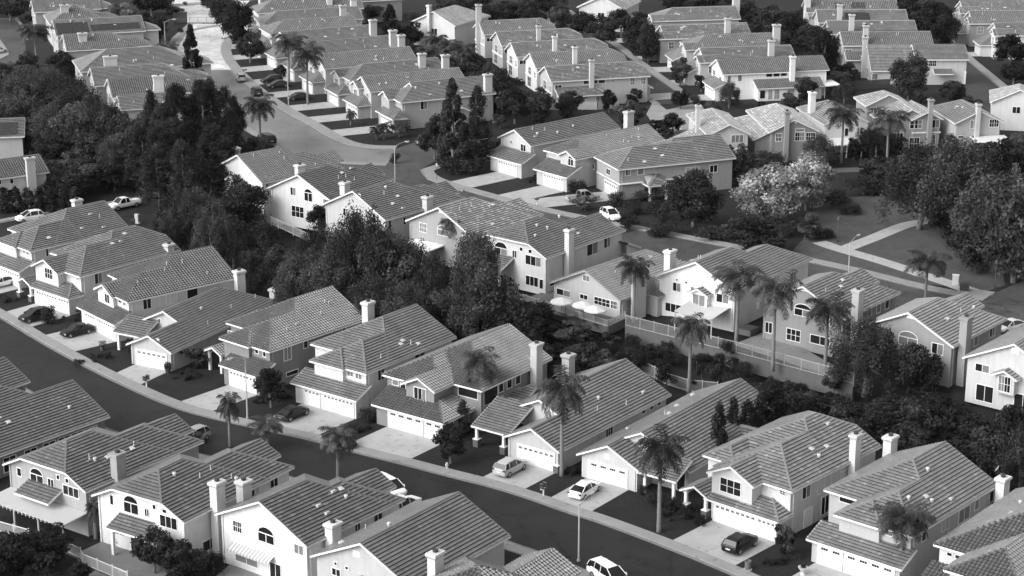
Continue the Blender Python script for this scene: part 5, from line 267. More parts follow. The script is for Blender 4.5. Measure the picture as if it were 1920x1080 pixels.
['broad',24.79,401.97,3,3.29,3.66,'small round tree at the wall of the clerestory house'],
['broad',27.68,373.54,3,3.39,5.03,'dark hedge beside the cul-de-sac apron'],
['broad',5.88,350.6,3,3.41,3.42,'round dark bush between two garage houses'],
['shrub',10.72,328.39,3,3.68,4.47,'dark square hedge between two garages'],
['shrub',3.67,338.42,3,1.14,2.39,'small pale spiky bush between two drives'],
['shrub',17.6,323.24,3,2.73,4.4,'dark hedge by the stone-trimmed garage'],
['light',12.03,319.89,3,2.97,4.01,'silvery plant in front of the grey pickup truck'],
['shrub',22.66,326.66,3,2.29,7.11,'garden bush under the corner house windows'],
['broad',-58.11,444.96,3,6.7,7.11,'round street tree on the curved street lawn'],
['conifer',-65.15,406.59,3,15.36,6.1,'big dark conifer standing at the curved street'],
['broad',-63.38,462.81,3,11.11,8.12,'large tree beside the gate at the top'],
['broad',-70.05,489.3,3,9.36,7.78,'dark tree overhanging the gate'],
['broad',-49.26,428.94,3,3.13,3.9,'dark bush behind the pair of dark cars'],
['oak',-50.45,475.01,3,4.32,7.57,'hazy bare tree before the barrel-tile hip roof'],
['conifer',-27.87,459.52,3,10.68,6.85,'tall conifer behind the chimneys of the curved-street row'],
['broad',-23.38,462.81,3,6.19,6.15,'dark tree right of the tall conifer'],
['broad',-34.31,498.27,3,5.96,7.92,'dark trees behind the top dark house'],
['broad',-18.77,412.37,3,7.26,7.73,9],
['broad',-15.18,404.52,3,5.5,7.59,9],
['broad',-11.18,417.75,3,6.22,7.82,9],
['broad',-22.49,420.5,3,5.69,5.62,9],
['broad',-7.97,426.09,3,5.76,5.69,9],
['broad',-21.15,440.7,3,4.16,5.88,9],
['oak',-103.62,415.68,0.6,7.9,10.03,10],
['oak',-96.86,405.37,0.6,7.73,9.79,10],
['oak',-89.39,390.78,0.6,5.36,9.46,10],
['oak',-96.72,386.13,0.6,6.36,9.36,10],
['oak',-89.62,368.52,0.6,7.12,7.97,10],
['oak',-83.43,377.14,0.6,5.71,9.16,10],
['oak',-75.87,364.35,0.6,7.05,8.87,10],
['broad',-101.13,400.4,0.6,6.01,7.53,10],
['broad',-82.99,356.27,0.6,5.93,7.72,10],
['oak',-76.59,348.51,0.6,5.82,8.51,10],
['oak',-71.14,344.75,0.6,5.77,8.42,10],
['oak',-69.25,352.35,0.6,7.82,8.6,10],
['broad',-101.48,421.02,0.6,6.85,6.77,10],
['oak',-80.91,346.62,0.6,4.35,5.64,10],
['broad',-81.35,362.3,0.6,6.02,7.84,10],
['broad',-80.67,383.84,0.6,4.22,6.21,10],
['oak',-74.19,368.52,0.6,5.09,5.97,10],
['oak',-95.82,415.68,0.6,2.83,5.57,10],
['broad',-76.71,335.67,0.6,4.23,7.31,10],
['oak',-85.1,348.51,0.6,4.85,4.73,10],
['pine',-63.35,348.8,1.5,15.19,5.67,11],
['pine',-58.38,341.28,1.5,17.43,6.49,11],
['pine',-55.69,345,1.5,15.24,6.55,11],
['pine',-52.23,345,1.5,18.06,6.55,11],
['pine',-50.23,360.68,1.5,12.11,5.85,11],
['pine',-58.81,327.1,1.5,13.67,8.02,11],
['pine',-53.33,320.41,1.5,13.43,7.87,11],
['pine',-49.9,327.1,1.5,14.57,8.02,11],
['pine',-48.67,345,1.5,11.94,5.62,11],
['pine',-56.57,360.68,1.5,14.85,5.85,11],
['pine',-63.94,341.28,1.5,10.42,5.56,11],
['pine',-62.42,360.68,1.5,10.93,5.85,11],
['broad',-96.82,430.66,3,5.46,5.98,'dark round tree in front of the twin-flue house'],
['oak',-103.03,426.09,3,6.33,4.55,'slim tree under the spreading palm'],
['light',-92.58,476.4,3,8.63,7.08,'pale leafy tree beside the hipped barrel-tile house'],
['broad',-84.21,469.51,3,7.52,7.48,'grey-green tree beside the top street lamp'],
['broad',-90.39,505.99,3,6.71,10.71,'dark tree at the top edge left of the gate'],
['oak',-84.35,459.52,3,4.56,8.56,'spreading low bush beside the barrel-tile hip'],
['broad',-124.05,498.27,3,6.61,10.56,'dark hedge trees at the top left corner'],
['shrub',-107.9,434.74,3,2.35,5.8,'low dark hedge at the end of the top left road'],
['column',-85.35,329.55,0,4.36,2.7,12],
['column',-83.4,329.7,0,4.32,2.7,12],
['column',-81.46,329.85,0,4.28,2.7,12],
['column',-79.47,329.78,0,4.3,2.7,12],
['column',-77.46,329.63,0,4.34,2.7,12],
['column',-75.45,329.48,0,4.38,2.69,12],
['column',-73.44,329.33,0,4.41,2.69,12],
['broad',-7.05,483.49,3,6.44,7.7,13],
['broad',-1.95,490.78,3,6.53,7.81,13],
['broad',3.25,490.78,3,7.18,7.81,13],
['broad',6.32,476.4,3,6.35,5.06,13],
['oak',-13.72,469.51,3,7.52,6.24,13],
['oak',11.51,482.06,3,7.32,5.12,13],
['broad',-10.71,505.99,3,6.71,9.37,13],
['broad',9.37,505.99,3,6.71,9.37,13],
['oak',-15.84,498.27,3,5.96,7.92,'bare branching tree right of the white chimney house'],
['broad',16.4,475.01,3,6.34,8.32,14],
['broad',20.86,461.49,3,7.65,7.36,14],
['broad',28.53,456.28,3,8.55,7.29,14],
['broad',30.24,444.96,3,9.31,4.74,14],
['broad',25.93,476.4,3,6.99,7.59,14],
['broad',57.24,490.78,3,6.53,7.81,15],
['broad',60.71,476.4,3,7.62,7.59,15],
['broad',63.56,459.52,3,9.21,8.56,15],
['broad',67.1,449.92,3,7.84,8.39,15],
['broad',60.71,456.28,3,7.33,6.07,15],
['broad',68.74,440.7,3,6.52,7.05,15],
['broad',56.61,462.81,3,6.19,4.92,15],
['broad',48.93,513.94,3,4.77,8.15,15],
['broad',41.08,518.01,3,4.8,8.22,15],
['broad',55.17,502.11,3,6,7.98,15],
['broad',65.38,421.61,3,12.49,7.44,'tall dark tree left of the steep-roofed house'],
['oak',80.45,404.52,3,10.3,8.24,'leafy tree in front of the steep-roofed house'],
['oak',62.96,426.09,3,5.3,5.01,'round topiary tree before the bright white house end'],
['shrub',44.19,401.97,3,1.1,5.39,'low hedge at the foot of the bright white wall'],
['oak',54.44,389.65,3,5.11,4.82,'loose tree between two pale mottled roofs'],
['broad',56.08,380.29,3,5.21,4.09,'airy tree beside the low roof with chimney'],
['broad',61.37,354.57,3,4.12,4.22,'dark round bush under the white patio cover'],
['broad',36.34,348.64,3,5.13,5.66,'dark garden bush under the shuttered windows'],
['shrub',45.31,348.64,3,3.39,8.5,'dark hedge below the dark grey gable'],
['broad',94.91,483.49,3,7.72,10.26,16],
['broad',99.29,476.4,3,8.88,10.12,16],
['broad',99.68,462.81,3,8.66,7.38,16],
['broad',94.16,466.14,3,6.85,7.43,16],
['broad',96.34,498.27,3,7.93,9.24,16],
['broad',109.17,437.7,3,8,8.17,'big dark tree at the right edge before the white tall gable'],
['broad',105.69,420.5,3,5.12,6.75,'dark hedge tree at the right edge beside the drive'],
['oak',35.42,420.5,3,6.26,4.5,'dark street tree before the grey twin-gable house'],
['oak',39.33,413.97,3,4.16,3.32,'small lollipop tree in front of the white house garage'],
['broad',29.17,446.81,3,6.6,5.95,'street tree at the upper side street bend'],
['shrub',37.4,401.97,3,2.52,3.88,'round dark shrub beside the white house garage'],
['shrub',48.9,459.52,3,1.97,4.89,'bush growing against the pale tile roof'],
['broad',-50.28,189.42,0,5.06,4.92,17],
['broad',-47.41,191.33,0,4.5,4.41,17],
['broad',-50.64,186.31,0,5.29,3.77,17],
['broad',-46.87,186.31,0,4.12,4.85,17],
['broad',-43.63,186.31,0,2.95,3.23,17],
['broad',-36.61,189.42,0,4.76,4.92,'dark bush under the tiled door canopy'],
['broad',-33.32,187.55,0,4.73,4.88,'dark hedge along the white side wall'],
['oak',-35.21,192.62,0,3.02,2.77,'pale twiggy bush against the white wall'],
['shrub',-41.49,196.58,0,1.23,2.26,'low bush at the white wall corner'],
['shrub',-30.6,189.42,0,2.69,3.28,'dark hedge between two white houses'],
['shrub',-17.87,201.39,0,2.19,1.73,18],
['shrub',-15.11,203.23,0,2.02,2.32,18],
['shrub',-16.94,202.81,0,1.89,1.74,18],
['oak',-77.75,361.49,0.8,11.26,7.82,10],
['oak',-73.84,361.49,0.8,9.97,7.82,10],
['oak',-70.05,359.46,0.8,10.12,7.78,10],
['oak',-66.15,359.46,0.8,10.52,5.84,10],
['pepper',-74.81,371.95,0.8,7.99,6.03,10],
['oak',-86.21,380.73,0.8,8.87,8.21,10],
['pepper',-85.94,367.7,0.8,9.12,8.94,10],
['oak',-80.34,371.95,0.8,8.19,6.03,10],
['pepper',-97.1,394.65,0.8,9.69,8.49,10],
['oak',-95.42,376.29,0.8,9.3,8.12,10],
['pepper',-91.83,385.27,0.8,8.44,8.3,10],
['oak',-65.24,345.85,0.8,10.56,8.45,10],
['pepper',-68.52,345.85,0.8,8.65,8.45,10],
['oak',-74.34,351.56,0.8,7.8,7.62,10],
['pepper',-55.95,331.41,0.8,7.88,7.22,10],
['pine',-56.99,341.28,1.5,17.89,7.41,11],
['pine',-53.55,343.13,1.5,17.97,7.45,11],
['pine',-50.54,345,1.5,16.65,7.49,11],
['pine',-60.23,341.28,1.5,15.1,7.41,11],
['pine',-53.98,330.54,1.5,13.79,8.1,11],
['pine',-48.12,327.1,1.5,12.77,8.02,11],
['pine',-56.68,330.54,1.5,14.7,8.1,11],
['pepper',-23.91,279.16,0.9,9.62,8.48,0],
['pepper',-20.05,279.16,0.9,11.2,8.48,0],
['pepper',-15.3,276.65,0.9,9.55,8.41,0],
['pepper',-25.18,266.98,0.9,10.8,8.15,0],
['pepper',-18.81,260.13,0.9,9.08,7.96,0],
['pepper',-14.36,257.92,0.9,9.02,7.9,0],
['pepper',-10.29,264.66,0.9,10.73,7.35,0],
['pepper',-8.61,257.92,0.9,8.27,7.9,0],
['pepper',-30.1,271.74,0.9,8.63,7.52,0],
['pepper',-33.93,279.16,0.9,6.43,6.94,0],
['pepper',-41.83,292.39,0.9,7.51,6.43,0],
['pepper',-45.43,295.17,0.9,10.07,6.49,0],
['pepper',-49.98,303.82,0.9,9.46,6.66,0],
['pepper',-54.21,308.32,0.9,6.12,5.07,0],
['pepper',-52.84,300.89,0.9,5.99,4.95,0],
['pepper',-5.66,253.59,0.9,8.16,7.07,0],
['oak',69.37,305.57,3,12.02,12.54,6],
['oak',71.13,290.98,3,13.98,11.99,6],
['oak',72.58,280.2,3,15.91,10.81,6],
['oak',78.95,318.24,3,11.12,11.28,6],
['oak',68.33,285.5,3,9.76,9.42,6],
['pepper',-83.59,382.99,0.8,11,9.29,10],
['pepper',-88.14,389.91,0.8,10.86,9.44,10],
['pepper',-77.91,369.81,0.8,10.47,7.99,10],
['pepper',-92.85,397.06,0.8,10.49,9.61,10],
['oak',-98.81,404.47,0.8,10.12,8.69,10],
['pepper',-73.73,363.54,0.8,10.42,6.88,10],
['oak',-103.27,409.55,0.8,9.79,8.79,10],
['oak',-80.61,363.54,0.8,11.01,8.85,10],
['oak',-92.35,385.27,0.8,10.54,8.3,10],
['oak',-77.28,338.24,0.2,5.11,7.36,10],
['oak',-82.97,338.96,0.2,4.74,7.37,10],
['oak',-74.33,341.86,0.2,5.44,8.36,10],
['oak',-69.7,344.43,0.2,5.29,7.48,10],
['oak',-64.28,345.55,0.2,5.97,7.51,10],
['shrub',19,249.18,0.9,1.7,1.88,1],
['shrub',35.06,240.58,0.9,1.72,1.89,1],
['shrub',14.36,252.31,0.9,1.12,2.89,1],
['shrub',20.53,254.01,0.9,2.54,2.83,1],
['shrub',37.45,243.72,0.9,1.52,2.32,1],
['shrub',18.24,252.53,0.9,1.27,2.96,1],
['shrub',18.4,251.68,0.9,1.86,2.11,1],
['shrub',27.06,249.8,0.9,2.36,1.95,1],
['shrub',33.41,236.57,0.9,2.26,2.66,1],
['shrub',33.76,238.84,0.9,1.21,2.21,1],
['shrub',34.62,236.19,0.9,2.26,2.12,1],
['shrub',24,248.36,0.9,2.5,2.15,1],
['shrub',14.47,250.43,0.9,2.51,2.38,1],
['shrub',27.07,242.92,0.9,1.3,2.52,1],
['shrub',29.31,247.34,0.9,1.25,2.07,1],
['shrub',37.55,237.7,0.9,1.42,1.6,1],
['shrub',16.5,249.39,0.9,1.55,2.65,1],
['shrub',31.86,238.08,0.9,1.56,3.07,1],
['shrub',38.38,234.7,0.9,1.62,2.04,1],
['shrub',21.76,252.53,0.9,1.12,2.89,1],
['shrub',33.75,237.7,0.9,1.14,1.87,1],
['shrub',22.19,251.68,0.9,1.19,2.11,1],
['shrub',37.55,236.75,0.9,1.7,1.86,1],
['shrub',38.37,236,0.9,1.06,1.79,1],
['shrub',35.71,236.38,0.9,1.84,2.12,1],
['shrub',30.17,245.71,0.9,1.82,1.99,1],
['shrub',33.21,239.23,0.9,2.35,1.54,1],
['shrub',29.58,240.38,0.9,1.79,1.89,1],
['shrub',25.28,242.73,0.9,1.23,1.63,1],
['shrub',16.31,252.1,0.9,1.27,3.02,1],
['shrub',30.74,242.33,0.9,1.51,2.31,1],
['shrub',20.02,252.74,0.9,1.64,2.75,1],
['shrub',27.82,242.33,0.9,2.23,2.78,1],
['shrub',34.03,240.97,0.9,1.08,2.7,1],
['shrub',19.59,252.74,0.9,2.09,2.11,1],
['shrub',15.53,254.44,0.9,2.4,2.06,1],
['shrub',27.12,240.77,0.9,1.15,2.43,1],
['shrub',27.51,240.58,0.9,1.43,2.63,1],
['shrub',28.58,248.98,0.9,2.21,3.13,1],
['shrub',23.11,242.73,0.9,1.16,1.63,1],
['shrub',16.71,249.39,0.9,1.7,2.58,1],
['shrub',15.26,253.37,0.9,1.87,2.19,1],
['shrub',24.94,251.05,0.9,1.71,1.96,1],
['shrub',32.67,239.8,0.9,1.64,1.88,1],
['shrub',24.39,245.71,0.9,2.4,1.65,1],
['shrub',26.7,243.32,0.9,2.31,2.79,1],
['oak',3.24,259.25,1.2,3.94,4.33,19],
['broad',5.73,257.49,1.2,3.62,4.3,19],
['oak',8.2,255.96,1.2,3.23,4.28,19],
['broad',10.73,257.05,1.2,2.26,3.58,19],
['oak',13.25,257.49,1.2,1.97,3.15,19],
['broad',4.16,248.55,1.2,3.67,5.55,19],
['oak',11.02,246.5,1.2,3.28,4.82,19],
['broad',1.4,250.63,1.2,4.43,5.59,19],
['shrub',-82.34,295.76,0,1.03,1.55,20],
['shrub',-82.98,296.05,0,1.05,1.57,20],
['shrub',-81.12,295.48,0,0.81,1.21,20],
['shrub',-82.12,295.94,0,1.27,1.91,20],
['shrub',-85.29,294.25,0,0.75,1.13,20],
['shrub',-82.81,294.05,0,0.62,0.92,20],
['shrub',-70.97,287.11,0,0.74,1.11,20],
['shrub',-67.46,291.1,0,0.87,1.3,20],
['shrub',-65.72,291.78,0,1.06,1.59,20],
['shrub',-73.12,280.2,0,1.01,1.52,20],
['shrub',-74.33,280.85,0,1.26,1.89,20],
['shrub',-73.59,280.16,0,1.18,1.76,20],
['shrub',-72.05,281.18,0,0.66,0.99,20],
['shrub',-74.11,280.74,0,0.8,1.2,20],
['shrub',-74.3,281.98,0,0.85,1.27,20],
['shrub',-59.92,275.61,0,0.64,0.96,20],
['shrub',-59.81,275.42,0,0.65,0.98,20],
['shrub',-61.46,274.34,0,1.15,1.72,20],
['shrub',-63.52,272.71,0,0.52,0.77,20],
['shrub',-64.89,269.99,0,0.99,1.48,20],
['shrub',-64.6,270.96,0,0.51,0.76,20],
['shrub',-64.79,270.24,0,0.75,1.12,20],
['shrub',-62.04,272.19,0,0.8,1.19,20],
['shrub',-61.8,271.22,0,1.16,1.74,20],
['shrub',-52.43,262.37,0,0.65,0.98,20],
['shrub',-49.26,264.85,0,0.68,1.02,20],
['shrub',-47.69,266.61,0,1.24,1.86,20],
['shrub',-57.59,253.47,0,0.97,1.45,20],
['shrub',-53.83,255.61,0,1.1,1.65,20],
['shrub',-56.94,253.92,0,0.55,0.82,20],
['shrub',-56.23,255.53,0,1,1.49,20],
['shrub',-54.99,255.78,0,0.77,1.16,20],
['shrub',-55.41,253.86,0,0.74,1.11,20],
['shrub',-40.77,254.7,0,0.56,0.84,20],
['shrub',-41.8,251.81,0,1.04,1.56,20],
['shrub',-42.84,250.17,0,0.55,0.82,20],
['shrub',-41.64,247.68,0,1.04,1.57,20],
['shrub',-43.87,247.74,0,0.58,0.87,20],
['shrub',-43.42,249.45,0,0.83,1.24,20],
['shrub',-42.39,249.62,0,0.92,1.38,20],
['shrub',-40.82,248.81,0,0.67,1.01,20],
['shrub',-42.04,247.23,0,0.93,1.39,20],
['shrub',-29.88,242.57,0,1.07,1.6,20],
['shrub',-29.86,242.42,0,1.18,1.77,20],
['shrub',-26.18,247.11,0,1.04,1.57,20],
['shrub',-28.91,240.07,0,1.22,1.83,20],
['shrub',-29.28,241.04,0,1.28,1.91,20],
['shrub',-28.88,240.91,0,1.25,1.87,20],
['shrub',-32.14,238.48,0,0.78,1.17,20],
['shrub',-30.23,240.17,0,1.1,1.66,20],
['shrub',-31.43,238.73,0,1.24,1.87,20],
['shrub',-13.52,238.79,0,0.67,1,20],
['shrub',-15.44,236.96,0,1.12,1.68,20],
['shrub',-13.67,238.9,0,0.79,1.18,20],
['shrub',-17.42,229.79,0,0.64,0.96,20],
['shrub',-17.43,231.93,0,0.79,1.18,20],
['shrub',-18.48,228.59,0,0.84,1.26,20],
['shrub',-19.49,229.33,0,1.03,1.55,20],
['shrub',-18.46,228.99,0,1.24,1.86,20],
['shrub',-17.19,232.17,0,0.91,1.37,20],
['shrub',-2.05,228.52,0,0.84,1.26,20],
['shrub',0.1,232.22,0,1.1,1.65,20],
['shrub',-2.37,228.89,0,0.84,1.27,20],
['shrub',-7.88,223.99,0,0.71,1.07,20],
['shrub',-8.32,224.15,0,0.53,0.79,20],
['shrub',-8.63,225.06,0,1.14,1.71,20],
['shrub',-8.07,225.4,0,1.29,1.94,20],
['shrub',-8.12,223.66,0,0.5,0.75,20],
['shrub',-8.29,224.78,0,0.96,1.44,20],
['shrub',6.13,215.56,0,0.68,1.02,20],
['shrub',9.29,219.35,0,0.89,1.33,20],
['shrub',7.65,216.16,0,1.16,1.74,20],
['shrub',18.75,204.89,0,0.81,1.22,20],
['shrub',19.39,205.14,0,1.05,1.58,20],
['shrub',20.3,205.27,0,0.8,1.2,20],
['shrub',18.99,206.39,0,1.13,1.7,20],
['shrub',19.07,203.29,0,1.18,1.77,20],
['shrub',18.68,202.95,0,0.75,1.12,20],
['shrub',6.78,215.5,0,1.16,1.75,20],
['shrub',9.06,219.15,0,0.74,1.1,20],
['shrub',6.77,216.11,0,0.9,1.35,20],
['shrub',16.54,203.59,0,1.05,1.57,20],
['shrub',18.54,204.22,0,0.79,1.19,20],
['shrub',17.4,202.37,0,0.55,0.82,20],
['shrub',17.13,204.17,0,0.6,0.9,20],
['shrub',17.42,205.26,0,0.52,0.78,20],
['shrub',17.58,204.78,0,0.86,1.28,20],
['shrub',34.79,202.21,0,0.8,1.2,20],
['shrub',32.94,200.35,0,0.79,1.19,20],
['shrub',33.77,200.89,0,1.01,1.51,20],
['shrub',28.46,192.47,0,0.68,1.02,20],
['shrub',26.39,191.53,0,1.01,1.52,20],
['shrub',27.65,191.55,0,0.97,1.45,20],
['shrub',27.01,191.36,0,0.89,1.34,20],
['shrub',29.86,192.84,0,0.76,1.14,20],
['shrub',27.9,191.29,0,0.54,0.81,20],
['shrub',41.27,185.84,0,1,1.5,20],
['shrub',41.19,186.65,0,0.59,0.88,20],
['shrub',40.85,185.83,0,0.82,1.24,20],
['pepper',54.84,350.2,3,5.2,6.56,21],
['broad',104.1,500.29,3,3.2,3.17,21],
['broad',-89.49,397.49,3,3.2,2.77,21],
['shrub',129.34,529.07,3,1.6,2.08,22],
['broad',31.61,483.52,3,5.2,6.67,21],
['shrub',-94.17,512.74,3,2.2,2.86,22],
['pepper',67.18,402.77,3,4.2,4.85,21],
['shrub',-100.96,445.41,3,2.2,2.86,22],
['shrub',-3.8,383.73,3,1.2,1.56,22],
['oak',-45.35,350.65,3,5.2,6.36,21],
['shrub',-131.67,517.66,3,1.6,2.08,22],
['oak',71.07,424.66,3,4.2,5.23,21],
['shrub',17.65,372.34,3,2.2,2.86,22],
['shrub',96.96,520.4,3,1.2,1.56,22],
['shrub',-35.08,491.59,3,2.2,2.86,22],
['shrub',-85.17,509.3,3,1.6,2.08,22],
['broad',-88.19,400.35,3,3.2,2.94,21],
['pepper',18.18,365.87,3,3.2,3.23,21],
['shrub',-83.3,353.65,3,1.2,1.56,22],
['shrub',89.98,433.83,3,1.6,2.08,22],
['oak',-16.7,491.33,3,3.2,2.79,21],
['shrub',88.14,397.09,3,1.6,2.08,22],
['oak',-2.37,379.95,3,3.2,3.03,21],
['pepper',-24.59,492,3,3.2,4.1,21],
['shrub',39.97,390.07,3,2.2,2.86,22],
['shrub',54.85,385.86,3,2.2,2.86,22],
['shrub',-5.07,373.4,3,2.2,2.86,22],
['shrub',65.46,392.71,3,2.2,2.86,22],
['shrub',75.29,386.25,3,2.2,2.86,22],
['shrub',7.43,487.23,3,2.2,2.86,22],
['oak',38.51,381.44,3,5.2,4.61,21],
['oak',59.47,403.66,3,5.2,4.95,21],
['shrub',-41.83,343.39,3,1.6,2.08,22],
['broad',-76.28,428.62,3,5.2,4.73,21],
['shrub',38.68,395.38,3,1.2,1.56,22],
['shrub',89.24,345.43,3,1.6,2.08,22],
['shrub',-114.65,495.2,3,2.2,2.86,22],
['pepper',67.88,360.31,3,5.2,5.13,21],
['shrub',-97.15,398.21,3,1.2,1.56,22],
['shrub',-5.73,479.41,3,1.6,2.08,22],
['shrub',107.98,530.31,3,1.2,1.56,22],
['oak',9.29,451.56,3,4.2,4.26,21],
['shrub',57.42,456.75,3,2.2,2.86,22],
['shrub',-19.97,452.88,3,2.2,2.86,22],
['oak',-5.96,498.11,3,4.2,3.88,21],
['broad',-118.13,494.48,3,3.2,3.33,21],
['oak',-6.93,520.37,3,3.2,3.91,21],
['pepper',53.11,459.98,3,3.2,4.15,21],
['broad',3.48,360.71,3,5.2,4.2,21],
['pepper',43.56,398.21,3,5.2,4.23,21],
['shrub',80.44,495.46,3,1.2,1.56,22],
['broad',78.87,357.39,3,4.2,3.39,21],
['pepper',62.81,431.15,3,4.2,4.85,21],
['shrub',87.68,512.5,3,1.2,1.56,22],
['shrub',43.82,430.18,3,2.2,2.86,22],
['shrub',-90.38,379.48,3,2.2,2.86,22],
['oak',44.34,523.44,3,5.2,6.7,21],
['shrub',-86.8,363.67,3,1.6,2.08,22],
['shrub',22.18,366.14,3,1.2,1.56,22],
['shrub',54.6,494.93,3,2.2,2.86,22],
['shrub',-79.54,482.67,3,1.6,2.08,22],
['broad',11.42,390.67,3,5.2,4.89,21],
['pepper',-128.58,505.86,3,5.2,5.43,21],
['shrub',106.43,494.04,3,2.2,2.86,22],
['shrub',4.37,495.14,3,1.6,2.08,22],
['shrub',-28.6,495.78,3,1.2,1.56,22],
['broad',40.8,507.46,3,5.2,4.4,21],
['oak',80.2,522.36,3,5.2,4.3,21],
['oak',28.84,368.95,3,3.2,3.39,21],
['shrub',-108.82,521.35,3,1.6,2.08,22],
['shrub',89.88,390.51,3,2.2,2.86,22],
['oak',-110.76,423.19,3,4.2,4.04,21],
['broad',-9.54,481.18,3,5.2,4.35,21],
['broad',70.34,359.97,3,3.2,3.44,21],
['shrub',51.27,388.81,3,1.2,1.56,22],
['oak',89.15,386.35,3,5.2,5.39,21],
['oak',115.39,499.1,3,5.2,4.92,21],
['shrub',34.97,379.98,3,1.6,2.08,22],
['broad',-94,382.18,3,4.2,4.74,21],
['shrub',42.2,387.47,3,1.6,2.08,22],
['shrub',46.77,381.7,3,1.6,2.08,22],
['oak',-78.22,518.42,3,4.2,4.89,21],
['pepper',-89.17,521.32,3,4.2,4.1,21],
['broad',-107.64,511.13,3,3.2,4.06,21],
['shrub',-102.73,437.04,3,1.2,1.56,22],
['shrub',69.5,349.21,3,1.6,2.08,22],
['broad',88.75,400.74,3,5.2,5.78,21],
['pepper',-13.66,444.95,3,3.2,3.79,21],
['shrub',107.09,408.16,3,1.6,2.08,22],
['shrub',-49.5,506.84,3,2.2,2.86,22],
['shrub',-97.58,508.31,3,1.6,2.08,22],
['shrub',-49.25,419.08,3,1.6,2.08,22],
['broad',30.54,375.45,3,4.2,4.29,21],
['pepper',48.63,463.91,3,3.2,2.77,21],
['pepper',-57.05,513.17,3,5.2,4.23,21],
['shrub',73.41,429.59,3,2.2,2.86,22],
['shrub',-103.26,403.06,3,1.6,2.08,22],
['pepper',59.41,504.86,3,4.2,3.72,21],
['broad',-14.77,428.55,3,5.2,5.54,21],
['shrub',-21.54,516.16,3,1.2,1.56,22],
['oak',-3.42,358.22,3,3.2,2.9,21],
['shrub',61.41,469.71,3,2.2,2.86,22],
['shrub',-96.14,418.77,3,2.2,2.86,22],
['shrub',-2.66,520.1,3,1.6,2.08,22],
['shrub',-40.91,353.02,3,2.2,2.86,22],
['pepper',-5.07,423.19,3,4.2,3.55,21],
['oak',24.01,415.32,3,4.2,4.51,21],
['oak',-112.16,491.97,3,3.2,4.09,21],
['oak',21.14,360.79,3,5.2,4.96,21],
['shrub',57.23,510.92,3,1.2,1.56,22],
['shrub',31.42,348.34,3,2.2,2.86,22],
['shrub',50.02,398.64,3,1.6,2.08,22],
['shrub',-4.44,505.73,3,1.2,1.56,22],
['shrub',-113.93,438.44,3,1.6,2.08,22],
['pepper',64.93,357.21,3,5.2,6.72,21],
['shrub',-65.58,503.64,3,2.2,2.86,22],
['shrub',23.06,356.15,3,1.6,2.08,22],
['pepper',-22.85,472.14,3,3.2,3.51,21],
['shrub',-78.64,357.2,3,2.2,2.86,22],
['shrub',-84.57,522.08,3,1.2,1.56,22],
['shrub',-7.36,439.64,3,1.6,2.08,22],
['broad',82.34,397.93,3,3.2,2.56,21],
['shrub',44.79,500.7,3,2.2,2.86,22],
['pepper',61.24,382.44,3,4.2,4.67,21],
['shrub',121.34,502.8,3,1.2,1.56,22],
['oak',64.79,468.74,3,4.2,4.15,21],
['pepper',117.87,510.88,3,5.2,4.93,21],
['broad',38.61,371.18,3,4.2,3.98,21],
['broad',5.15,516.67,3,3.2,2.99,21],
['broad',-17,483.94,3,3.2,2.71,21],
['shrub',-97.87,374.54,3,2.2,2.86,22],
['oak',84.37,524.61,3,4.2,5.37,21],
['shrub',97.21,509.24,3,1.6,2.08,22],
['shrub',-106.02,414.32,3,2.2,2.86,22],
['shrub',-8.05,524.28,3,1.6,2.08,22],
['pepper',-21.12,372.71,3,3.2,4.06,21],
['broad',33.66,397.45,3,4.2,3.81,21],
['shrub',88.32,509.69,3,2.2,2.86,22],
['broad',-11.2,510.42,3,3.2,4,21],
['shrub',-89.15,470.83,3,2.2,2.86,22],
['shrub',118.27,521.91,3,1.6,2.08,22],
['shrub',82.2,507.37,3,1.6,2.08,22],
['pepper',70.15,490.66,3,4.2,4.53,21],
['pepper',-23.93,456.16,3,3.2,3.49,21],
['shrub',9.08,379.66,3,1.6,2.08,22],
['shrub',-121,526.3,3,1.6,2.08,22],
['shrub',21.64,370.62,3,1.2,1.56,22],
['shrub',-15.77,503,3,1.2,1.56,22],
['broad',-94.53,427.18,3,5.2,5.53,21],
['shrub',-20.8,352.54,3,2.2,2.86,22]],
'cars': [['suv',0.42,-0.18,216.18,0.07,0.942,'silver car with sunroof on the drive of the stone-columned house'],
['sedan',0.8,8.19,209.83,0.07,0.977,'white sedan with sunroof on a drive beside the paired mailboxes'],
['suv',0.012,24.02,195.25,0.07,0.873,'black car seen from behind on the drive below the triple window'],
['sedan',0.015,-26.97,233.74,0.07,0.908,'dark car parked beside the round bush under the street lamp'],
['sedan',0.012,-60.18,265.49,0.07,3.875,'black sedan on the drive left of the flower pot'],
['suv',0.02,-67.36,271.82,0.07,3.875,'dark car with bright roof half behind the clipped round bush'],
['sedan',0.8,-76.07,287.99,0.07,3.944,'white car cut off by the left picture edge'],
['suv',0.8,-80.06,324.51,0.02,-2.557,'white car parked along the tall dark hedge'],
['pickup',0.78,-65.86,332.65,0.02,-2.395,'white pickup truck parked by the dark grove'],
['suv',0.35,-57.68,425.31,3.02,1.79,'grey car driving away up the curved street'],
['suv',0.03,-52.65,410.83,3.02,1.878,'dark car with bright roof parked on the curve below the grey car'],
['suv',0.02,-50.96,422.72,3.07,3.578,'dark car, upper one of the pair on a drive by the tall lamp'],
['sedan',0.03,-49.12,418.3,3.07,3.578,'dark sedan, lower one of the pair on a drive by the tall lamp'],
['sedan',0.03,-43.53,406.07,3.07,3.578,'dark sedan beside the thick palm trunk'],
['sedan',0.8,-69.72,489.33,3.02,-1.559,'white car turning near the dark gate'],
['suv',0.6,-65.64,476.4,3.07,3.578,'light car half hidden behind the street tree by the mailboxes'],
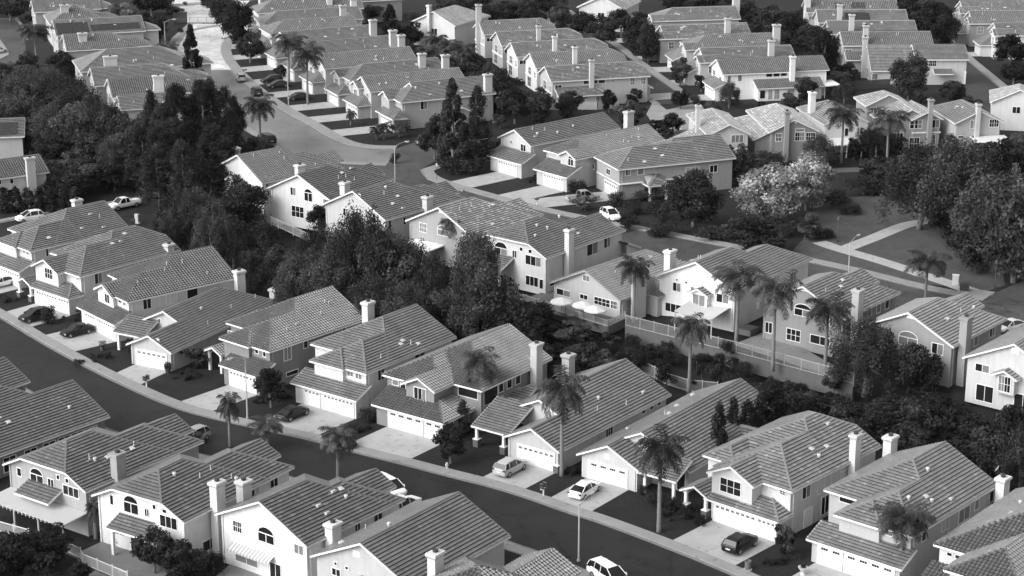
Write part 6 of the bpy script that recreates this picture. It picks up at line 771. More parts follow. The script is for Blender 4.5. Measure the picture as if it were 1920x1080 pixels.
['van',0.02,-45.68,368.1,3.02,2.125,'black van with white roof beside the slender palm'],
['sedan',0.05,-16.14,367.24,3.02,1.038,'dark car parked under the tall corner conifers'],
['suv',0.8,15.88,314.84,3.02,-1.17,'white car on the street behind the clipped-gable house'],
['pickup',0.3,11.7,325.62,3.07,0.384,'grey pickup truck on the drive of the stone-trimmed garage'],
['van',0.8,-13.85,210.3,0.02,-0.886,'long white van on the street behind a rear ridge'],
['suv',0.8,-11.9,205.25,0.07,0.942,'white car on the drive next to the long white van'],
['van',0.8,9.8,187.69,0.02,-0.96,'white van at the bottom edge beside the street lamp'],
['sedan',0.7,66.86,258.43,3.07,3.752,'light car between the slate house and the right edge'],
['suv',0.3,-38.09,225.43,0.07,4.084,'grey car by the kerb at the end of two low roofs'],
['sedan',0.02,-20.4,224.75,0.02,-0.757,'dark car at the kerb behind the bushy street palm'],
['suv',0.05,-85.25,510.73,3.07,0.175,'dark car outside the gate behind the dark screen wall'],
['sedan',0.8,-117.05,456.28,3.07,1.047,'white car beside the kerbed island at the top left edge']],
'lamps': [['street',6.92,192.36,0,0.908,6.4,'street lamp rising over the bottom roofs beside a white van'],
['street',-32.58,233.37,0,3.927,7.9,'street lamp in front of the dark-walled barrel-tile house'],
['street',-19.91,334.77,3,0.349,7.4,'street lamp at the street junction behind the back roofs'],
['street',-78.49,454.35,3,0.175,7.6,'street lamp near the gate at the top'],
['street',-45.06,400.96,3,3.578,8.1,'street lamp beside the thick street palm and two dark cars'],
['street',47.84,275.58,3,0.873,7.5,'street lamp by the park footpath fork'],
['park',50.34,301.35,3,0,4,'slim dark park lamp standing on the open lawn'],
['park',69.29,277.62,3,0,4.1,'slim dark park lamp under the big dark trees']],
'props': [['stop_sign',-40.76,361.94,3.05,1.047,'round-looking sign seen from behind at the corner of two streets',0],
['street_sign',-13.01,340.27,3.05,-1.047,'round sign on a dark post at the corner pavement',0],
['fire_hydrant',-7.52,217.3,0.05,4.014,'pale fire hydrant on the lawn edge beside the kerb',0],
['mailbox',3.52,209.23,0.05,-0.611,'stacked twin mailboxes on a white post beside the white sedan',1],
['mailbox',-46.89,244.39,0.05,-0.436,'stacked twin mailboxes on a post beside the low drive and pot',1],
['mailbox',4.13,322.9,3.05,-0.349,'paired mailboxes on a post before the arched-window garage house',0],
['mailbox',-67.27,468.83,3.05,-1.047,'paired mailboxes at the kerb of the upper curve near the gate',0],
['mailbox',-57.68,431.24,3.05,-0.873,'paired mailboxes at the kerb beside the grey car',0],
['flower_bush',-55.38,258.98,0.05,0,'flower pot with pale blossoms on the drive edge',0],
['trash_can',24.25,190.31,0.05,0,'slatted round trash can on the grass at the bottom right',0.12],
['planter',29.73,189.04,0.05,0,'pale stone bowl planter on the front lawn',0],
['urn',-45.03,249.83,0.05,0,'tall clipped dark bush in a pot beside a garage door',0],
['urn',-48.83,254.44,0.05,0,'small dark potted bush beside the porch column',0],
['utility_box',63.89,278.9,3.05,-0.262,'tall white utility cabinet on the pavement by the park',[0.9,0.55,1.5,0.68]],
['utility_box',64.65,276.34,3.05,-0.262,'low dark transformer box on a pad by the park',[1.3,1.1,0.8,0.05]],
['utility_box',-62.03,323.19,0.05,-0.262,'pale narrow utility cabinet by the grove street',[0.6,0.4,1.4,0.55]],
['wheelie_bin',-62.3,321.23,0.05,0,'dark wheeled bin next to the pale narrow cabinet',0.03],
['parasol',6.79,264.27,3.06,0.2,'white parasol leftmost of the three on the patio',0],
['parasol',9.73,262.6,3.06,0.2,'white parasol in the middle of the three on the patio',0],
['parasol',11.25,260.72,3.06,0.2,'white parasol rightmost of the three on the patio',0],
['table',8.16,262.99,3.06,0,'dark round patio table under the white parasols',0],
['closed_parasol',88.08,359.45,3.05,0,'closed white parasol beside a flat patio cover',0],
['hot_tub',31.56,257.08,3.05,0.908,'dark square hot tub between two rear gardens',0],
['fountain',31.62,377.56,3.05,0,'white tiered garden fountain beside a drive',0]],
'fences': [[[[15.38,260.23,3.05],[22.62,254.22,3.05],[29.15,249.07,3.05],[34.76,244.12,3.05],[40.58,238.94,3.05],[42.5,237.2,3.05]],1.6,0.33,1.5,'railing_fence','long white picket railing on a rough retaining wall behind the palms','picket'],
[[[-0.38,273.58,3.05],[2.02,270.86,3.05],[7.35,265.33,3.05],[12.97,259.78,3.05],[15.46,263.23,3.05]],1,0.5,0.5,'railing_fence','white patio railing in front of the three parasols','picket'],
[[[17.11,249.83,0.05],[19.91,245.18,0.05],[22.32,242.81,0.05],[26.09,241.64,0.05]],1.7,0.42,0,'railing_fence','white railing at the foot of the planted slope','picket'],
[[[-56.91,200.69,0.05],[-51.27,197.39,0.05]],1.3,0.6,0,'railing_fence','white railing below the wide patio cover','picket'],
[[[-47.02,194.72,0.05],[-44.81,192.62,0.05],[-44.32,191.33,0.05],[-38.9,186.93,0.05]],1.3,0.6,0.6,'railing_fence','white railing on a low wall at the bottom left garden','picket'],
[[[-39.65,313.05,3.05],[-35.72,307.41,3.05],[-31.33,301.05,3.05]],1.4,0.45,0,'railing_fence','grey railing between two white rear walls and the grove','picket'],
[[[69.09,415.04,3.05],[79.12,417.75,3.05]],1.9,0.045,0,'board_fence','dark board fence behind the stepped pale roof','board'],
[[[-82.83,493,3.05],[-79.91,495.25,3.05]],2.9,0.06,0,'screen_wall','dark screen wall left of the gate','board'],
[[[-72.66,496,3.05],[-70.3,496,3.05]],2.9,0.06,0,'screen_wall','dark screen wall right of the gate','board'],
[[[-79.38,495.25,3.05],[-72.95,495.25,3.05]],1.5,0.3,0,'entrance_gate','low railing gate across the street entrance at the top','picket'],
[[[-4.02,393.51,3.05],[2.67,397.95,3.05],[9.55,395.47,3.05]],1.7,0.12,0,'garden_fence','dark garden fence between the leafy yard trees','board'],
[[[11.17,396.46,3.05],[17,395.97,3.05],[21.36,397.95,3.05]],1.7,0.42,0,'board_fence','pale garden fence behind the clerestory house','board'],
[[[-6.39,502.88,3.05],[3.35,506.78,3.05]],2,0.2,0,'board_fence','fence in front of the top tree belt','board'],
[[[48.56,359.45,3.05],[58.12,352.18,3.05]],1.5,0.08,0,'board_fence','dark garden fence below the gabled pale roofs','board']],
'roads': [{'edge':[[-91,295.34],[-79.32,281.47],[-72.85,273.99],[-64.52,262.76],[-57.4,254.01],[-49.6,244.98],[-41.74,236.88],[-35.18,232.65],[-23.45,226.28],[-18.71,222.71],[-12.4,218.75],[-7.15,215.23],[-2.6,212.43],[1.61,209.23],[6.61,204.67],[9.67,202.38],[17.89,194.45],[23.4,188.54],[31.25,179.21]],'z':0,'side':1,'w':10.6,'walk':1.35,'walk2':1.3,'lawn':8.5},
{'edge':[[-59.17,484.93],[-64.13,483.49],[-67.5,479.92],[-67.99,469.51],[-66.6,457.57],[-64.08,446.19],[-59.83,431.82],[-54.62,416.67],[-46.98,397.95],[-39.11,382.59],[-33.8,370.9],[-30.4,365.73],[-26.47,363.19],[-21.35,362.78]],'z':3,'t':0.15,'ro':0.34,'sp':0.5,'side':1,'w':11,'walk':2.2,'walk2':1.3,'lawn':8},
{'edge':[[-15.81,347.48],[-14.84,342.14],[-11.9,337.32],[-7.22,332.26],[-2.67,327.35],[2.19,322.23],[8.21,316.93],[17.37,310.21],[24.78,304.96],[32.61,298.99],[41.29,293.23],[47.53,288.21],[52.54,283.62],[57.75,278.13],[63.68,273.58]],'z':3,'t':0.07,'side':1,'w':10.8,'walk':1.6,'walk2':1.3},
{'edge':[[-91.99,317.37],[-83.34,324.84],[-80.32,327.18],[-77.33,329.89],[-69.27,334.74],[-64.24,338.28],[-61.34,341.89],[-53.98,348.95]],'z':0,'t':0.02,'side':1,'w':9,'walk':1.2,'walk2':-1},
{'edge':[[13.59,513.94],[20.46,482.06],[25.57,457.57],[30.28,432.99],[33.57,418.3],[36.73,402.99]],'z':3,'t':0.035,'side':1,'w':7.2,'walk':1.4,'walk2':1,'lawn':4},
{'edge':[[102.2,494.5],[102.32,470.87],[102.09,449.92],[102.66,420.5],[103.19,392.06]],'z':3,'t':0.04,'side':1,'w':9.5,'walk':1.4,'walk2':-1,'lawn':4}],
'patches': [{'n':'road','m':'asph','p':[[-30.03,364.88],[-21.37,363.19],[-16.96,370.03],[-11.13,375.76],[-5.64,381.21],[-4.49,370.47],[-10.72,360.69],[-13.86,353.37],[-15.75,348.25],[-14.83,341.76],[-11.89,336.95],[-17.83,327.69],[-30.11,347.48]],'z':3.006,'t':0.07},
{'n':'road','m':'asph','p':[[63.41,273.33],[65.56,271.1],[68.84,275.33],[74.89,281.77],[82.03,286.85],[67.21,230.08],[63.49,234.72],[55.72,272.58]],'z':3.006,'t':0.07},
{'n':'road','m':'asph','p':[[-135.79,502.88],[-123.81,502.88],[-120.37,493.75],[-114.68,472.93],[-108.74,448.05],[-110.04,438.9],[-116.12,426.09]],'z':3.006,'t':0.07},
{'n':'pavement','m':'conc','p':[[-129.01,476.4],[-120.75,473.62],[-114.81,457.57],[-114.02,453.72],[-115.03,447.43],[-120.95,444.96]],'z':3.13},
{'n':'pavement','m':'conc','p':[[-123.59,503.65],[-117.97,487.84],[-113.93,472.93],[-114.43,472.93],[-119.68,490.78],[-123.89,502.11]],'z':3.13},
{'n':'road','m':'asph','p':[[-79.78,495.25],[-70.23,494.5],[-66.34,482.77],[-67.5,479.92],[-67.86,469.51],[-66.48,457.57],[-63.96,446.19],[-60.99,437.11],[-71.6,437.11],[-75.49,449.92],[-77.69,466.14],[-79.1,484.93]],'z':3.02,'t':0.55},  # paler tone paints the sky glare onto the upper street
{'n':'road','m':'asph','p':[[-82.9,496.76],[-70.4,496.76],[-68.64,530.57],[-73.13,567.1],[-98.51,567.1]],'z':3.006,'t':0.5},  # pale tone stands in for glare on the road past the gate
{'n':'pavement','m':'conc','p':[[-88.86,518.83],[-78.3,524.64],[-61.92,533.16],[-62.21,535.76],[-78.78,528.01],[-89.4,522.13]],'z':3.13},
{'n':'pavement','m':'conc','p':[[-80.47,475.01],[-79.51,495.25],[-78.46,495.25],[-77.73,473.62],[-76.98,456.28],[-79.41,456.28]],'z':3.13},
{'n':'pavement','m':'conc','p':[[28.91,405.55],[30.86,396.46],[36.65,401.97],[39.42,396.96],[38.65,388.69],[34.8,380.29],[30.16,370.47],[27.93,375.76],[26.57,392.54]],'z':3.03,'t':0.26},
{'n':'pavement','m':'conc','p':[[-15.81,347.48],[-11.94,352.97],[-11.21,350.99],[-13.87,345.94],[-13.67,340.64],[-11.16,336.95],[-8.15,333.33],[-8.3,331.91],[-11.87,336.22],[-14.78,340.64]],'z':3.135},
{'n':'pavement','m':'conc','p':[[63.63,273.33],[66.27,271.59],[68.84,275.33],[67.49,276.09],[64.2,277.11]],'z':3.13},
{'n':'park_lawn','m':'park','p':[[41.45,293.23],[45.14,302.54],[48.59,318.24],[53.38,327],[60.97,329.79],[65.13,323.24],[70.67,311.78],[74.02,296.66],[71.12,278.9],[67.38,275.58],[64.54,277.62],[58.14,280.2],[52.9,285.77],[47.87,290.42]],'z':3.03},
{'n':'footpath','m':'conc','p':[[48.65,302.01],[48.67,301.97],[48.72,301.89],[48.8,301.76],[48.89,301.6],[49.02,301.39],[49.17,301.14],[49.34,300.85],[49.53,300.53],[49.72,300.21],[49.92,299.9],[50.13,299.59],[50.35,299.28],[50.57,298.96],[50.8,298.65],[51.03,298.34],[51.28,298.03],[51.55,297.69],[51.84,297.32],[52.15,296.94],[52.49,296.53],[52.85,296.1],[53.22,295.65],[53.62,295.18],[54.05,294.68],[54.47,294.16],[54.9,293.64],[55.32,293.11],[55.74,292.58],[56.16,292.03],[56.57,291.48],[56.98,290.93],[57.39,290.37],[57.79,289.81],[58.19,289.24],[58.58,288.68],[58.98,288.11],[59.37,287.54],[59.76,286.97],[60.15,286.39],[60.53,285.82],[60.92,285.25],[61.31,284.67],[61.72,284.08],[62.13,283.49],[62.56,282.9],[62.99,282.29],[63.43,281.69],[63.88,281.06],[64.33,280.44],[64.77,279.82],[65.19,279.21],[65.6,278.61],[66,278.01],[66.38,277.42],[66.75,276.83],[67.11,276.26],[67.42,275.76],[67.68,275.33],[67.9,274.98],[68.08,274.69],[68.21,274.48],[68.3,274.34],[68.34,274.26],[66.14,272.9],[66.09,272.97],[66,273.11],[65.87,273.32],[65.69,273.61],[65.47,273.96],[65.21,274.39],[64.9,274.89],[64.55,275.45],[64.19,276.01],[63.82,276.58],[63.44,277.16],[63.04,277.74],[62.64,278.33],[62.21,278.93],[61.78,279.54],[61.33,280.15],[60.88,280.77],[60.44,281.39],[60.01,282],[59.59,282.6],[59.17,283.19],[58.77,283.78],[58.37,284.37],[57.99,284.94],[57.61,285.51],[57.22,286.07],[56.84,286.63],[56.45,287.19],[56.06,287.74],[55.67,288.3],[55.27,288.85],[54.88,289.4],[54.48,289.93],[54.09,290.46],[53.69,290.98],[53.28,291.5],[52.88,292.01],[52.47,292.51],[52.06,293],[51.64,293.5],[51.23,293.98],[50.85,294.44],[50.48,294.87],[50.14,295.29],[49.82,295.69],[49.52,296.06],[49.24,296.42],[48.97,296.76],[48.71,297.1],[48.46,297.44],[48.21,297.79],[47.98,298.13],[47.75,298.48],[47.52,298.83],[47.31,299.18],[47.1,299.52],[46.93,299.81],[46.78,300.06],[46.66,300.27],[46.56,300.44],[46.49,300.56],[46.44,300.64],[46.41,300.69]],'z':3.06,'t':0.36},
{'n':'footpath','m':'conc','p':[[49.28,297.5],[49.31,297.54],[49.38,297.62],[49.48,297.74],[49.62,297.91],[49.79,298.11],[50,298.36],[50.24,298.64],[50.52,298.98],[50.83,299.34],[51.17,299.73],[51.54,300.15],[51.93,300.59],[52.35,301.07],[52.8,301.57],[53.28,302.11],[53.79,302.66],[54.28,303.22],[54.77,303.77],[55.26,304.33],[55.74,304.89],[56.21,305.45],[56.68,306.02],[57.15,306.58],[57.62,307.16],[58.08,307.72],[58.54,308.26],[58.98,308.79],[59.42,309.3],[59.85,309.79],[60.27,310.26],[60.69,310.72],[61.11,311.18],[61.59,311.65],[62.1,312.09],[62.64,312.52],[63.21,312.93],[63.81,313.32],[64.44,313.69],[65.11,314.05],[65.78,314.38],[66.34,314.66],[66.83,314.9],[67.24,315.1],[67.56,315.26],[67.8,315.38],[67.97,315.46],[68.05,315.5],[69.19,313.16],[69.11,313.12],[68.95,313.04],[68.71,312.92],[68.38,312.76],[67.98,312.57],[67.49,312.33],[66.92,312.05],[66.3,311.74],[65.72,311.43],[65.18,311.11],[64.68,310.78],[64.2,310.44],[63.76,310.09],[63.35,309.74],[62.97,309.37],[62.61,308.97],[62.21,308.53],[61.8,308.07],[61.39,307.6],[60.96,307.1],[60.53,306.59],[60.08,306.06],[59.63,305.51],[59.16,304.93],[58.68,304.36],[58.2,303.78],[57.71,303.2],[57.22,302.63],[56.73,302.06],[56.23,301.49],[55.72,300.93],[55.21,300.37],[54.74,299.84],[54.29,299.34],[53.88,298.87],[53.49,298.43],[53.13,298.02],[52.8,297.64],[52.5,297.29],[52.23,296.97],[51.99,296.68],[51.78,296.44],[51.61,296.23],[51.47,296.07],[51.37,295.94],[51.3,295.86],[51.26,295.82]],'z':3.066,'t':0.36},
{'n':'footpath','m':'pale','p':[[52.24,346.54],[52.29,346.57],[52.4,346.62],[52.57,346.69],[52.79,346.78],[53.06,346.9],[53.39,347.05],[53.77,347.22],[54.25,347.42],[54.79,347.63],[55.36,347.82],[55.95,347.99],[56.58,348.15],[57.24,348.29],[57.93,348.42],[58.65,348.53],[59.41,348.63],[60.18,348.72],[60.99,348.79],[61.82,348.86],[62.67,348.91],[63.55,348.94],[64.46,348.97],[65.39,348.98],[66.36,348.98],[67.33,348.95],[68.27,348.9],[69.2,348.83],[70.1,348.73],[70.99,348.6],[71.86,348.45],[72.72,348.27],[73.52,348.07],[74.21,347.9],[74.8,347.76],[75.29,347.64],[75.68,347.54],[75.97,347.47],[76.17,347.42],[76.27,347.4],[75.55,344.48],[75.45,344.51],[75.26,344.56],[74.96,344.63],[74.57,344.72],[74.08,344.84],[73.49,344.99],[72.81,345.16],[72.05,345.34],[71.3,345.5],[70.52,345.64],[69.72,345.75],[68.91,345.84],[68.07,345.91],[67.21,345.96],[66.33,345.98],[65.41,345.98],[64.52,345.97],[63.66,345.94],[62.82,345.91],[62.02,345.86],[61.24,345.8],[60.49,345.74],[59.77,345.65],[59.09,345.56],[58.44,345.46],[57.83,345.35],[57.26,345.22],[56.73,345.09],[56.24,344.95],[55.79,344.8],[55.38,344.65],[54.98,344.47],[54.59,344.3],[54.27,344.16],[53.99,344.04],[53.77,343.94],[53.61,343.87],[53.5,343.82],[53.44,343.8]],'z':3.06},
{'n':'patio','m':'conc','p':[[2.96,267.23],[13.05,261.38],[15.51,264.16],[14.66,272.09],[6.12,277.62],[1.88,272.58]],'z':3.05,'t':0.12},
{'n':'patio','m':'conc','p':[[29.41,252.91],[34.85,258.88],[41.48,243.51],[40.45,240.32]],'z':3.05,'t':0.2},
{'n':'patio','m':'conc','p':[[-45.74,193.93],[-42.43,198.62],[-34.73,191.33],[-35.76,187.55],[-42.8,187.55]],'z':0.05,'t':0.16},
{'n':'patio','m':'conc','p':[[-30.43,188.17],[-29.22,191.33],[-19.5,187.55],[-18.96,181.52],[-30.55,181.52]],'z':0.05,'t':0.2},
{'n':'driveway','m':'conc','p':[[-76.79,290.85],[-72.83,286.88],[-78.19,281.54],[-81.82,285.83]],'z':0.065,'t':0.36},
{'n':'driveway','m':'conc','p':[[-79.04,293.11],[-76.79,290.85],[-81.82,285.83],[-83.89,288.29]],'z':0.067,'t':0.36},
{'n':'driveway','m':'conc','p':[[-69,279.53],[-64.81,275.81],[-69.33,270.72],[-72.78,275.27]],'z':0.069,'t':0.36},
{'n':'driveway','m':'conc','p':[[-65.04,276.01],[-62.72,273.95],[-67.63,268.43],[-69.51,270.97]],'z':0.071,'t':0.36},
{'n':'driveway','m':'conc','p':[[-57.71,266.79],[-54.13,262.48],[-59.51,258.02],[-63.04,262.37]],'z':0.065,'t':0.36},
{'n':'driveway','m':'conc','p':[[-59.75,269.25],[-57.71,266.79],[-63.04,262.37],[-64.99,264.91]],'z':0.067,'t':0.36},
{'n':'driveway','m':'conc','p':[[-49.89,253.28],[-45,250.56],[-48.21,244.78],[-52.15,249.22]],'z':0.069,'t':0.36},
{'n':'driveway','m':'conc','p':[[-36.49,245.31],[-32.25,241.65],[-37.7,235.33],[-42.22,238.66]],'z':0.071,'t':0.36},
{'n':'driveway','m':'conc','p':[[-23.69,236.59],[-19.24,233.2],[-23.64,227.4],[-28.62,230.1]],'z':0.065,'t':0.36},
{'n':'driveway','m':'conc','p':[[-26.24,238.52],[-23.69,236.59],[-28.62,230.1],[-31.47,231.65]],'z':0.067,'t':0.36},
{'n':'driveway','m':'conc','p':[[-15.24,230.59],[-10.49,227.09],[-14.76,221.29],[-19.68,224.57]],'z':0.069,'t':0.36},
{'n':'driveway','m':'conc','p':[[-10.73,227.27],[-8.07,225.31],[-12.22,219.69],[-15.02,221.45]],'z':0.071,'t':0.36},
{'n':'driveway','m':'conc','p':[[0.43,219.71],[5.14,216.16],[1.07,210.77],[-3.74,214.19]],'z':0.065,'t':0.36},
{'n':'driveway','m':'conc','p':[[8.54,214.55],[13.21,211.11],[8.34,204.5],[3.94,208.31]],'z':0.067,'t':0.36},
{'n':'driveway','m':'conc','p':[[21.74,202.56],[26.23,198.5],[20.86,192.58],[16.63,196.92]],'z':0.069,'t':0.36},
{'n':'driveway','m':'conc','p':[[25.89,198.8],[28.11,196.78],[22.61,190.71],[20.55,192.91]],'z':0.071,'t':0.36},
{'n':'driveway','m':'conc','p':[[33.83,189.75],[38.64,185.54],[33.33,179.48],[28.58,183.77]],'z':0.065,'t':0.36},
{'n':'driveway','m':'conc','p':[[31.42,191.86],[34.05,189.56],[28.77,183.54],[26.49,186.24]],'z':0.067,'t':0.36},
{'n':'driveway','m':'conc','p':[[39.76,177.96],[44.13,174.3],[40.27,169.7],[35.9,173.37]],'z':0.069,'t':0.36},
{'n':'driveway','m':'conc','p':[[-2.56,345.81],[1.11,341.58],[-7.62,334.01],[-11.38,338.17]],'z':3.071,'t':0.36},
{'n':'driveway','m':'conc','p':[[5.24,336.37],[8.91,332.14],[0.75,325.05],[-3.09,329.13]],'z':3.065,'t':0.36},
{'n':'driveway','m':'conc','p':[[15.54,332.03],[17.67,326.75],[4.38,321.37],[0,325.75]],'z':3.067,'t':0.36},
{'n':'driveway','m':'conc','p':[[-25.35,382.57],[-22.99,377.6],[-33.57,372.58],[-35.85,377.59]],'z':3.069,'t':0.36},
{'n':'driveway','m':'conc','p':[[-32.53,393.2],[-30.17,388.23],[-38.87,384.1],[-41.38,389]],'z':3.071,'t':0.36},
{'n':'driveway','m':'conc','p':[[-37.16,403.93],[-34.8,398.97],[-44.2,394.5],[-46.62,399.44]],'z':3.065,'t':0.36},
{'n':'driveway','m':'conc','p':[[-43.48,416.18],[-41.12,411.21],[-49.75,407.11],[-51.83,412.21]],'z':3.067,'t':0.36},
{'n':'driveway','m':'conc','p':[[-48.65,429.22],[-46.29,424.25],[-54.88,420.17],[-56.68,425.41]],'z':3.069,'t':0.36},
{'n':'driveway','m':'conc','p':[[-53.82,442.26],[-51.46,437.3],[-59.41,433.52],[-60.99,438.86]],'z':3.071,'t':0.36},
{'n':'driveway','m':'conc','p':[[-58.77,455.51],[-56.62,450.44],[-63.47,447.54],[-64.68,453]],'z':3.065,'t':0.36},
{'n':'driveway','m':'conc','p':[[-61.54,468.24],[-59.66,463.08],[-66.09,460.74],[-66.74,466.35]],'z':3.067,'t':0.36},
{'n':'driveway','m':'conc','p':[[-64.55,484.11],[-62.94,478.85],[-66.76,477.69],[-66.51,483.52]],'z':3.069,'t':0.36},
{'n':'driveway','m':'conc','p':[[-64.85,497.32],[-63.52,491.98],[-69.34,490.53],[-70.67,495.87]],'z':3.071,'t':0.36},
{'n':'driveway','m':'conc','p':[[28.06,405.41],[26.49,410.89],[33.75,412.97],[34.91,407.37]],'z':3.065,'t':0.36},
{'n':'driveway','m':'conc','p':[[39.93,410.93],[41.06,405.35],[37.32,404.59],[36.17,410.17]],'z':3.067,'t':0.36},
{'n':'driveway','m':'conc','p':[[35.99,425.97],[36.94,420.55],[34.1,420.05],[32.9,425.42]],'z':3.069,'t':0.36},
{'n':'driveway','m':'conc','p':[[34.23,440.36],[35.19,434.94],[30.97,434.2],[29.93,439.6]],'z':3.071,'t':0.36},
{'n':'driveway','m':'conc','p':[[29.59,453],[30.54,447.58],[28.47,447.21],[27.44,452.62]],'z':3.065,'t':0.36},
{'n':'driveway','m':'conc','p':[[29.57,475.68],[30.53,470.27],[24.08,469.13],[22.95,474.52]],'z':3.067,'t':0.36},
{'n':'driveway','m':'conc','p':[[103.3,472.89],[103.39,467.79],[103.19,467.79],[103.21,472.89]],'z':3.069,'t':0.36},
{'n':'driveway','m':'conc','p':[[105.58,457.54],[105.67,452.44],[103.02,452.4],[103.07,457.5]],'z':3.071,'t':0.36},
{'n':'driveway','m':'conc','p':[[104.31,487.3],[104.4,482.2],[103.16,482.18],[103.14,487.28]],'z':3.065,'t':0.36}],
'slope': [[-168.59,465.44],
[-100.24,415.31],
[-73.04,381.45],
[-60.09,351.62],
[-46.46,320.9],
[-33.9,309.3],
[-21.16,295.9],
[-8.53,280.45],
[2.99,269.21],
[15.23,260.52],
[30.9,251.49],
[40.63,241.45],
[48.37,232.11],
[60.33,222.05],
[81.49,213.98]],
'zc': 3}
rnd = random.Random(7)
C = bpy.context.scene.collection
PITCH = 0.48
OV = 0.45

# ------------------------------------------------------------------ materials
_M = {}
def nodemat(name):
    m = bpy.data.materials.new(name); m.use_nodes = True
    nt = m.node_tree; p = nt.nodes['Principled BSDF']
    return m, nt, p
def N(nt, t, **k):
    n = nt.nodes.new(t)
    for a, b in k.items():
        if a.startswith('i_'):
            n.inputs[int(a[2:])].default_value = b
        else:
            setattr(n, a, b)
    return n
def math_(nt, op, a, b=None, c=None):
    n = N(nt, 'ShaderNodeMath', operation=op)
    for i, v in enumerate((a, b, c)):
        if v is None: continue
        if isinstance(v, (int, float)): n.inputs[i].default_value = v
        else: nt.links.new(v, n.inputs[i])
    return n.outputs[0]
def grey(nt, val, p):
    c = N(nt, 'ShaderNodeCombineColor')
    for i in range(3): nt.links.new(val, c.inputs[i])
    nt.links.new(c.outputs[0], p.inputs['Base Color'])
def noise(nt, scale, detail=3, vec=None, rough=0.55):
    n = N(nt, 'ShaderNodeTexNoise'); n.inputs['Scale'].default_value = scale
    n.inputs['Detail'].default_value = detail; n.inputs['Roughness'].default_value = rough
    if vec is not None: nt.links.new(vec, n.inputs['Vector'])
    return n.outputs['Fac']
def objvec(nt, scl=(1, 1, 1)):
    t = N(nt, 'ShaderNodeTexCoord'); m = N(nt, 'ShaderNodeMapping')
    m.inputs['Scale'].default_value = scl
    nt.links.new(t.outputs['Object'], m.inputs['Vector'])
    return m.outputs[0]
def bump(nt, h, p, dist=0.02, strength=0.6):
    b = N(nt, 'ShaderNodeBump'); b.inputs['Distance'].default_value = dist; b.inputs['Strength'].default_value = strength
    nt.links.new(h, b.inputs['Height']); nt.links.new(b.outputs[0], p.inputs['Normal'])
def m_plain(name, tone, rough=0.6, var=0.12, scale=3.0, spec=0.5, metal=0.0):
    k = (name, round(tone, 3), rough, var, scale, metal)
    if k in _M: return _M[k]
    m, nt, p = nodemat(name)
    p.inputs['Roughness'].default_value = rough
    p.inputs['Specular IOR Level'].default_value = spec; p.inputs['Metallic'].default_value = metal
    f = noise(nt, scale, 4, objvec(nt))
    v = math_(nt, 'MULTIPLY', math_(nt, 'MULTIPLY_ADD', f, 2 * var, 1 - var), tone)
    grey(nt, v, p)
    _M[k] = m; return m
def m_wall(tone):
    k = ('wall', round(tone, 3))
    if k in _M: return _M[k]
    m, nt, p = nodemat('stucco'); p.inputs['Roughness'].default_value = 0.85; p.inputs['Specular IOR Level'].default_value = 0.25
    a = noise(nt, 0.5, 4, objvec(nt)); b = noise(nt, 1.0, 4, objvec(nt, (2.2, 2.2, 0.25)))
    v = math_(nt, 'MULTIPLY_ADD', a, 0.16, 0.84)
    v2 = math_(nt, 'MULTIPLY_ADD', b, 0.36, 0.8)
    grey(nt, math_(nt, 'MULTIPLY', math_(nt, 'MULTIPLY', v, v2), tone), p)
    bump(nt, noise(nt, 14, 3, objvec(nt)), p, 0.01, 0.4)
    _M[k] = m; return m
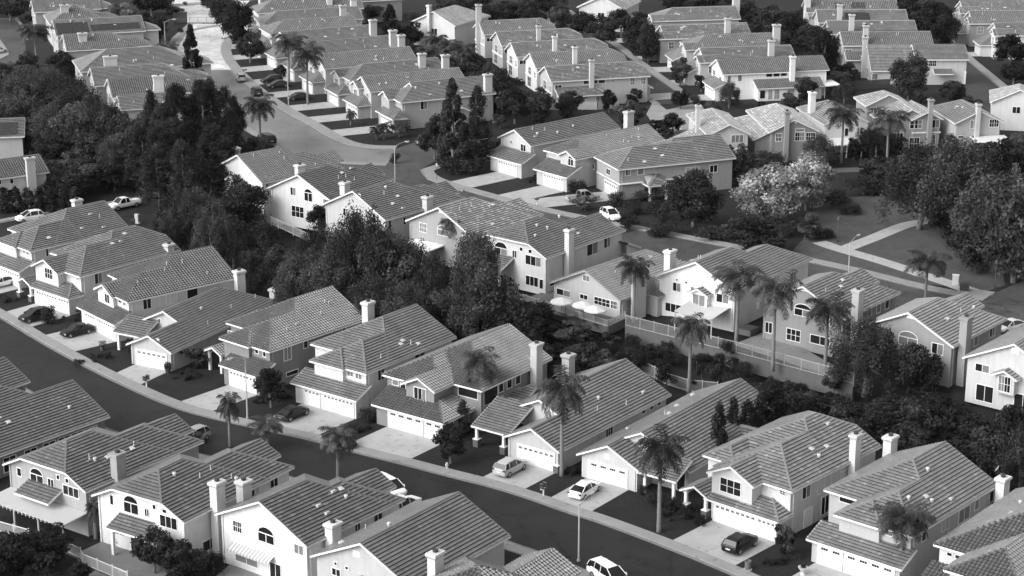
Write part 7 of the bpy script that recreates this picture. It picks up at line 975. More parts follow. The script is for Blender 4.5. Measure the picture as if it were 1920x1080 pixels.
def m_roof(kind, tone, mott):
    k = ('roof', kind, round(tone, 3), round(mott, 2))
    if k in _M: return _M[k]
    m, nt, p = nodemat('roof_tile'); p.inputs['Roughness'].default_value = 0.33; p.inputs['Specular IOR Level'].default_value = 0.45
    uv = N(nt, 'ShaderNodeUVMap', uv_map='tiles'); sp = N(nt, 'ShaderNodeSeparateXYZ'); nt.links.new(uv.outputs[0], sp.inputs[0])
    s, t = sp.outputs[0], sp.outputs[1]
    row = math_(nt, 'FLOOR', math_(nt, 'DIVIDE', t, 0.43))
    w = 0.42 if kind == 'barrel' else 0.33
    off = math_(nt, 'MULTIPLY', math_(nt, 'MODULO', row, 2.0), 0.0 if kind == 'barrel' else 0.5)
    sc = math_(nt, 'ADD', math_(nt, 'DIVIDE', s, w), off)
    col = math_(nt, 'FLOOR', sc)
    cv = N(nt, 'ShaderNodeCombineXYZ'); nt.links.new(col, cv.inputs[0]); nt.links.new(row, cv.inputs[1])
    wn = N(nt, 'ShaderNodeTexWhiteNoise', noise_dimensions='2D'); nt.links.new(cv.outputs[0], wn.inputs['Vector'])
    r = wn.outputs['Value']
    n1 = noise(nt, 0.4, 6, objvec(nt), 0.7); n2 = noise(nt, 6.0, 3, uv.outputs[0])
    v = math_(nt, 'MULTIPLY_ADD', r, 0.26 + mott * 0.4, 0.87 - mott * 0.2)
    v = math_(nt, 'MULTIPLY', v, math_(nt, 'MULTIPLY_ADD', n1, 1.0, 0.5))
    v = math_(nt, 'MULTIPLY', v, math_(nt, 'MULTIPLY_ADD', n2, 0.3, 0.85))
    mp = N(nt, 'ShaderNodeMapping'); mp.inputs['Scale'].default_value = (1.6, 0.18, 1.0); nt.links.new(uv.outputs[0], mp.inputs['Vector'])
    v = math_(nt, 'MULTIPLY', v, math_(nt, 'MULTIPLY_ADD', noise(nt, 1.0, 4, mp.outputs[0], 0.6), 0.4, 0.8))
    lite = math_(nt, 'GREATER_THAN', r, 0.988 - mott * 0.2)
    v = math_(nt, 'MULTIPLY', v, math_(nt, 'MULTIPLY_ADD', lite, 0.25 + mott * 0.5, 1.0))
    grey(nt, math_(nt, 'MULTIPLY', v, tone), p)
    fr = math_(nt, 'FRACT', sc)
    if kind == 'barrel':
        h = math_(nt, 'SINE', math_(nt, 'MULTIPLY', fr, math.pi))
        bump(nt, noise(nt, 9, 2, uv.outputs[0]), p, 0.01, 0.6)
    else:
        e = math_(nt, 'MINIMUM', math_(nt, 'MULTIPLY', fr, 10.0), 1.0)
        h = math_(nt, 'ADD', e, math_(nt, 'MULTIPLY', noise(nt, 9, 2, uv.outputs[0]), 0.5))
        bump(nt, h, p, 0.012, 0.5)
    _M[k] = m; return m
def m_ground(name, tone, var, s1, s2, rough=0.9, bd=0.03):
    k = (name, tone)
    if k in _M: return _M[k]
    m, nt, p = nodemat(name); p.inputs['Roughness'].default_value = rough; p.inputs['Specular IOR Level'].default_value = 0.3
    a = noise(nt, s1, 5, objvec(nt), 0.6); b = noise(nt, s2, 4, objvec(nt), 0.7)
    c = noise(nt, s1 * 4.3, 4, objvec(nt), 0.75)
    v = math_(nt, 'MULTIPLY', math_(nt, 'MULTIPLY_ADD', a, 2.6 * var, 1 - 1.3 * var), math_(nt, 'MULTIPLY_ADD', b, 2.4 * var, 1 - var * 1.2))
    v = math_(nt, 'MAXIMUM', math_(nt, 'MULTIPLY', v, math_(nt, 'MULTIPLY_ADD', c, 2.8 * var, 1 - var * 1.4)), 0.15)
    grey(nt, math_(nt, 'MULTIPLY', v, tone), p)
    bump(nt, b, p, bd, 0.7)
    _M[k] = m; return m
def m_asphalt(tone=0.019, rough=0.55, spec=0.16):
    k = ('asph', tone)
    if k in _M: return _M[k]
    m, nt, p = nodemat('asphalt'); p.inputs['Specular IOR Level'].default_value = spec
    a = noise(nt, 0.10, 5, objvec(nt), 0.6); b = noise(nt, 3.5, 4, objvec(nt), 0.7); c = noise(nt, 0.55, 5, objvec(nt), 0.65)
    # sealed cracks: thin dark veins; old patches: blocky tone changes
    vo = N(nt, 'ShaderNodeTexVoronoi', feature='DISTANCE_TO_EDGE'); vo.inputs['Scale'].default_value = 0.16
    wv = N(nt, 'ShaderNodeVectorMath', operation='ADD'); nn = N(nt, 'ShaderNodeTexNoise'); nn.inputs['Scale'].default_value = 0.8
    nt.links.new(objvec(nt), nn.inputs['Vector']); sc_ = N(nt, 'ShaderNodeVectorMath', operation='SCALE'); nt.links.new(nn.outputs['Color'], sc_.inputs[0]); sc_.inputs['Scale'].default_value = 1.6
    nt.links.new(objvec(nt), wv.inputs[0]); nt.links.new(sc_.outputs[0], wv.inputs[1]); nt.links.new(wv.outputs[0], vo.inputs['Vector'])
    crack = math_(nt, 'MULTIPLY_ADD', math_(nt, 'LESS_THAN', vo.outputs['Distance'], 0.012), -0.4, 1.0)
    v = math_(nt, 'MULTIPLY', math_(nt, 'MULTIPLY_ADD', a, 1.2, 0.4), math_(nt, 'MULTIPLY_ADD', b, 0.4, 0.8))
    v = math_(nt, 'MULTIPLY', math_(nt, 'MULTIPLY', v, crack), math_(nt, 'MULTIPLY_ADD', c, 1.2, 0.4))
    grey(nt, math_(nt, 'MULTIPLY', v, tone), p)
    nt.links.new(math_(nt, 'MULTIPLY_ADD', c, 0.3, rough - 0.15), p.inputs['Roughness'])
    bump(nt, noise(nt, 30, 2, objvec(nt)), p, 0.006, 0.4)
    _M[k] = m; return m
def m_concrete(tone=0.25):
    k = ('conc', tone)
    if k in _M: return _M[k]
    m, nt, p = nodemat('concrete'); p.inputs['Roughness'].default_value = 0.8; p.inputs['Specular IOR Level'].default_value = 0.3
    a = noise(nt, 0.35, 5, objvec(nt), 0.6); b = noise(nt, 4, 4, objvec(nt), 0.7); st = noise(nt, 1.1, 2, objvec(nt))
    v = math_(nt, 'MULTIPLY', math_(nt, 'MULTIPLY_ADD', a, 0.5, 0.75), math_(nt, 'MULTIPLY_ADD', b, 0.25, 0.87))
    oil = math_(nt, 'MULTIPLY_ADD', math_(nt, 'SMOOTH_MIN', math_(nt, 'GREATER_THAN', st, 0.64), 1.0, 0.2), -0.22, 1.0)
    grey(nt, math_(nt, 'MULTIPLY', math_(nt, 'MULTIPLY', v, oil), tone), p)
    _M[k] = m; return m
def m_leaf(name, tone, rough=0.7):
    k = ('leaf', name)
    if k in _M: return _M[k]
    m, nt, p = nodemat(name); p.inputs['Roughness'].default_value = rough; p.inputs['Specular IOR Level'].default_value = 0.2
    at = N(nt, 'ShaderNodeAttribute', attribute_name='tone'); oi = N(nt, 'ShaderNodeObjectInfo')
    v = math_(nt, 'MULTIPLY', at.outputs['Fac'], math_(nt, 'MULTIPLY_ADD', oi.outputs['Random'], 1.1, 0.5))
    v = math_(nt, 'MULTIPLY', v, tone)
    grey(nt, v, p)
    tr = N(nt, 'ShaderNodeBsdfTranslucent'); cc = N(nt, 'ShaderNodeCombineColor')
    for i in range(3): nt.links.new(math_(nt, 'MULTIPLY', v, 1.2), cc.inputs[i])
    nt.links.new(cc.outputs[0], tr.inputs[0])
    mx = N(nt, 'ShaderNodeMixShader'); mx.inputs[0].default_value = 0.25
    nt.links.new(p.outputs[0], mx.inputs[1]); nt.links.new(tr.outputs[0], mx.inputs[2])
    nt.links.new(mx.outputs[0], nt.nodes['Material Output'].inputs['Surface'])
    _M[k] = m; return m
def m_paint(tone):
    k = ('paint', tone)
    if k in _M: return _M[k]
    m, nt, p = nodemat('car_paint'); p.inputs['Roughness'].default_value = 0.35
    p.inputs['Coat Weight'].default_value = 0.1; p.inputs['Specular IOR Level'].default_value = 0.22; p.inputs['Coat Roughness'].default_value = 0.06
    v = math_(nt, 'MULTIPLY', math_(nt, 'MULTIPLY_ADD', noise(nt, 2.0, 3, objvec(nt)), 0.16, 0.92), tone)
    grey(nt, v, p)
    _M[k] = m; return m
TRIM = lambda: m_plain('white_trim', 0.72, 0.6, 0.08)
GLASS = lambda: m_plain('window_glass', 0.014, 0.22, 0.5, 0.8, 0.35)
GLASSL = lambda: m_plain('window_blind', 0.17, 0.35, 0.25, 1.3, 0.4)
DARK = lambda: m_plain('dark_metal', 0.03, 0.5, 0.2)
CARGLASS = lambda: m_plain('car_glass', 0.012, 0.07, 0.1)
RUBBER = lambda: m_plain('rubber', 0.018, 0.8, 0.2)
RIM = lambda: m_plain('wheel_rim', 0.35, 0.35, 0.1, 3.0, 0.5, 0.6)
STEEL = lambda: m_plain('galvanised_steel', 0.28, 0.5, 0.12)
BARK = lambda: m_plain('bark', 0.13, 0.9, 0.4, 2.5)
STONE = lambda: m_plain('stone_base', 0.10, 0.85, 0.6, 4.0)

# ------------------------------------------------------------------ mesh helper
class MB:
    def __init__(s): s.v = []; s.f = []; s.m = []; s.uv = []; s.tone = []; s.has_uv = False; s.has_tone = False
    def face(s, pts, mi=0, uv=None, tone=1.0):
        i = len(s.v); s.v.extend([tuple(p) for p in pts]); s.f.append(tuple(range(i, i + len(pts)))); s.m.append(mi)
        if uv: s.has_uv = True
        s.uv.append(uv); s.tone.append(tone)
    def grid(s, rings, mi=0, closed=True, caps=True, tone=1.0):
        i0 = len(s.v); n = len(rings[0])
        for r in rings: s.v.extend([tuple(p) for p in r])
        for k in range(len(rings) - 1):
            for j in range(n if closed else n - 1):
                a = i0 + k * n + j; b = i0 + k * n + (j + 1) % n
                s.f.append((a, b, b + n, a + n)); s.m.append(mi); s.uv.append(None); s.tone.append(tone)
        if caps and closed:
            s.f.append(tuple(i0 + j for j in reversed(range(n)))); s.m.append(mi); s.uv.append(None); s.tone.append(tone)
            e = i0 + (len(rings) - 1) * n
            s.f.append(tuple(e + j for j in range(n))); s.m.append(mi); s.uv.append(None); s.tone.append(tone)
    def box(s, x0, x1, y0, y1, z0, z1, mi=0):
        s.obox(Vector((x0, y0, z0)), Vector((x1 - x0, 0, 0)), Vector((0, y1 - y0, 0)), Vector((0, 0, z1 - z0)), mi)
    def obox(s, o, a, b, c, mi=0):
        o, a, b, c = Vector(o), Vector(a), Vector(b), Vector(c)
        if a.cross(b).dot(c) < 0: a, b = b, a
        P = [o, o + a, o + a + b, o + b, o + c, o + a + c, o + a + b + c, o + b + c]
        i = len(s.v); s.v.extend([tuple(p) for p in P])
        for q in ((3, 2, 1, 0), (4, 5, 6, 7), (0, 1, 5, 4), (1, 2, 6, 5), (2, 3, 7, 6), (3, 0, 4, 7)):
            s.f.append(tuple(i + k for k in q)); s.m.append(mi); s.uv.append(None); s.tone.append(1.0)
    def tube(s, pts, rad, n=8, mi=0, tone=1.0):
        rings = []
        pts = [Vector(p) for p in pts]
        for k, p in enumerate(pts):
            d = (pts[min(k + 1, len(pts) - 1)] - pts[max(k - 1, 0)]).normalized()
            a = Vector((0, 1, 0)) if abs(d.z) > 0.6 else Vector((0, 0, 1))
            x = d.cross(a).normalized(); y = d.cross(x).normalized()
            r = rad[k] if isinstance(rad, (list, tuple)) else rad
            rings.append([p + (x * math.cos(2 * math.pi * j / n) + y * math.sin(2 * math.pi * j / n)) * r for j in range(n)])
        s.grid(rings, mi, tone=tone)
    def lathe(s, prof, n=12, mi=0, c=(0, 0, 0)):
        s.grid([[(c[0] + r * math.cos(2 * math.pi * j / n), c[1] + r * math.sin(2 * math.pi * j / n), c[2] + z) for j in range(n)] for r, z in prof], mi)
    def mesh(s, name, mats, smooth=False):
        me = bpy.data.meshes.new(name); me.from_pydata(s.v, [], s.f)
        for m in mats: me.materials.append(m)
        me.polygons.foreach_set('material_index', s.m)
        if s.has_uv:
            ul = me.uv_layers.new(name='tiles'); k = 0
            for f, u in zip(s.f, s.uv):
                for j in range(len(f)):
                    if u: ul.data[k].uv = u[j]
                    k += 1
        if s.has_tone:
            a = me.attributes.new('tone', 'FLOAT', 'FACE'); a.data.foreach_set('value', s.tone)
        if smooth: me.polygons.foreach_set('use_smooth', [True] * len(s.f))
        me.update(); return me
    def build(s, name, mats, parent=None, smooth=False):
        if not s.f: return None
        return link(name, s.mesh(name, mats if isinstance(mats, (list, tuple)) else [mats], smooth), parent)
def link(name, data, parent=None):
    o = bpy.data.objects.new(name, data); C.objects.link(o)
    if parent is not None: o.parent = parent
    return o
def tag(o, label=None, cat=None, group=None, kind=None):
    if label: o['label'] = label
    if cat: o['category'] = cat
    if group: o['group'] = group
    if kind: o['kind'] = kind
    return o
def thing(name, loc, rz, label, cat, group=None):
    o = link(name, None); o.location = loc; o.rotation_euler = (0, 0, rz); o.empty_display_size = 0.3
    return tag(o, label, cat, group)
_KIDS = {}
def dup(root, loc, rz, label, group=None, scale=None):
    r = root.copy(); C.objects.link(r); r.location = loc; r.rotation_euler = (0, 0, rz)
    if scale: r.scale = scale
    r['label'] = label
    if group: r['group'] = group
    elif 'group' in r: del r['group']
    if root.name not in _KIDS:
        _KIDS[root.name] = [(c, list(c.children)) for c in root.children]
    for c, gs in _KIDS[root.name]:
        k = c.copy(); C.objects.link(k); k.parent = r
        for g in gs:
            e = g.copy(); C.objects.link(e); e.parent = k
    return r

# ------------------------------------------------------------------ roofs
def clip(poly, a, b):
    def half(P, f):
        out = []
        for i in range(len(P)):
            p, q = P[i], P[(i + 1) % len(P)]; fp, fq = f(p), f(q)
            if fp >= 0: out.append(p)
            if (fp >= 0) != (fq >= 0):
                t = fp / (fp - fq); out.append((p[0] + (q[0] - p[0]) * t, p[1] + (q[1] - p[1]) * t))
        return out
    P = half(poly, lambda p: p[1] - a)
    return half(P, lambda p: b - p[1]) if P else P
COURSE = 0.43
def tiles(mb, poly, th, barrel=False):
    P = [Vector(p) for p in poly]
    n = Vector((0, 0, 0))
    for i in range(len(P)): n += P[i].cross(P[(i + 1) % len(P)])
    n.normalize()
    if n.z < 0: n = -n
    s = Vector((-n.y, n.x, 0)).normalized(); t = n.cross(s)
    if t.z < 0: t = -t; s = -s
    o = P[0]; q = [((p - o).dot(s), (p - o).dot(t)) for p in P]
    t0 = min(a[1] for a in q); t1 = max(a[1] for a in q)
    us = rnd.randint(0, 120) * 0.42; vs = rnd.randint(0, 60) * COURSE
    k = 0
    while t0 + k * COURSE < t1 - 1e-4:
        a = t0 + k * COURSE; b = a + COURSE
        r = clip(q, a, min(b, t1)); k += 1
        if len(r) < 3: continue
        ar = sum(r[i][0] * r[(i + 1) % len(r)][1] - r[(i + 1) % len(r)][0] * r[i][1] for i in range(len(r)))
        if abs(ar) < 2e-3: continue
        if ar < 0: r = r[::-1]
        flip = s.cross(t).dot(n) < 0
        if barrel:
            w = 0.42; bw_ = 0.105; s0 = min(p[0] for p in r); s1 = max(p[0] for p in r); j0 = math.floor(s0 / bw_); j1 = math.ceil(s1 / bw_)
            pieces = []
            for j in range(j0, j1):
                rr = [(p[1], p[0]) for p in r]; rr = clip(rr, j * bw_, (j + 1) * bw_)
                if len(rr) >= 3: pieces.append([(p[1], p[0]) for p in rr][::-1])
            prof = lambda sv: 0.13 * (0.0, 0.0, 1.0, 1.0, 0.0)[int(((sv / w) % 1.0) * 4 + 0.01)]
        else:
            w = 1.0; pieces = [r]; prof = lambda sv: 0.0
        up = lambda p: o + s * p[0] + t * p[1] + n * (th * (1 - (p[1] - a) / COURSE) + 0.01 + prof(p[0]))
        for r in pieces:
            if abs(sum(r[i][0] * r[(i + 1) % len(r)][1] - r[(i + 1) % len(r)][0] * r[i][1] for i in range(len(r)))) < 1e-3: continue
            pts = [up(p) for p in r]; uv = [(p[0] + us, p[1] - t0 + vs + 0.004) for p in r]
            if sum(r[i][0] * r[(i + 1) % len(r)][1] - r[(i + 1) % len(r)][0] * r[i][1] for i in range(len(r))) < 0: pts = pts[::-1]; uv = uv[::-1]; r = r[::-1]
            if flip: pts = pts[::-1]; uv = uv[::-1]
            sm = sum(p[0] for p in r) / len(r)
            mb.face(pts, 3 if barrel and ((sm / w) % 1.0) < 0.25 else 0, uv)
            for i in range(len(r)):
                p, p2 = r[i], r[(i + 1) % len(r)]
                if abs(p[1] - a) < 1e-4 and abs(p2[1] - a) < 1e-4:
                    A, B = up(p), up(p2); d = n * (th + 0.01)
                    f = [A - d, B - d, B, A] if not flip else [B - d, A - d, A, B]
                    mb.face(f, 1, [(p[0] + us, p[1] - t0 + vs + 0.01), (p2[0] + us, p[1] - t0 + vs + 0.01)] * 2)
    return n
def board(mb, p, q, out, h=0.22, w=0.05, dz=0.03, mi=0):
    p, q, out = Vector(p), Vector(q), Vector(out)
    mb.obox(p + Vector((0, 0, dz - h)), q - p, out * w, Vector((0, 0, h)), mi)
def cap(mb, p, q, r=0.15, mi=2):
    p, q = Vector(p), Vector(q); d = q - p
    if d.length < 0.3: return
    L = d.length; d.normalize(); x = d.cross(Vector((0, 0, 1))).normalized(); z = x.cross(d)
    if z.z < 0: z = -z
    k = max(1, int(L / 0.45)); st = L / k
    for i in range(k):
        a = p + d * (st * i); b = p + d * (st * (i + 1))
        ra, rb = r * 1.08, r * 0.9
        mb.grid([[a + x * ra - z * .05, a + x * ra * .55 + z * ra * .72, a - x * ra * .55 + z * ra * .72, a - x * ra - z * .05],
                 [b + x * rb - z * .05, b + x * rb * .55 + z * rb * .72, b - x * rb * .55 + z * rb * .72, b - x * rb - z * .05]], mi, True, True)
def mass_roof(m, T, F, R, th):
    """m: one roof block; T tiles, F white boards, R ridge caps."""
    u0, u1, v0, v1, ze = m['r']; ty = m['t']; e0, e1 = m.get('e', 'gg'); c = m.get('c', 0.5)
    up = Vector((0, 0, 1))
    if ty in 'uv':
        if ty == 'u': M = lambda a, b, z: Vector((a, b, ze + z)); a0, a1, b0, b1 = u0, u1, v0, v1; da = Vector((1, 0, 0)); db = Vector((0, 1, 0))
        else: M = lambda a, b, z: Vector((b, a, ze + z)); a0, a1, b0, b1 = v0, v1, u0, u1; da = Vector((0, 1, 0)); db = Vector((1, 0, 0))
        h = (b1 - b0) / 2; bm = (b0 + b1) / 2; pt = m.get('p', PITCH); r = h * pt
        def endpts(e, a, sg):
            if e == 'g': return [], a
            if e == 'h': return [], a + sg * h
            return [(c * h, c * r)], a + sg * (1 - c) * h
        j0, R0 = endpts(e0, a0, 1); j1, R1 = endpts(e1, a1, -1)
        if R1 < R0: R0 = R1 = (R0 + R1) / 2
        planes = []
        for sg, bb in ((1, b0), (-1, b1)):
            pl = [M(a0, bb, 0), M(a1, bb, 0)]
            pl += [M(a1, bb + sg * x, z) for x, z in j1] + [M(R1, bm, r)]
            if R1 - R0 > 1e-3: pl.append(M(R0, bm, r))
            pl += [M(a0, bb + sg * x, z) for x, z in j0]
            planes.append(pl); board(F, pl[0], pl[1], -db * sg)
        for e, a, Rr, jj, sg in ((e0, a0, R0, j0, 1), (e1, a1, R1, j1, -1)):
            if e == 'h':
                planes.append([M(a, b0, 0), M(a, b1, 0), M(Rr, bm, r)]); board(F, M(a, b0, 0), M(a, b1, 0), -da * sg)
                cap(R, M(a, b0, 0), M(Rr, bm, r)); cap(R, M(a, b1, 0), M(Rr, bm, r))
            elif e == 'j':
                x, z = jj[0]; planes.append([M(a, b0 + x, z), M(a, b1 - x, z), M(Rr, bm, r)])
                board(F, M(a, b0 + x, z), M(a, b1 - x, z), -da * sg)
                cap(R, M(a, b0 + x, z), M(Rr, bm, r)); cap(R, M(a, b1 - x, z), M(Rr, bm, r))
                for bb, s2 in ((b0, 1), (b1, -1)): board(F, M(a, bb, 0), M(a, bb + s2 * x, z), -da * sg)
            else:
                for bb in (b0, b1): board(F, M(a, bb, 0), M(a, bm, r), -da * sg)
                for bb in (b0, b1): cap(R, M(a + sg * .08, bb, 0), M(a + sg * .08, bm, r), 0.1)
        if R1 - R0 > 0.3: cap(R, M(R0, bm, r), M(R1, bm, r))
    else:  # pent roof, low on side ty[1]; e0/e1 hip flags for the two ends
        low = ty[1]; pt = m.get('p', 0.42)
        if low == 'n': M = lambda a, d, z: Vector((u0 + d, a, ze + z)); a0, a1, D = v0, v1, u1 - u0; out = Vector((-1, 0, 0)); da = Vector((0, 1, 0))
        elif low == 'f': M = lambda a, d, z: Vector((u1 - d, a, ze + z)); a0, a1, D = v0, v1, u1 - u0; out = Vector((1, 0, 0)); da = Vector((0, 1, 0))
        elif low == 'r': M = lambda a, d, z: Vector((a, v0 + d, ze + z)); a0, a1, D = u0, u1, v1 - v0; out = Vector((0, -1, 0)); da = Vector((1, 0, 0))
        else: M = lambda a, d, z: Vector((a, v1 - d, ze + z)); a0, a1, D = u0, u1, v1 - v0; out = Vector((0, 1, 0)); da = Vector((1, 0, 0))
        z = D * pt; A0 = a0 + (D if e0 == 'h' else 0); A1 = a1 - (D if e1 == 'h' else 0)
        planes = [[M(a0, 0, 0), M(a1, 0, 0), M(A1, D, z), M(A0, D, z)]]; board(F, M(a0, 0, 0), M(a1, 0, 0), out)
        for e, a, A, sg in ((e0, a0, A0, 1), (e1, a1, A1, -1)):
            if e == 'h':
                planes.append([M(a, 0, 0), M(A, D, z), M(a, D, 0)]); cap(R, M(a, 0, 0), M(A, D, z)); board(F, M(a, 0, 0), M(a, D, 0), -da * sg)
            else: board(F, M(a, 0, 0), M(a, D, z), -da * sg); cap(R, M(a + sg * .08, 0, 0), M(a + sg * .08, D, z), 0.1)
    for pl in planes:
        tiles(T, pl, th, th == 0.08)
        F.face([p - up * 0.16 for p in reversed(pl)] if (pl[1] - pl[0]).cross(pl[2] - pl[0]).z > 0 else [p - up * 0.16 for p in pl], 0)
        T.face([p - up * 0.03 for p in pl], 0)
def mass_walls(m, W):
    if m.get('nw'): return
    u0, u1, v0, v1, ze = m['r']; ty = m['t']; zb = m.get('zb', -0.3); o = OV; e0, e1 = m.get('e', 'gg'); c = m.get('c', 0.5)
    mi = 0
    x0, x1, y0, y1 = u0 + o, u1 - o, v0 + o, v1 - o
    if ty in 'uv':
        pt = m.get('p', PITCH)
        zt = ze + o * pt - 0.15
        def ring(a, b, z): return Vector((a, b, z)) if ty == 'u' else Vector((b, a, z))
        A0, A1, B0, B1 = (x0, x1, y0, y1) if ty == 'u' else (y0, y1, x0, x1)
        full = (v1 - v0) if ty == 'u' else (u1 - u0); h = full / 2; bm = (B0 + B1) / 2
        for b in (B0, B1): W.face([ring(A0, b, zb), ring(A1, b, zb), ring(A1, b, zt), ring(A0, b, zt)], mi)
        for a, e in ((A0, e0), (A1, e1)):
            top = []
            if e == 'g': top = [ring(a, bm, ze + h * pt - 0.15)]
            elif e == 'j': top = [ring(a, bm + h * (1 - c), ze + c * h * pt - 0.15), ring(a, bm - h * (1 - c), ze + c * h * pt - 0.15)]
            W.face([ring(a, B0, zb), ring(a, B1, zb), ring(a, B1, zt)] + top + [ring(a, B0, zt)], mi)
    else:
        pt = m.get('p', 0.42); low = ty[1]; D = (u1 - u0) if low in 'nf' else (v1 - v0); zt = ze + o * pt - 0.15; zh = ze + D * pt - 0.15
        if low == 'n': L = lambda a, d, z: Vector((u0 + d, a, z)); a0, a1 = y0, y1
        elif low == 'f': L = lambda a, d, z: Vector((u1 - d, a, z)); a0, a1 = y0, y1
        elif low == 'r': L = lambda a, d, z: Vector((a, v0 + d, z)); a0, a1 = x0, x1
        else: L = lambda a, d, z: Vector((a, v1 - d, z)); a0, a1 = x0, x1
        W.face([L(a0, o, zb), L(a1, o, zb), L(a1, o, zt), L(a0, o, zt)], mi)
        for a, e in ((a0, e0), (a1, e1)):
            W.face([L(a, o, zb), L(a, D, zb), L(a, D, zt if e == 'h' else zh), L(a, o, zt)], mi)

# ------------------------------------------------------------------ openings
def window(P, w, root):
    o = Vector(w['o']); e = Vector((*w['e'], 0)); n = Vector((*w['n'], 0)); W, H = w['w'], w['h']; k = w['k']; z = Vector((0, 0, 1))
    name = {'v': 'gable_vent', 'dr': 'door'}.get(k, 'window')
    fr = MB(); pn = MB(); B = w.get('b', 0.085)
    def fb(a0, a1, b0, b1, p=0.06): fr.obox(o + e * a0 + z * b0 + n * 0.002, e * (a1 - a0), z * (b1 - b0), n * p)
    def pb(a0, a1, b0, b1, mi=0): pn.face([o + e * a0 + z * b0 + n * .022, o + e * a1 + z * b0 + n * .022, o + e * a1 + z * b1 + n * .022, o + e * a0 + z * b1 + n * .022], mi)
    mats = [GLASS(), GLASSL()]
    light = w.get('l', 0)
    if k in ('a', 'o'):
        seg = 14
        if k == 'a':
            hs = H - min(W * 0.38, H * 0.42); rise = H - hs
            arc = [(W / 2 + W / 2 * math.cos(math.pi * i / seg), hs + rise * math.sin(math.pi * i / seg)) for i in range(seg + 1)]
            outl = [(0, 0), (W, 0)] + arc
        else: outl = [(W / 2 + W / 2 * math.cos(2 * math.pi * i / 16), H / 2 + H / 2 * math.sin(2 * math.pi * i / 16)) for i in range(16)]
        cx, cy = W / 2, H / 2
        ol = [(cx + (x - cx) * (1 + 2 * B / W), cy + (y - cy) * (1 + 2 * B / H)) for x, y in outl]
        pt = lambda q, d: o + e * q[0] + z * q[1] + n * d
        for i in range(len(outl)):
            j = (i + 1) % len(outl)
            fr.face([pt(ol[i], .06), pt(ol[j], .06), pt(outl[j], .06), pt(outl[i], .06)])
            fr.face([pt(ol[i], 0), pt(ol[j], 0), pt(ol[j], .06), pt(ol[i], .06)])
            fr.face([pt(outl[j], 0.01), pt(outl[i], 0.01), pt(outl[i], .06), pt(outl[j], .06)])
        pn.face([pt(q, .022) for q in outl], 1 if light == 2 else 0)
        if k == 'a':
            fb(0, W, hs - .05, hs + .05); fb(W / 2 - .04, W / 2 + .04, 0, hs)
            if light == 1: pn.face([o + e * (W / 2 + .04) + n * .027, o + e * W + n * .027, o + e * W + z * (hs - .05) + n * .027, o + e * (W / 2 + .04) + z * (hs - .05) + n * .027], 1)
        else: fb(W / 2 - .025, W / 2 + .025, 0, H); fb(0, W, H / 2 - .025, H / 2 + .025)
    elif k == 'v':
        fb(0, W, 0, H, .03)
        for i in range(5): fb(.1, W - .1, H * (i + .3) / 5.2, H * (i + .3) / 5.2 + .07, .06)
    elif k == 'dr':
        fb(-.1, 0, 0, H + .1); fb(W, W + .1, 0, H + .1); fb(0, W, H, H + .1)
        fb(0, W, 0, H, .03) if light else pb(0, W, 0, H)
    else:
        fb(-B, W + B, -B, 0); fb(-B, W + B, H, H + B); fb(-B, 0, 0, H); fb(W, W + B, 0, H)
        if k == 't': xs = [W / 3, 2 * W / 3]
        elif k in ('w', 'sl', 'g'): xs = [W / 2]
        else: xs = []
        for x in xs: fb(x - .032, x + .032, 0, H, .055)
        if k in ('g',) or (k == 't' and H > 1.45): fb(0, W, H * .5 - .022, H * .5 + .022, .05)
        if k == 'g':
            for x in (W / 4, 3 * W / 4): fb(x - .02, x + .02, 0, H, .04)
        cells = [0] + xs + [W]
        for i in range(len(cells) - 1):
            lt = (light == 1 and i == len(cells) - 2) or light == 2
            pb(cells[i], cells[i + 1], 0, H, 1 if lt else 0)
        if k == 's':
            for a0, a1 in ((-B - .45, -B - .02), (W + B + .02, W + B + .45)): fb(a0, a1, -.05, H + .05, .04)
    fo = fr.build(name, [m_plain('window_trim', w.get('ft', 0.72), 0.6, 0.06)], root)
    pn.build('pane', mats, fo)
def garage(g, root):
    o = Vector(g['o']); e = Vector((*g['e'], 0)); n = Vector((*g['n'], 0)); W, H = g['w'], g['h']; z = Vector((0, 0, 1))
    d = MB(); p = MB()
    bx = lambda a0, a1, b0, b1, q0, q1, mi=0: d.obox(o + e * a0 + z * b0 + n * q0, e * (a1 - a0), z * (b1 - b0), n * (q1 - q0), mi)
    bx(-.14, 0, 0, H + .16, .002, .09); bx(W, W + .14, 0, H + .16, .002, .09); bx(0, W, H, H + .16, .002, .09)
    for i in range(4):
        bx(0, W, H * i / 4 + .012, H * (i + 1) / 4 - .012, .003, .04)
        k = max(2, int(W / .6))
        for j in range(k):
            if i < 3: bx(W * (j + .12) / k, W * (j + .88) / k, H * (i + .2) / 4, H * (i + .8) / 4, .04, .05)
    k = g.get('c', 8)
    for j in range(k):
        a0, a1 = W * (j + .2) / k, W * (j + .8) / k
        for q in range(3):
            x0 = a0 + (a1 - a0) * q / 3 + .015; x1 = a0 + (a1 - a0) * (q + 1) / 3 - .015
            p.obox(o + e * x0 + z * (H * .815) + n * .041, e * (x1 - x0), z * (H * .11), n * .006)
    do = d.build('garage_door', m_plain('garage_paint', g.get('t', 0.68), 0.55, 0.07), root)
    p.build('pane', GLASS(), do)
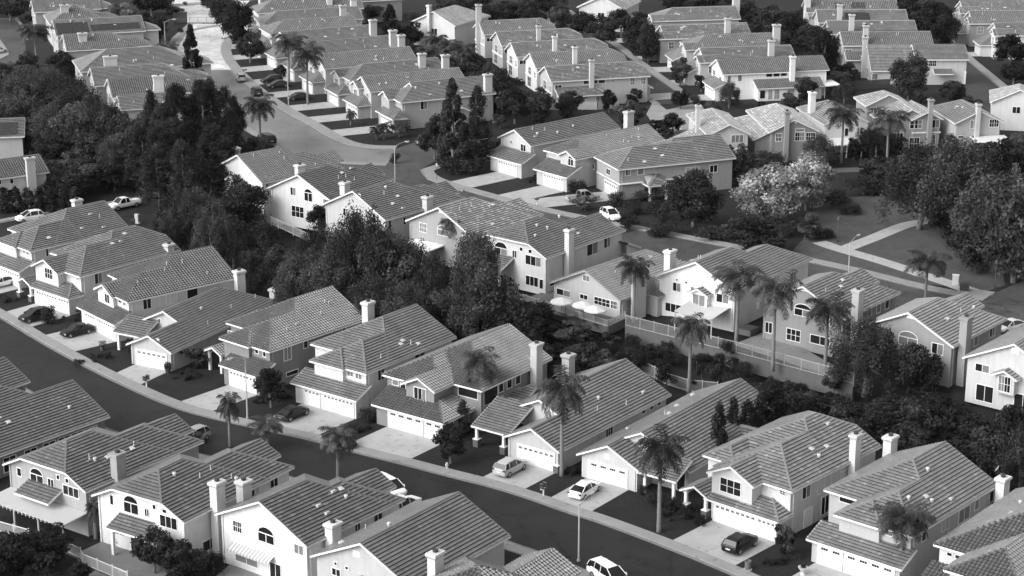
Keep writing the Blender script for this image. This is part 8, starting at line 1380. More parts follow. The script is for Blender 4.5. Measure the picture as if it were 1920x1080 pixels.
def chimney(c, root, wt):
    u, v, a, b, zb, zt, fl = c; m = MB()
    m.box(u - a / 2, u + a / 2, v - b / 2, v + b / 2, zb, zt - .35)
    if fl:
        r = []
        for q, zz in ((0, -.6), (.02, -.5), (.16, -.3), (.17, -.14), (.12, -.13), (.12, -.02)):
            x, y = a / 2 + q, b / 2 + q; r.append([(u - x, v - y, zt + zz), (u + x, v - y, zt + zz), (u + x, v + y, zt + zz), (u - x, v + y, zt + zz)])
        m.grid(r)
    else:
        m.box(u - a / 2 - .1, u + a / 2 + .1, v - b / 2 - .1, v + b / 2 + .1, zt - .36, zt - .2); m.box(u - a / 2 - .16, u + a / 2 + .16, v - b / 2 - .16, v + b / 2 + .16, zt - .2, zt)
    o = m.build('chimney', m_wall(min(.78, wt)), root)
    f = MB(); f.box(u - .2, u + .2, v - .17, v + .17, zt - .02, zt + .22); f.box(u - .27, u + .27, v - .24, v + .24, zt + .22, zt + .27)
    f.build('flue', DARK(), o)
_vent = {}
def vent_mesh(k):
    if k in _vent: return _vent[k]
    m = MB()
    if k == 0: m.tube([(0, 0, -.1), (0, 0, .55)], .06, 8); m.lathe([(.13, -.02), (.07, .1)], 8)
    elif k == 1: m.grid([[(-.3, -.25, -.05), (.3, -.25, -.05), (.3, .3, .02), (-.3, .3, .02)], [(-.28, -.25, .2), (.28, -.25, .2), (.24, .2, .1), (-.24, .2, .1)]])
    else: m.lathe([(.16, -.05), (.16, .22), (.24, .24), (.2, .36), (.02, .42)], 10)
    me = m.mesh('roof_vent', [m_plain('vent_metal', .5, .5, .1)]); _vent[k] = me; return me

def house(d):
    root = thing('house', (d['x'], d['y'], d['z']), d['rz'], d['label'], 'house', d.get('group'))
    kind, tone, mott = d['roof']; tone *= 1.25; th = 0.08 if kind == 'barrel' else 0.11
    T, F = MB(), MB(); R = T; walls = {}
    for m in d['ms']:
        mass_roof(m, T, F, R, th)
        mass_walls(m, walls.setdefault(m.get('wt', d['wall']), MB()))
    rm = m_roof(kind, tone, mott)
    ro = T.build('roof', [rm, m_plain('tile_edge_shade', tone * .17, .9, .35, 3.0, .1), m_plain('ridge_tile', tone * 1.05, .7, .35, 4.0), m_plain('tile_pan_shade', tone * .4, .8, .4, 3.0, .2)], root)  # edge and pan darkened to paint shade under tile noses and between barrels
    F.build('fascia', m_plain('fascia_paint', d.get('tr', .7), .6, .08), root)
    for t, W in walls.items(): W.build('wall', m_wall(t), root)
    for x, y, z1 in d.get('dp', []):
        m = MB(); m.box(x - .05, x + .05, y - .05, y + .05, -.2, z1); m.box(x - .07, x + .07, y - .07, y + .07, z1 - .12, z1); m.build('downpipe', m_plain('pipe_paint', min(.6, d['wall'] * 1.15), .6, .1), root)
    for w in d['win']: window(None, w, root)
    for g in d['gd']: garage(g, root)
    for c in d['ch']: chimney(c, root, d.get('ct', max(d['wall'], .5)))
    r2 = random.Random(d['n'])
    for (x, y, z, k) in d['vt']:
        o = link('roof_vent', vent_mesh(k), ro); o.location = (x, y, z); o.rotation_euler = (0, 0, r2.choice((0, math.pi)))
    for x, y, z0, z1, st in d['col']:
        m = MB(); m.box(x - .16, x + .16, y - .16, y + .16, z0, z1)
        m.box(x - .22, x + .22, y - .22, y + .22, z1 - .22, z1 - .1)
        if st: m.box(x - .36, x + .36, y - .36, y + .36, z0, z0 + 1.0, 1); m.box(x - .4, x + .4, y - .4, y + .4, z0 + 1.0, z0 + 1.09)
        m.build('porch_column', [TRIM(), STONE()], root)
    for x in d['ex']:
        k = x[0]; m = MB()
        if k == 'patio':  # flat cover on posts: u0,u1,v0,v1,z, drop
            _, u0, u1, v0, v1, z, tn = x
            m.face([(u0, v0, z - .12), (u1, v0, z + .1), (u1, v1, z + .1), (u0, v1, z - .12)]); m.face([(u0, v1, z - .3), (u1, v1, z - .08), (u1, v0, z - .08), (u0, v0, z - .3)])
            for a, b in (((u0, v0), (u1, v0)), ((u1, v0), (u1, v1)), ((u1, v1), (u0, v1)), ((u0, v1), (u0, v0))):
                za = z + (-.12 if a[0] == u0 else .1); zb = z + (-.12 if b[0] == u0 else .1)
                m.face([(a[0], a[1], za - .18), (b[0], b[1], zb - .18), (b[0], b[1], zb), (a[0], a[1], za)])
            k2 = int((v1 - v0) / .6)
            for i in range(k2 + 1):
                vv = v0 + (v1 - v0) * i / k2; m.box(u0 - .25, u0, vv - .05, vv + .05, z - .34, z - .16)
            for i in range(4):
                vv = v0 + .3 + (v1 - v0 - .6) * i / 3; m.box(u0 + .25, u0 + .4, vv - .08, vv + .08, -.2, z - .28)
            m.build('patio_cover', m_plain('patio_paint', tn, .55, .08, 1.0), root)
        elif k == 'solar':
            _, plane, us, sgn = x
            (u0, u1, vb, zb, t0, t1) = plane
            cs = 1 / math.sqrt(1 + PITCH ** 2); sn = PITCH * cs
            n = max(1, int((u1 - u0) / 1.05))
            for i in range(n):
                a0 = u0 + (u1 - u0) * i / n + .02; a1 = u0 + (u1 - u0) * (i + 1) / n - .02
                p = lambda a, t, h: Vector((a, vb + sgn * (t * cs - h * sn), zb + t * sn + h * cs))
                A = p(a0, t0, .14); m.obox(A, p(a1, t0, .14) - A, p(a0, t1, .14) - A, p(a0, t0, .18) - A)
            m.build('solar_panel', m_plain('solar_glass', .03, .25, .1), root)
        elif k == 'awning':
            _, u, v0, v1, z, dp, dz = x
            n = 26
            for i in range(n):
                a = v0 + (v1 - v0) * i / n; b = v0 + (v1 - v0) * (i + 1) / n; mi = i % 2
                m.face([(u - dp, a, z - dz), (u - dp, b, z - dz), (u, b, z), (u, a, z)], mi); m.face([(u - dp, a, z - dz - .25), (u - dp, b, z - dz - .25), (u - dp, b, z - dz), (u - dp, a, z - dz)], mi)
            m.build('awning', [m_plain('awning_light', .52, .8, .05), m_plain('awning_stripe', .3, .8, .05)], root)
        elif k == 'dish':
            _, u, v, z = x
            q = []
            for i in range(5):
                rr = .42 * i / 4; q.append((max(rr, .01), .14 * (i / 4) ** 2))
            m.lathe(q, 14); me = m.mesh('satellite_dish', [m_plain('dish_paint', .5, .5, .05)], True)
            o = link('satellite_dish', me, root); o.location = (u, v, z); o.rotation_euler = (math.radians(60), 0, math.radians(200))
            mm = MB(); mm.tube([(0, 0, 0), (0, -.5, -.5)], .03, 6); mm.tube([(0, 0, .02), (0, .05, .5)], .02, 6); mm.build('dish_arm', DARK(), o)
        elif k == 'band':
            _, u0, u1, v0, v1, z, h = x
            m.box(u0, u1, v0, v1, z, z + h); m.build('trim_band', TRIM(), root)
        elif k == 'sail':
            _, u0, u1, v0, v1, z = x
            n = 8
            f = lambda i, j: (u0 + (u1 - u0) * i / n, v0 + (v1 - v0) * j / n, z - .5 * math.sin(math.pi * j / n) * (1 - .3 * i / n) + .5 * i / n)
            for i in range(n):
                for j in range(n): m.face([f(i, j), f(i + 1, j), f(i + 1, j + 1), f(i, j + 1)])
            for a, b in ((u0 + .1, v0 + .1), (u0 + .1, v1 - .1)): m.box(a - .06, a + .06, b - .06, b + .06, -.2, z)
            m.build('shade_cloth', m_plain('shade_cloth', .45, .8, .08, 1.0), root)
    return root

# ------------------------------------------------------------------ trees
def leaf_cloud(mb, blobs, n, size, r, updir=0.35, aspect=1.0):
    tot = sum(b[3] ** 2 * b[4] for b in blobs)
    for (x, y, z, rr, wz, tn) in blobs:
        k = max(3, int(n * rr * rr * wz / tot))
        for _ in range(k):
            d = Vector((r.gauss(0, 1), r.gauss(0, 1), r.gauss(0, 1))).normalized()
            q = r.random() ** 0.45
            p = Vector((x, y, z)) + Vector((d.x * rr * q, d.y * rr * q, d.z * rr * wz * q))
            nn = (d + Vector((r.gauss(0, .7), r.gauss(0, .7), r.gauss(0, .7) + updir))).normalized()
            a = nn.cross(Vector((r.gauss(0, 1), r.gauss(0, 1), r.gauss(0, 1)))).normalized(); b = nn.cross(a)
            s = size * r.uniform(.6, 1.35); s2 = s * aspect * r.uniform(.7, 1.2)
            mb.face([p - a * s * .5, p + b * s2 * .45, p + a * s * .5, p - b * s2 * .45] if r.random() < .6 else [p - a * s * .5 - b * s2 * .3, p + a * s * .5 - b * s2 * .35, p + a * s * .3 + b * s2 * .45], 0, None, tn * r.uniform(.7, 1.35))
    mb.has_tone = True
def limb(mb, p, q, r0, r1, r, bend=.15):
    p, q = Vector(p), Vector(q); L = (q - p).length
    k = 4; pts = []
    for i in range(k + 1):
        t = i / k; w = L * bend * math.sin(math.pi * t)
        pts.append(p.lerp(q, t) + Vector((r.uniform(-1, 1) * w * .4, r.uniform(-1, 1) * w * .4, 0)))
    mb.tube(pts, [r0 + (r1 - r0) * i / k for i in range(k + 1)], 7)
PROTO = {}
def tree_proto(kind, size, i):
    """unit tree: height 1 scaled per instance; size class fixes leaf size."""
    key = (kind, size, i)
    if key in PROTO: return PROTO[key]
    r = random.Random(repr(key)); tr = MB(); cr = MB()
    H = {'s': 3.0, 'm': 6.5, 'l': 11.0}[size]
    ls = {'s': .26, 'm': .36, 'l': .46}[size]
    blobs = []
    if kind in ('broad', 'light', 'oak'):
        R = H * .42; n = {'s': 18, 'm': 44, 'l': 76}[size]
        for k in range(n):
            while True:
                d = Vector((r.uniform(-1, 1), r.uniform(-1, 1), r.uniform(-1, 1)))
                if .25 < d.length < 1: break
            q = .9 if d.z > 0 else .78
            blobs.append((d.x * R * q, d.y * R * q, H * .53 + d.z * H * .40, R * r.uniform(.2, .4), r.uniform(.65, .95), r.choice((.5, .75, .95, 1.2, 1.7))))
        limb(tr, (0, 0, -.3), (r.uniform(-.2, .2), 0, H * .35), H * .032, H * .024, r)
        for k in range(7):
            b = r.choice(blobs); limb(tr, (0, 0, H * r.uniform(.2, .4)), (b[0] * .8, b[1] * .8, b[2]), H * .018, H * .005, r)
        leaf_cloud(cr, blobs, {'s': 1800, 'm': 7000, 'l': 13000}[size], ls * .85, r)
    elif kind == 'pepper':
        R = H * .5
        for k in range(80):
            a = r.uniform(0, 2 * math.pi); q = math.sqrt(r.random()); zz = (1 - q * q) * .40 - .18 + r.uniform(-.2, .2) * (1 if r.random() < .6 else 1.4)
            blobs.append((math.cos(a) * R * q * .92, math.sin(a) * R * q * .92, H * min(.9, max(.1, .6 + zz)), R * r.uniform(.16, .3), r.uniform(1.0, 1.7), r.choice((.45, .7, .9, 1.1, 1.7))))
        limb(tr, (0, 0, -.3), (.3, .1, H * .4), H * .04, H * .028, r)
        for k in range(8):
            b = r.choice(blobs); limb(tr, (.2, .1, H * r.uniform(.25, .4)), (b[0] * .8, b[1] * .8, b[2]), H * .02, H * .006, r)
        leaf_cloud(cr, blobs, {'s': 2400, 'm': 10000, 'l': 17000}[size], ls * .75, r, 0.15, .6)
    elif kind == 'conifer':
        R = H * .24
        for k in range(70):
            z = r.random() ** .8; a = r.uniform(0, 2 * math.pi); w = (1 - z) ** .75 * (1 if z > .12 else .7) * r.uniform(.45, 1.0)
            blobs.append((math.cos(a) * R * w, math.sin(a) * R * w, H * (.08 + z * .9), R * r.uniform(.16, .32) * (1.1 - .5 * z), 1.05, r.uniform(.5, 1.5)))
        limb(tr, (0, 0, -.3), (0, 0, H * .9), H * .025, H * .004, r, .02)
        leaf_cloud(cr, blobs, {'s': 1800, 'm': 7000, 'l': 12000}[size], ls * .8, r, .4, .8)
    elif kind == 'pine':
        R = H * .32
        limb(tr, (0, 0, -.3), (r.uniform(-.3, .3), r.uniform(-.3, .3), H * .93), H * .026, H * .006, r, .05)
        for k in range(64):
            z = r.uniform(.1, 1); a = r.uniform(0, 2 * math.pi); w = (1.05 - z) ** .55 * r.uniform(.5, 1.05)
            p = Vector((math.cos(a) * R * w, math.sin(a) * R * w, H * (z * .96 + .03)))
            limb(tr, (0, 0, p.z - R * w * .25), p, H * .008, H * .003, r)
            for q in range(3):
                f = r.uniform(.45, 1.05); blobs.append((p.x * f, p.y * f, p.z + r.uniform(-.2, .3), R * r.uniform(.15, .27), .9, r.uniform(.55, 1.45)))
        leaf_cloud(cr, blobs, {'s': 1800, 'm': 9000, 'l': 16000}[size], ls * .75, r, .6, .4)
    elif kind == 'column':
        R = H * .17
        for k in range(40):
            z = r.random(); w = math.sin(math.pi * min(1, .12 + z * .88)) ** .6; a = r.uniform(0, 2 * math.pi)
            blobs.append((math.cos(a) * R * w * .7, math.sin(a) * R * w * .7, H * (.04 + z * .93), R * r.uniform(.3, .5), 1.5, r.uniform(.6, 1.4)))
        limb(tr, (0, 0, -.2), (0, 0, H * .5), H * .02, H * .01, r, .02)
        leaf_cloud(cr, blobs, {'s': 1100, 'm': 3000, 'l': 5000}[size], ls * .7, r, .5)
    elif kind == 'shrub':
        R = H * .62
        for k in range(16):
            d = Vector((r.uniform(-1, 1), r.uniform(-1, 1), r.uniform(0, 1)))
            if d.length > 1: d.normalize()
            blobs.append((d.x * R * .7, d.y * R * .7, H * (.12 + d.z * .66), R * r.uniform(.3, .48), .85, r.uniform(.6, 1.45)))
        limb(tr, (0, 0, -.2), (0, 0, H * .5), H * .04, H * .02, r)
        leaf_cloud(cr, blobs, {'s': 1800, 'm': 4000, 'l': 6000}[size], ls * .75, r)
    PROTO[key] = (tr.mesh(kind + '_trunk', [BARK()], True), cr.mesh(kind + '_crown', [LEAFM[kind]()]), H)
    return PROTO[key]
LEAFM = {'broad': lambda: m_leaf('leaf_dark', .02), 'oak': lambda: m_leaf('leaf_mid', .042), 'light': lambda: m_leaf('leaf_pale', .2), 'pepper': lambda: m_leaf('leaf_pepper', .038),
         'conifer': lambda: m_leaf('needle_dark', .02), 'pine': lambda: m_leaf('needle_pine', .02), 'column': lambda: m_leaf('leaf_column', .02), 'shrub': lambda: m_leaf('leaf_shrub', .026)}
NAMES = {'broad': ('tree', 'tree'), 'oak': ('tree', 'tree'), 'light': ('tree', 'tree'), 'pepper': ('pepper_tree', 'tree'), 'conifer': ('conifer', 'tree'), 'pine': ('pine_tree', 'tree'), 'column': ('cypress', 'tree'), 'shrub': ('shrub', 'shrub'), 'palm': ('palm_tree', 'palm tree')}
def palm_proto(size, i):
    key = ('palm', size, i)
    if key in PROTO: return PROTO[key]
    r = random.Random(repr(key)); tr = MB(); cr = MB()
    H = {'s': 2.6, 'm': 6.5, 'l': 9.5}[size]; FL = {'s': 1.5, 'm': 2.7, 'l': 3.1}[size]
    zt = H - FL * .55
    k = 10; rd = {'s': .11, 'm': .17, 'l': .19}[size]
    bend = r.uniform(-.25, .25)
    tr.tube([(bend * math.sin(t / k * 1.5), 0, -.3 + (zt + .3) * t / k) for t in range(k + 1)], [rd * (1.35 - .5 * t / k + (.05 if t % 2 else 0)) for t in range(k + 1)], 10)
    cx = bend * math.sin(1.5)
    tr.lathe([(rd * .7, zt - .3), (rd * 1.7, zt - .05), (rd * 1.4, zt + .25), (.05, zt + .5)], 9, 0, (cx, 0, 0))
    nf = {'s': 15, 'm': 22, 'l': 26}[size]
    for f in range(nf):
        a = f * 2.399 + r.uniform(-.2, .2); el = 1.25 - 1.75 * (f / nf) + r.uniform(-.15, .15); L = FL * r.uniform(.85, 1.15); tn = r.uniform(.6, 1.4)
        p = Vector((cx, 0, zt + .15)); ang = el; seg = 11; h = Vector((math.cos(a), math.sin(a), 0)); side = Vector((-h.y, h.x, 0)); pts = [p.copy()]
        for s in range(seg):
            ang -= (.10 + .13 * s / seg) * (1.0 if el > 0 else .7); ang = max(ang, -1.45)
            p = p + (h * math.cos(ang) + Vector((0, 0, math.sin(ang)))) * (L / seg); pts.append(p.copy())
        for s in range(seg):
            A, B = pts[s], pts[s + 1]; d = (B - A).normalized(); w = .022
            cr.face([A - side * w, A + side * w, B + side * w * .7, B - side * w * .7], 0, None, tn * 1.5)
            for q in range(4):
                c = A.lerp(B, (q + .5) / 4); ll = L * .31 * math.sin(math.pi * min(1, .12 + .88 * (s + q / 4) / seg)) ** .6
                for sg in (-1, 1):
                    dr = (side * sg * r.uniform(.55, .9) + d * .45 + Vector((0, 0, r.uniform(-.8, .1)))).normalized()
                    e = c + dr * ll; wv = d * (.035 + .012 * ll)
                    m2 = c.lerp(e, .55) + Vector((0, 0, .04 * ll)); e = e + Vector((0, 0, -.16 * ll))
                    t2 = tn * r.uniform(.75, 1.3)
                    cr.face([c - wv * .7, c + wv * .7, m2 + wv, m2 - wv], 0, None, t2); cr.face([m2 - wv, m2 + wv, e], 0, None, t2)
    cr.has_tone = True
    PROTO[key] = (tr.mesh('palm_trunk', [m_plain('palm_bark', .16, .85, .35, 3.0)], True), cr.mesh('palm_crown', [m_leaf('palm_leaf', .055, .45)]), H)
    return PROTO[key]
def plant(t):
    kind, x, y, z, h, w, label = t[:7]; group = None
    if isinstance(label, int): label, group = DATA['shared'][label]
    if kind == 'palm':
        size = 's' if h < 3.6 else ('m' if h < 7.6 else 'l')
        tm, cm, H = palm_proto(size, rnd.randint(0, 2)); sx = w / (2 * {'s': 1.5, 'm': 2.7, 'l': 3.1}[size] * .92); sz = h / H
    else:
        size = 's' if h < 4.2 else ('m' if h < 8.5 else 'l')
        tm, cm, H = tree_proto(kind, size, rnd.randint(0, 2)); sz = h / H
        base = {'broad': .84, 'oak': .84, 'light': .84, 'pepper': 1.0, 'conifer': .5, 'pine': .62, 'column': .4, 'shrub': 1.35}[kind] * H; sx = w / base
    name, cat = NAMES[kind]
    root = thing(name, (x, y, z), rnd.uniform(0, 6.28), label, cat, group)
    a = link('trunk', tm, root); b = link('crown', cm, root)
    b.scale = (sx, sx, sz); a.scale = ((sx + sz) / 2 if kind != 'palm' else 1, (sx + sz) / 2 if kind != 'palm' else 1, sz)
    return root

# ------------------------------------------------------------------ vehicles
CARS = {  # profile of the painted lower body: (x, half width, z low, z top); cabin: (x, z); overall
 'sedan': dict(L=4.8, body=[(-2.4, .62, .42, .78), (-2.3, .82, .28, .95), (-1.5, .91, .22, 1.0), (-.3, .92, .2, .93), (.9, .92, .2, .92), (1.6, .88, .22, .86), (2.2, .74, .3, .72), (2.4, .5, .4, .6)],
      cab=[(-1.95, .98), (-1.15, 1.36), (-.5, 1.46), (.25, 1.44), (1.25, .93)], wx=(-1.42, 1.45), wr=.33),
 'suv': dict(L=4.75, body=[(-2.35, .75, .5, 1.0), (-2.28, .88, .36, 1.12), (-1.5, .95, .26, 1.14), (-.3, .95, .24, 1.08), (.9, .95, .24, 1.08), (1.6, .92, .28, 1.02), (2.2, .78, .36, .9), (2.38, .55, .48, .75)],
      cab=[(-2.2, 1.12), (-1.85, 1.6), (-1.2, 1.7), (.1, 1.7), (1.25, 1.08)], wx=(-1.42, 1.42), wr=.37),
 'van': dict(L=5.1, body=[(-2.5, .8, .45, 1.05), (-2.45, .96, .35, 1.2), (-1.5, .99, .28, 1.2), (-.3, .99, .26, 1.15), (1.2, .99, .26, 1.1), (1.9, .93, .3, 1.0), (2.4, .8, .38, .9), (2.55, .55, .5, .75)],
      cab=[(-2.42, 1.18), (-2.2, 1.68), (-1.5, 1.78), (.7, 1.76), (1.85, 1.06)], wx=(-1.5, 1.6), wr=.36),
 'pickup': dict(L=5.8, body=[(-2.9, .88, .55, 1.12), (-2.85, .95, .48, 1.16), (-1.7, .98, .42, 1.16), (-.5, .98, .4, 1.16), (.9, .98, .4, 1.16), (1.7, .96, .42, 1.12), (2.5, .9, .46, 1.06), (2.85, .72, .55, .9)],
      cab=[(-.75, 1.16), (-.55, 1.8), (-.1, 1.88), (.75, 1.86), (1.55, 1.14)], wx=(-1.85, 1.8), wr=.41)}
CARP = {}
def car(c):
    kind, tone, x, y, z, rz, label = c
    k = CARS[kind]; name = {'sedan': 'car', 'suv': 'sport_utility_vehicle', 'van': 'minivan', 'pickup': 'pickup_truck'}[kind]; cat = {'sedan': 'car', 'suv': 'car', 'van': 'van', 'pickup': 'truck'}[kind]
    pm = m_paint(tone)
    if kind not in CARP:
        P = {}
        b = MB(); rings = []
        for (px, hw, z0, z1) in k['body']:
            zm = z0 + (z1 - z0) * .62
            rings.append([(px, -hw * .9, z0), (px, hw * .9, z0), (px, hw, z0 + .15), (px, hw, zm), (px, hw * .9, z1 - .02), (px, hw * .55, z1 + .02), (px, -hw * .55, z1 + .02), (px, -hw * .9, z1 - .02), (px, -hw, zm), (px, -hw, z0 + .15)])
        b.grid(rings)
        # painted roof panel and pillars over the glass
        cab = k['cab']; hb = k['body'][3][1] * .93; ht = hb * .78; zr = max(q[1] for q in cab); zb = min(q[1] for q in cab)
        hwz = lambda zz: hb + (ht - hb) * min(1, (zz - zb) / (zr - zb)) 
        top = cab[1:4]
        rr = [[(px, -hwz(pz) - .012, pz - .02), (px, -hwz(pz) * .8, pz + .035), (px, hwz(pz) * .8, pz + .035), (px, hwz(pz) + .012, pz - .02)] for px, pz in top]
        b.grid(rr, 0, False); b.grid([[(q[0], q[1], q[2] - .03) for q in reversed(r)] for r in rr], 0, False)
        def pillar(a, c2, w=.05):
            for sg in (-1, 1):
                pts = [(a[0], sg * (hwz(a[1]) + .01), a[1]), (c2[0], sg * (hwz(c2[1]) + .01), c2[1])]
                b.tube(pts, w, 5)
        pillar(cab[0], cab[1]); pillar(cab[4], cab[3]); mid = (.15 if kind != 'van' else -.2)
        zc = max(cab[2][1], cab[3][1]); pillar((mid - .05, zb), (mid - .1, zc - .02), .045)
        if kind in ('suv', 'van'): pillar((-1.3, zb), (-1.25, zc - .02), .05)
        for sg in (-1, 1): b.box(cab[4][0] - .35, cab[4][0] - .15, sg * (hb + .02) - .1, sg * (hb + .02) + .1, zb + .02, zb + .2)
        if kind == 'pickup': b.box(-2.86, -.8, -.8, .8, 1.165, 1.17, 1)
        P['body'] = b
        g = MB(); g.grid([[(px, -hwz(pz), pz), (px, hwz(pz), pz), (px, hwz(zb), zb - .02), (px, -hwz(zb), zb - .02)] for px, pz in cab])
        P['windows'] = g.mesh('car_windows', [CARGLASS()])
        w = MB(); wr = k['wr']; rg = [[(wr * q * math.cos(2 * math.pi * j / 18), yy, wr * q * math.sin(2 * math.pi * j / 18)) for j in range(18)] for q, yy in ((.6, -.11), (.95, -.11), (1, -.07), (1, .07), (.95, .11), (.6, .11))]
        w.grid(rg); P['tyre'] = w.mesh('tyre', [RUBBER()], True)
        rm = MB(); rm.grid([[(wr * .62 * q * math.cos(2 * math.pi * j / 10 + (.0)), yy, wr * .62 * q * math.sin(2 * math.pi * j / 10)) for j in range(10)] for q, yy in ((.98, -.115), (.98, .115), (.25, .125))])
        P['rim'] = rm.mesh('rim', [RIM()])
        bx = k['body']; lo = MB(); lo.box(-.09, .06, -.19, .19, -.09, .09); P['headlight'] = lo.mesh('headlight', [m_plain('lamp_glass', .6, .1, .05)]); P['taillight'] = lo.mesh('taillight', [m_plain('tail_glass', .05, .2, .1)])
        pl = MB(); pl.box(-.02, .02, -.26, .26, -.07, .07); P['plate'] = pl.mesh('number_plate', [m_plain('plate_paint', .6, .5, .05)])
        CARP[kind] = P
    P = CARP[kind]; root = thing(name, (x, y, z), rz, label, cat)
    P['body'].build('body', [pm, DARK()], root, False)
    bo = root.children[0] if root.children else None
    link('windows', P['windows'], root)
    for wx in k['wx']:
        for sg in (-1, 1):
            wo = link('wheel', P['tyre'], root); wo.location = (wx, sg * (k['body'][3][1] - .1), k['wr']); wo.rotation_euler = (0, 0, 0 if sg > 0 else math.pi)
            link('rim', P['rim'], wo)
    B = k['body']
    for sg in (-1, 1):
        h = link('headlight', P['headlight'], root); h.location = (B[-2][0] - .02, sg * B[-2][1] * .78, B[-2][3] - .1)
        t = link('taillight', P['taillight'], root); t.location = (B[1][0] + .02, sg * B[1][1] * .82, B[1][3] - .12)
    n = link('number_plate', P['plate'], root); n.location = (B[0][0] - .02, 0, (B[0][2] + B[0][3]) / 2 + .02)
    return root

# ------------------------------------------------------------------ street furniture
def lamp(l):
    kind, x, y, z, rz, h, label = l
    if kind == 'street':
        root = thing('street_lamp', (x, y, z), rz, label, 'street lamp')
        m = MB(); m.lathe([(.2, -.3), (.2, .15), (.11, .3), (.055, h)], 12); m.build('pole', STEEL(), root, True)
        a = MB(); pts = []
        for i in range(9):
            t = i / 8; pts.append((1.9 * t, 0, h - .25 + .75 * math.sin(t * 1.45)))
        a.tube(pts, [.05 - .015 * i / 8 for i in range(9)], 8); a.build('arm', STEEL(), root, True)
        hd = MB(); ex, ez = pts[-1][0], pts[-1][2]
        hd.grid([[(ex + q, -w, ez - .07 + b), (ex + q, w, ez - .07 + b), (ex + q, w * .6, ez + .09 + b), (ex + q, -w * .6, ez + .09 + b)] for q, w, b in ((-.1, .06, 0), (.15, .16, 0), (.55, .18, 0), (.75, .08, -.01))])
        ho = hd.build('lamp_head', m_plain('lamp_housing', .42, .45, .08), root)
        g = MB(); g.grid([[(ex + .18, -.12, ez - .075), (ex + .55, -.12, ez - .075), (ex + .55, .12, ez - .075), (ex + .18, .12, ez - .075)], [(ex + .24, -.08, ez - .17), (ex + .5, -.08, ez - .17), (ex + .5, .08, ez - .17), (ex + .24, .08, ez - .17)]]); g.build('lens', m_plain('lamp_lens', .5, .15, .05), ho)
    else:
        root = thing('park_lamp', (x, y, z), rz, label, 'lamp')
        m = MB(); m.lathe([(.16, -.3), (.16, .3), (.07, .5), (.05, h - .5)], 10); m.build('pole', DARK(), root, True)
        g = MB(); g.lathe([(.08, h - .5), (.16, h - .45), (.2, h - .1), (.05, h), (.02, h + .12)], 10); g.build('lantern', m_plain('lantern_glass', .1, .3, .1), root)
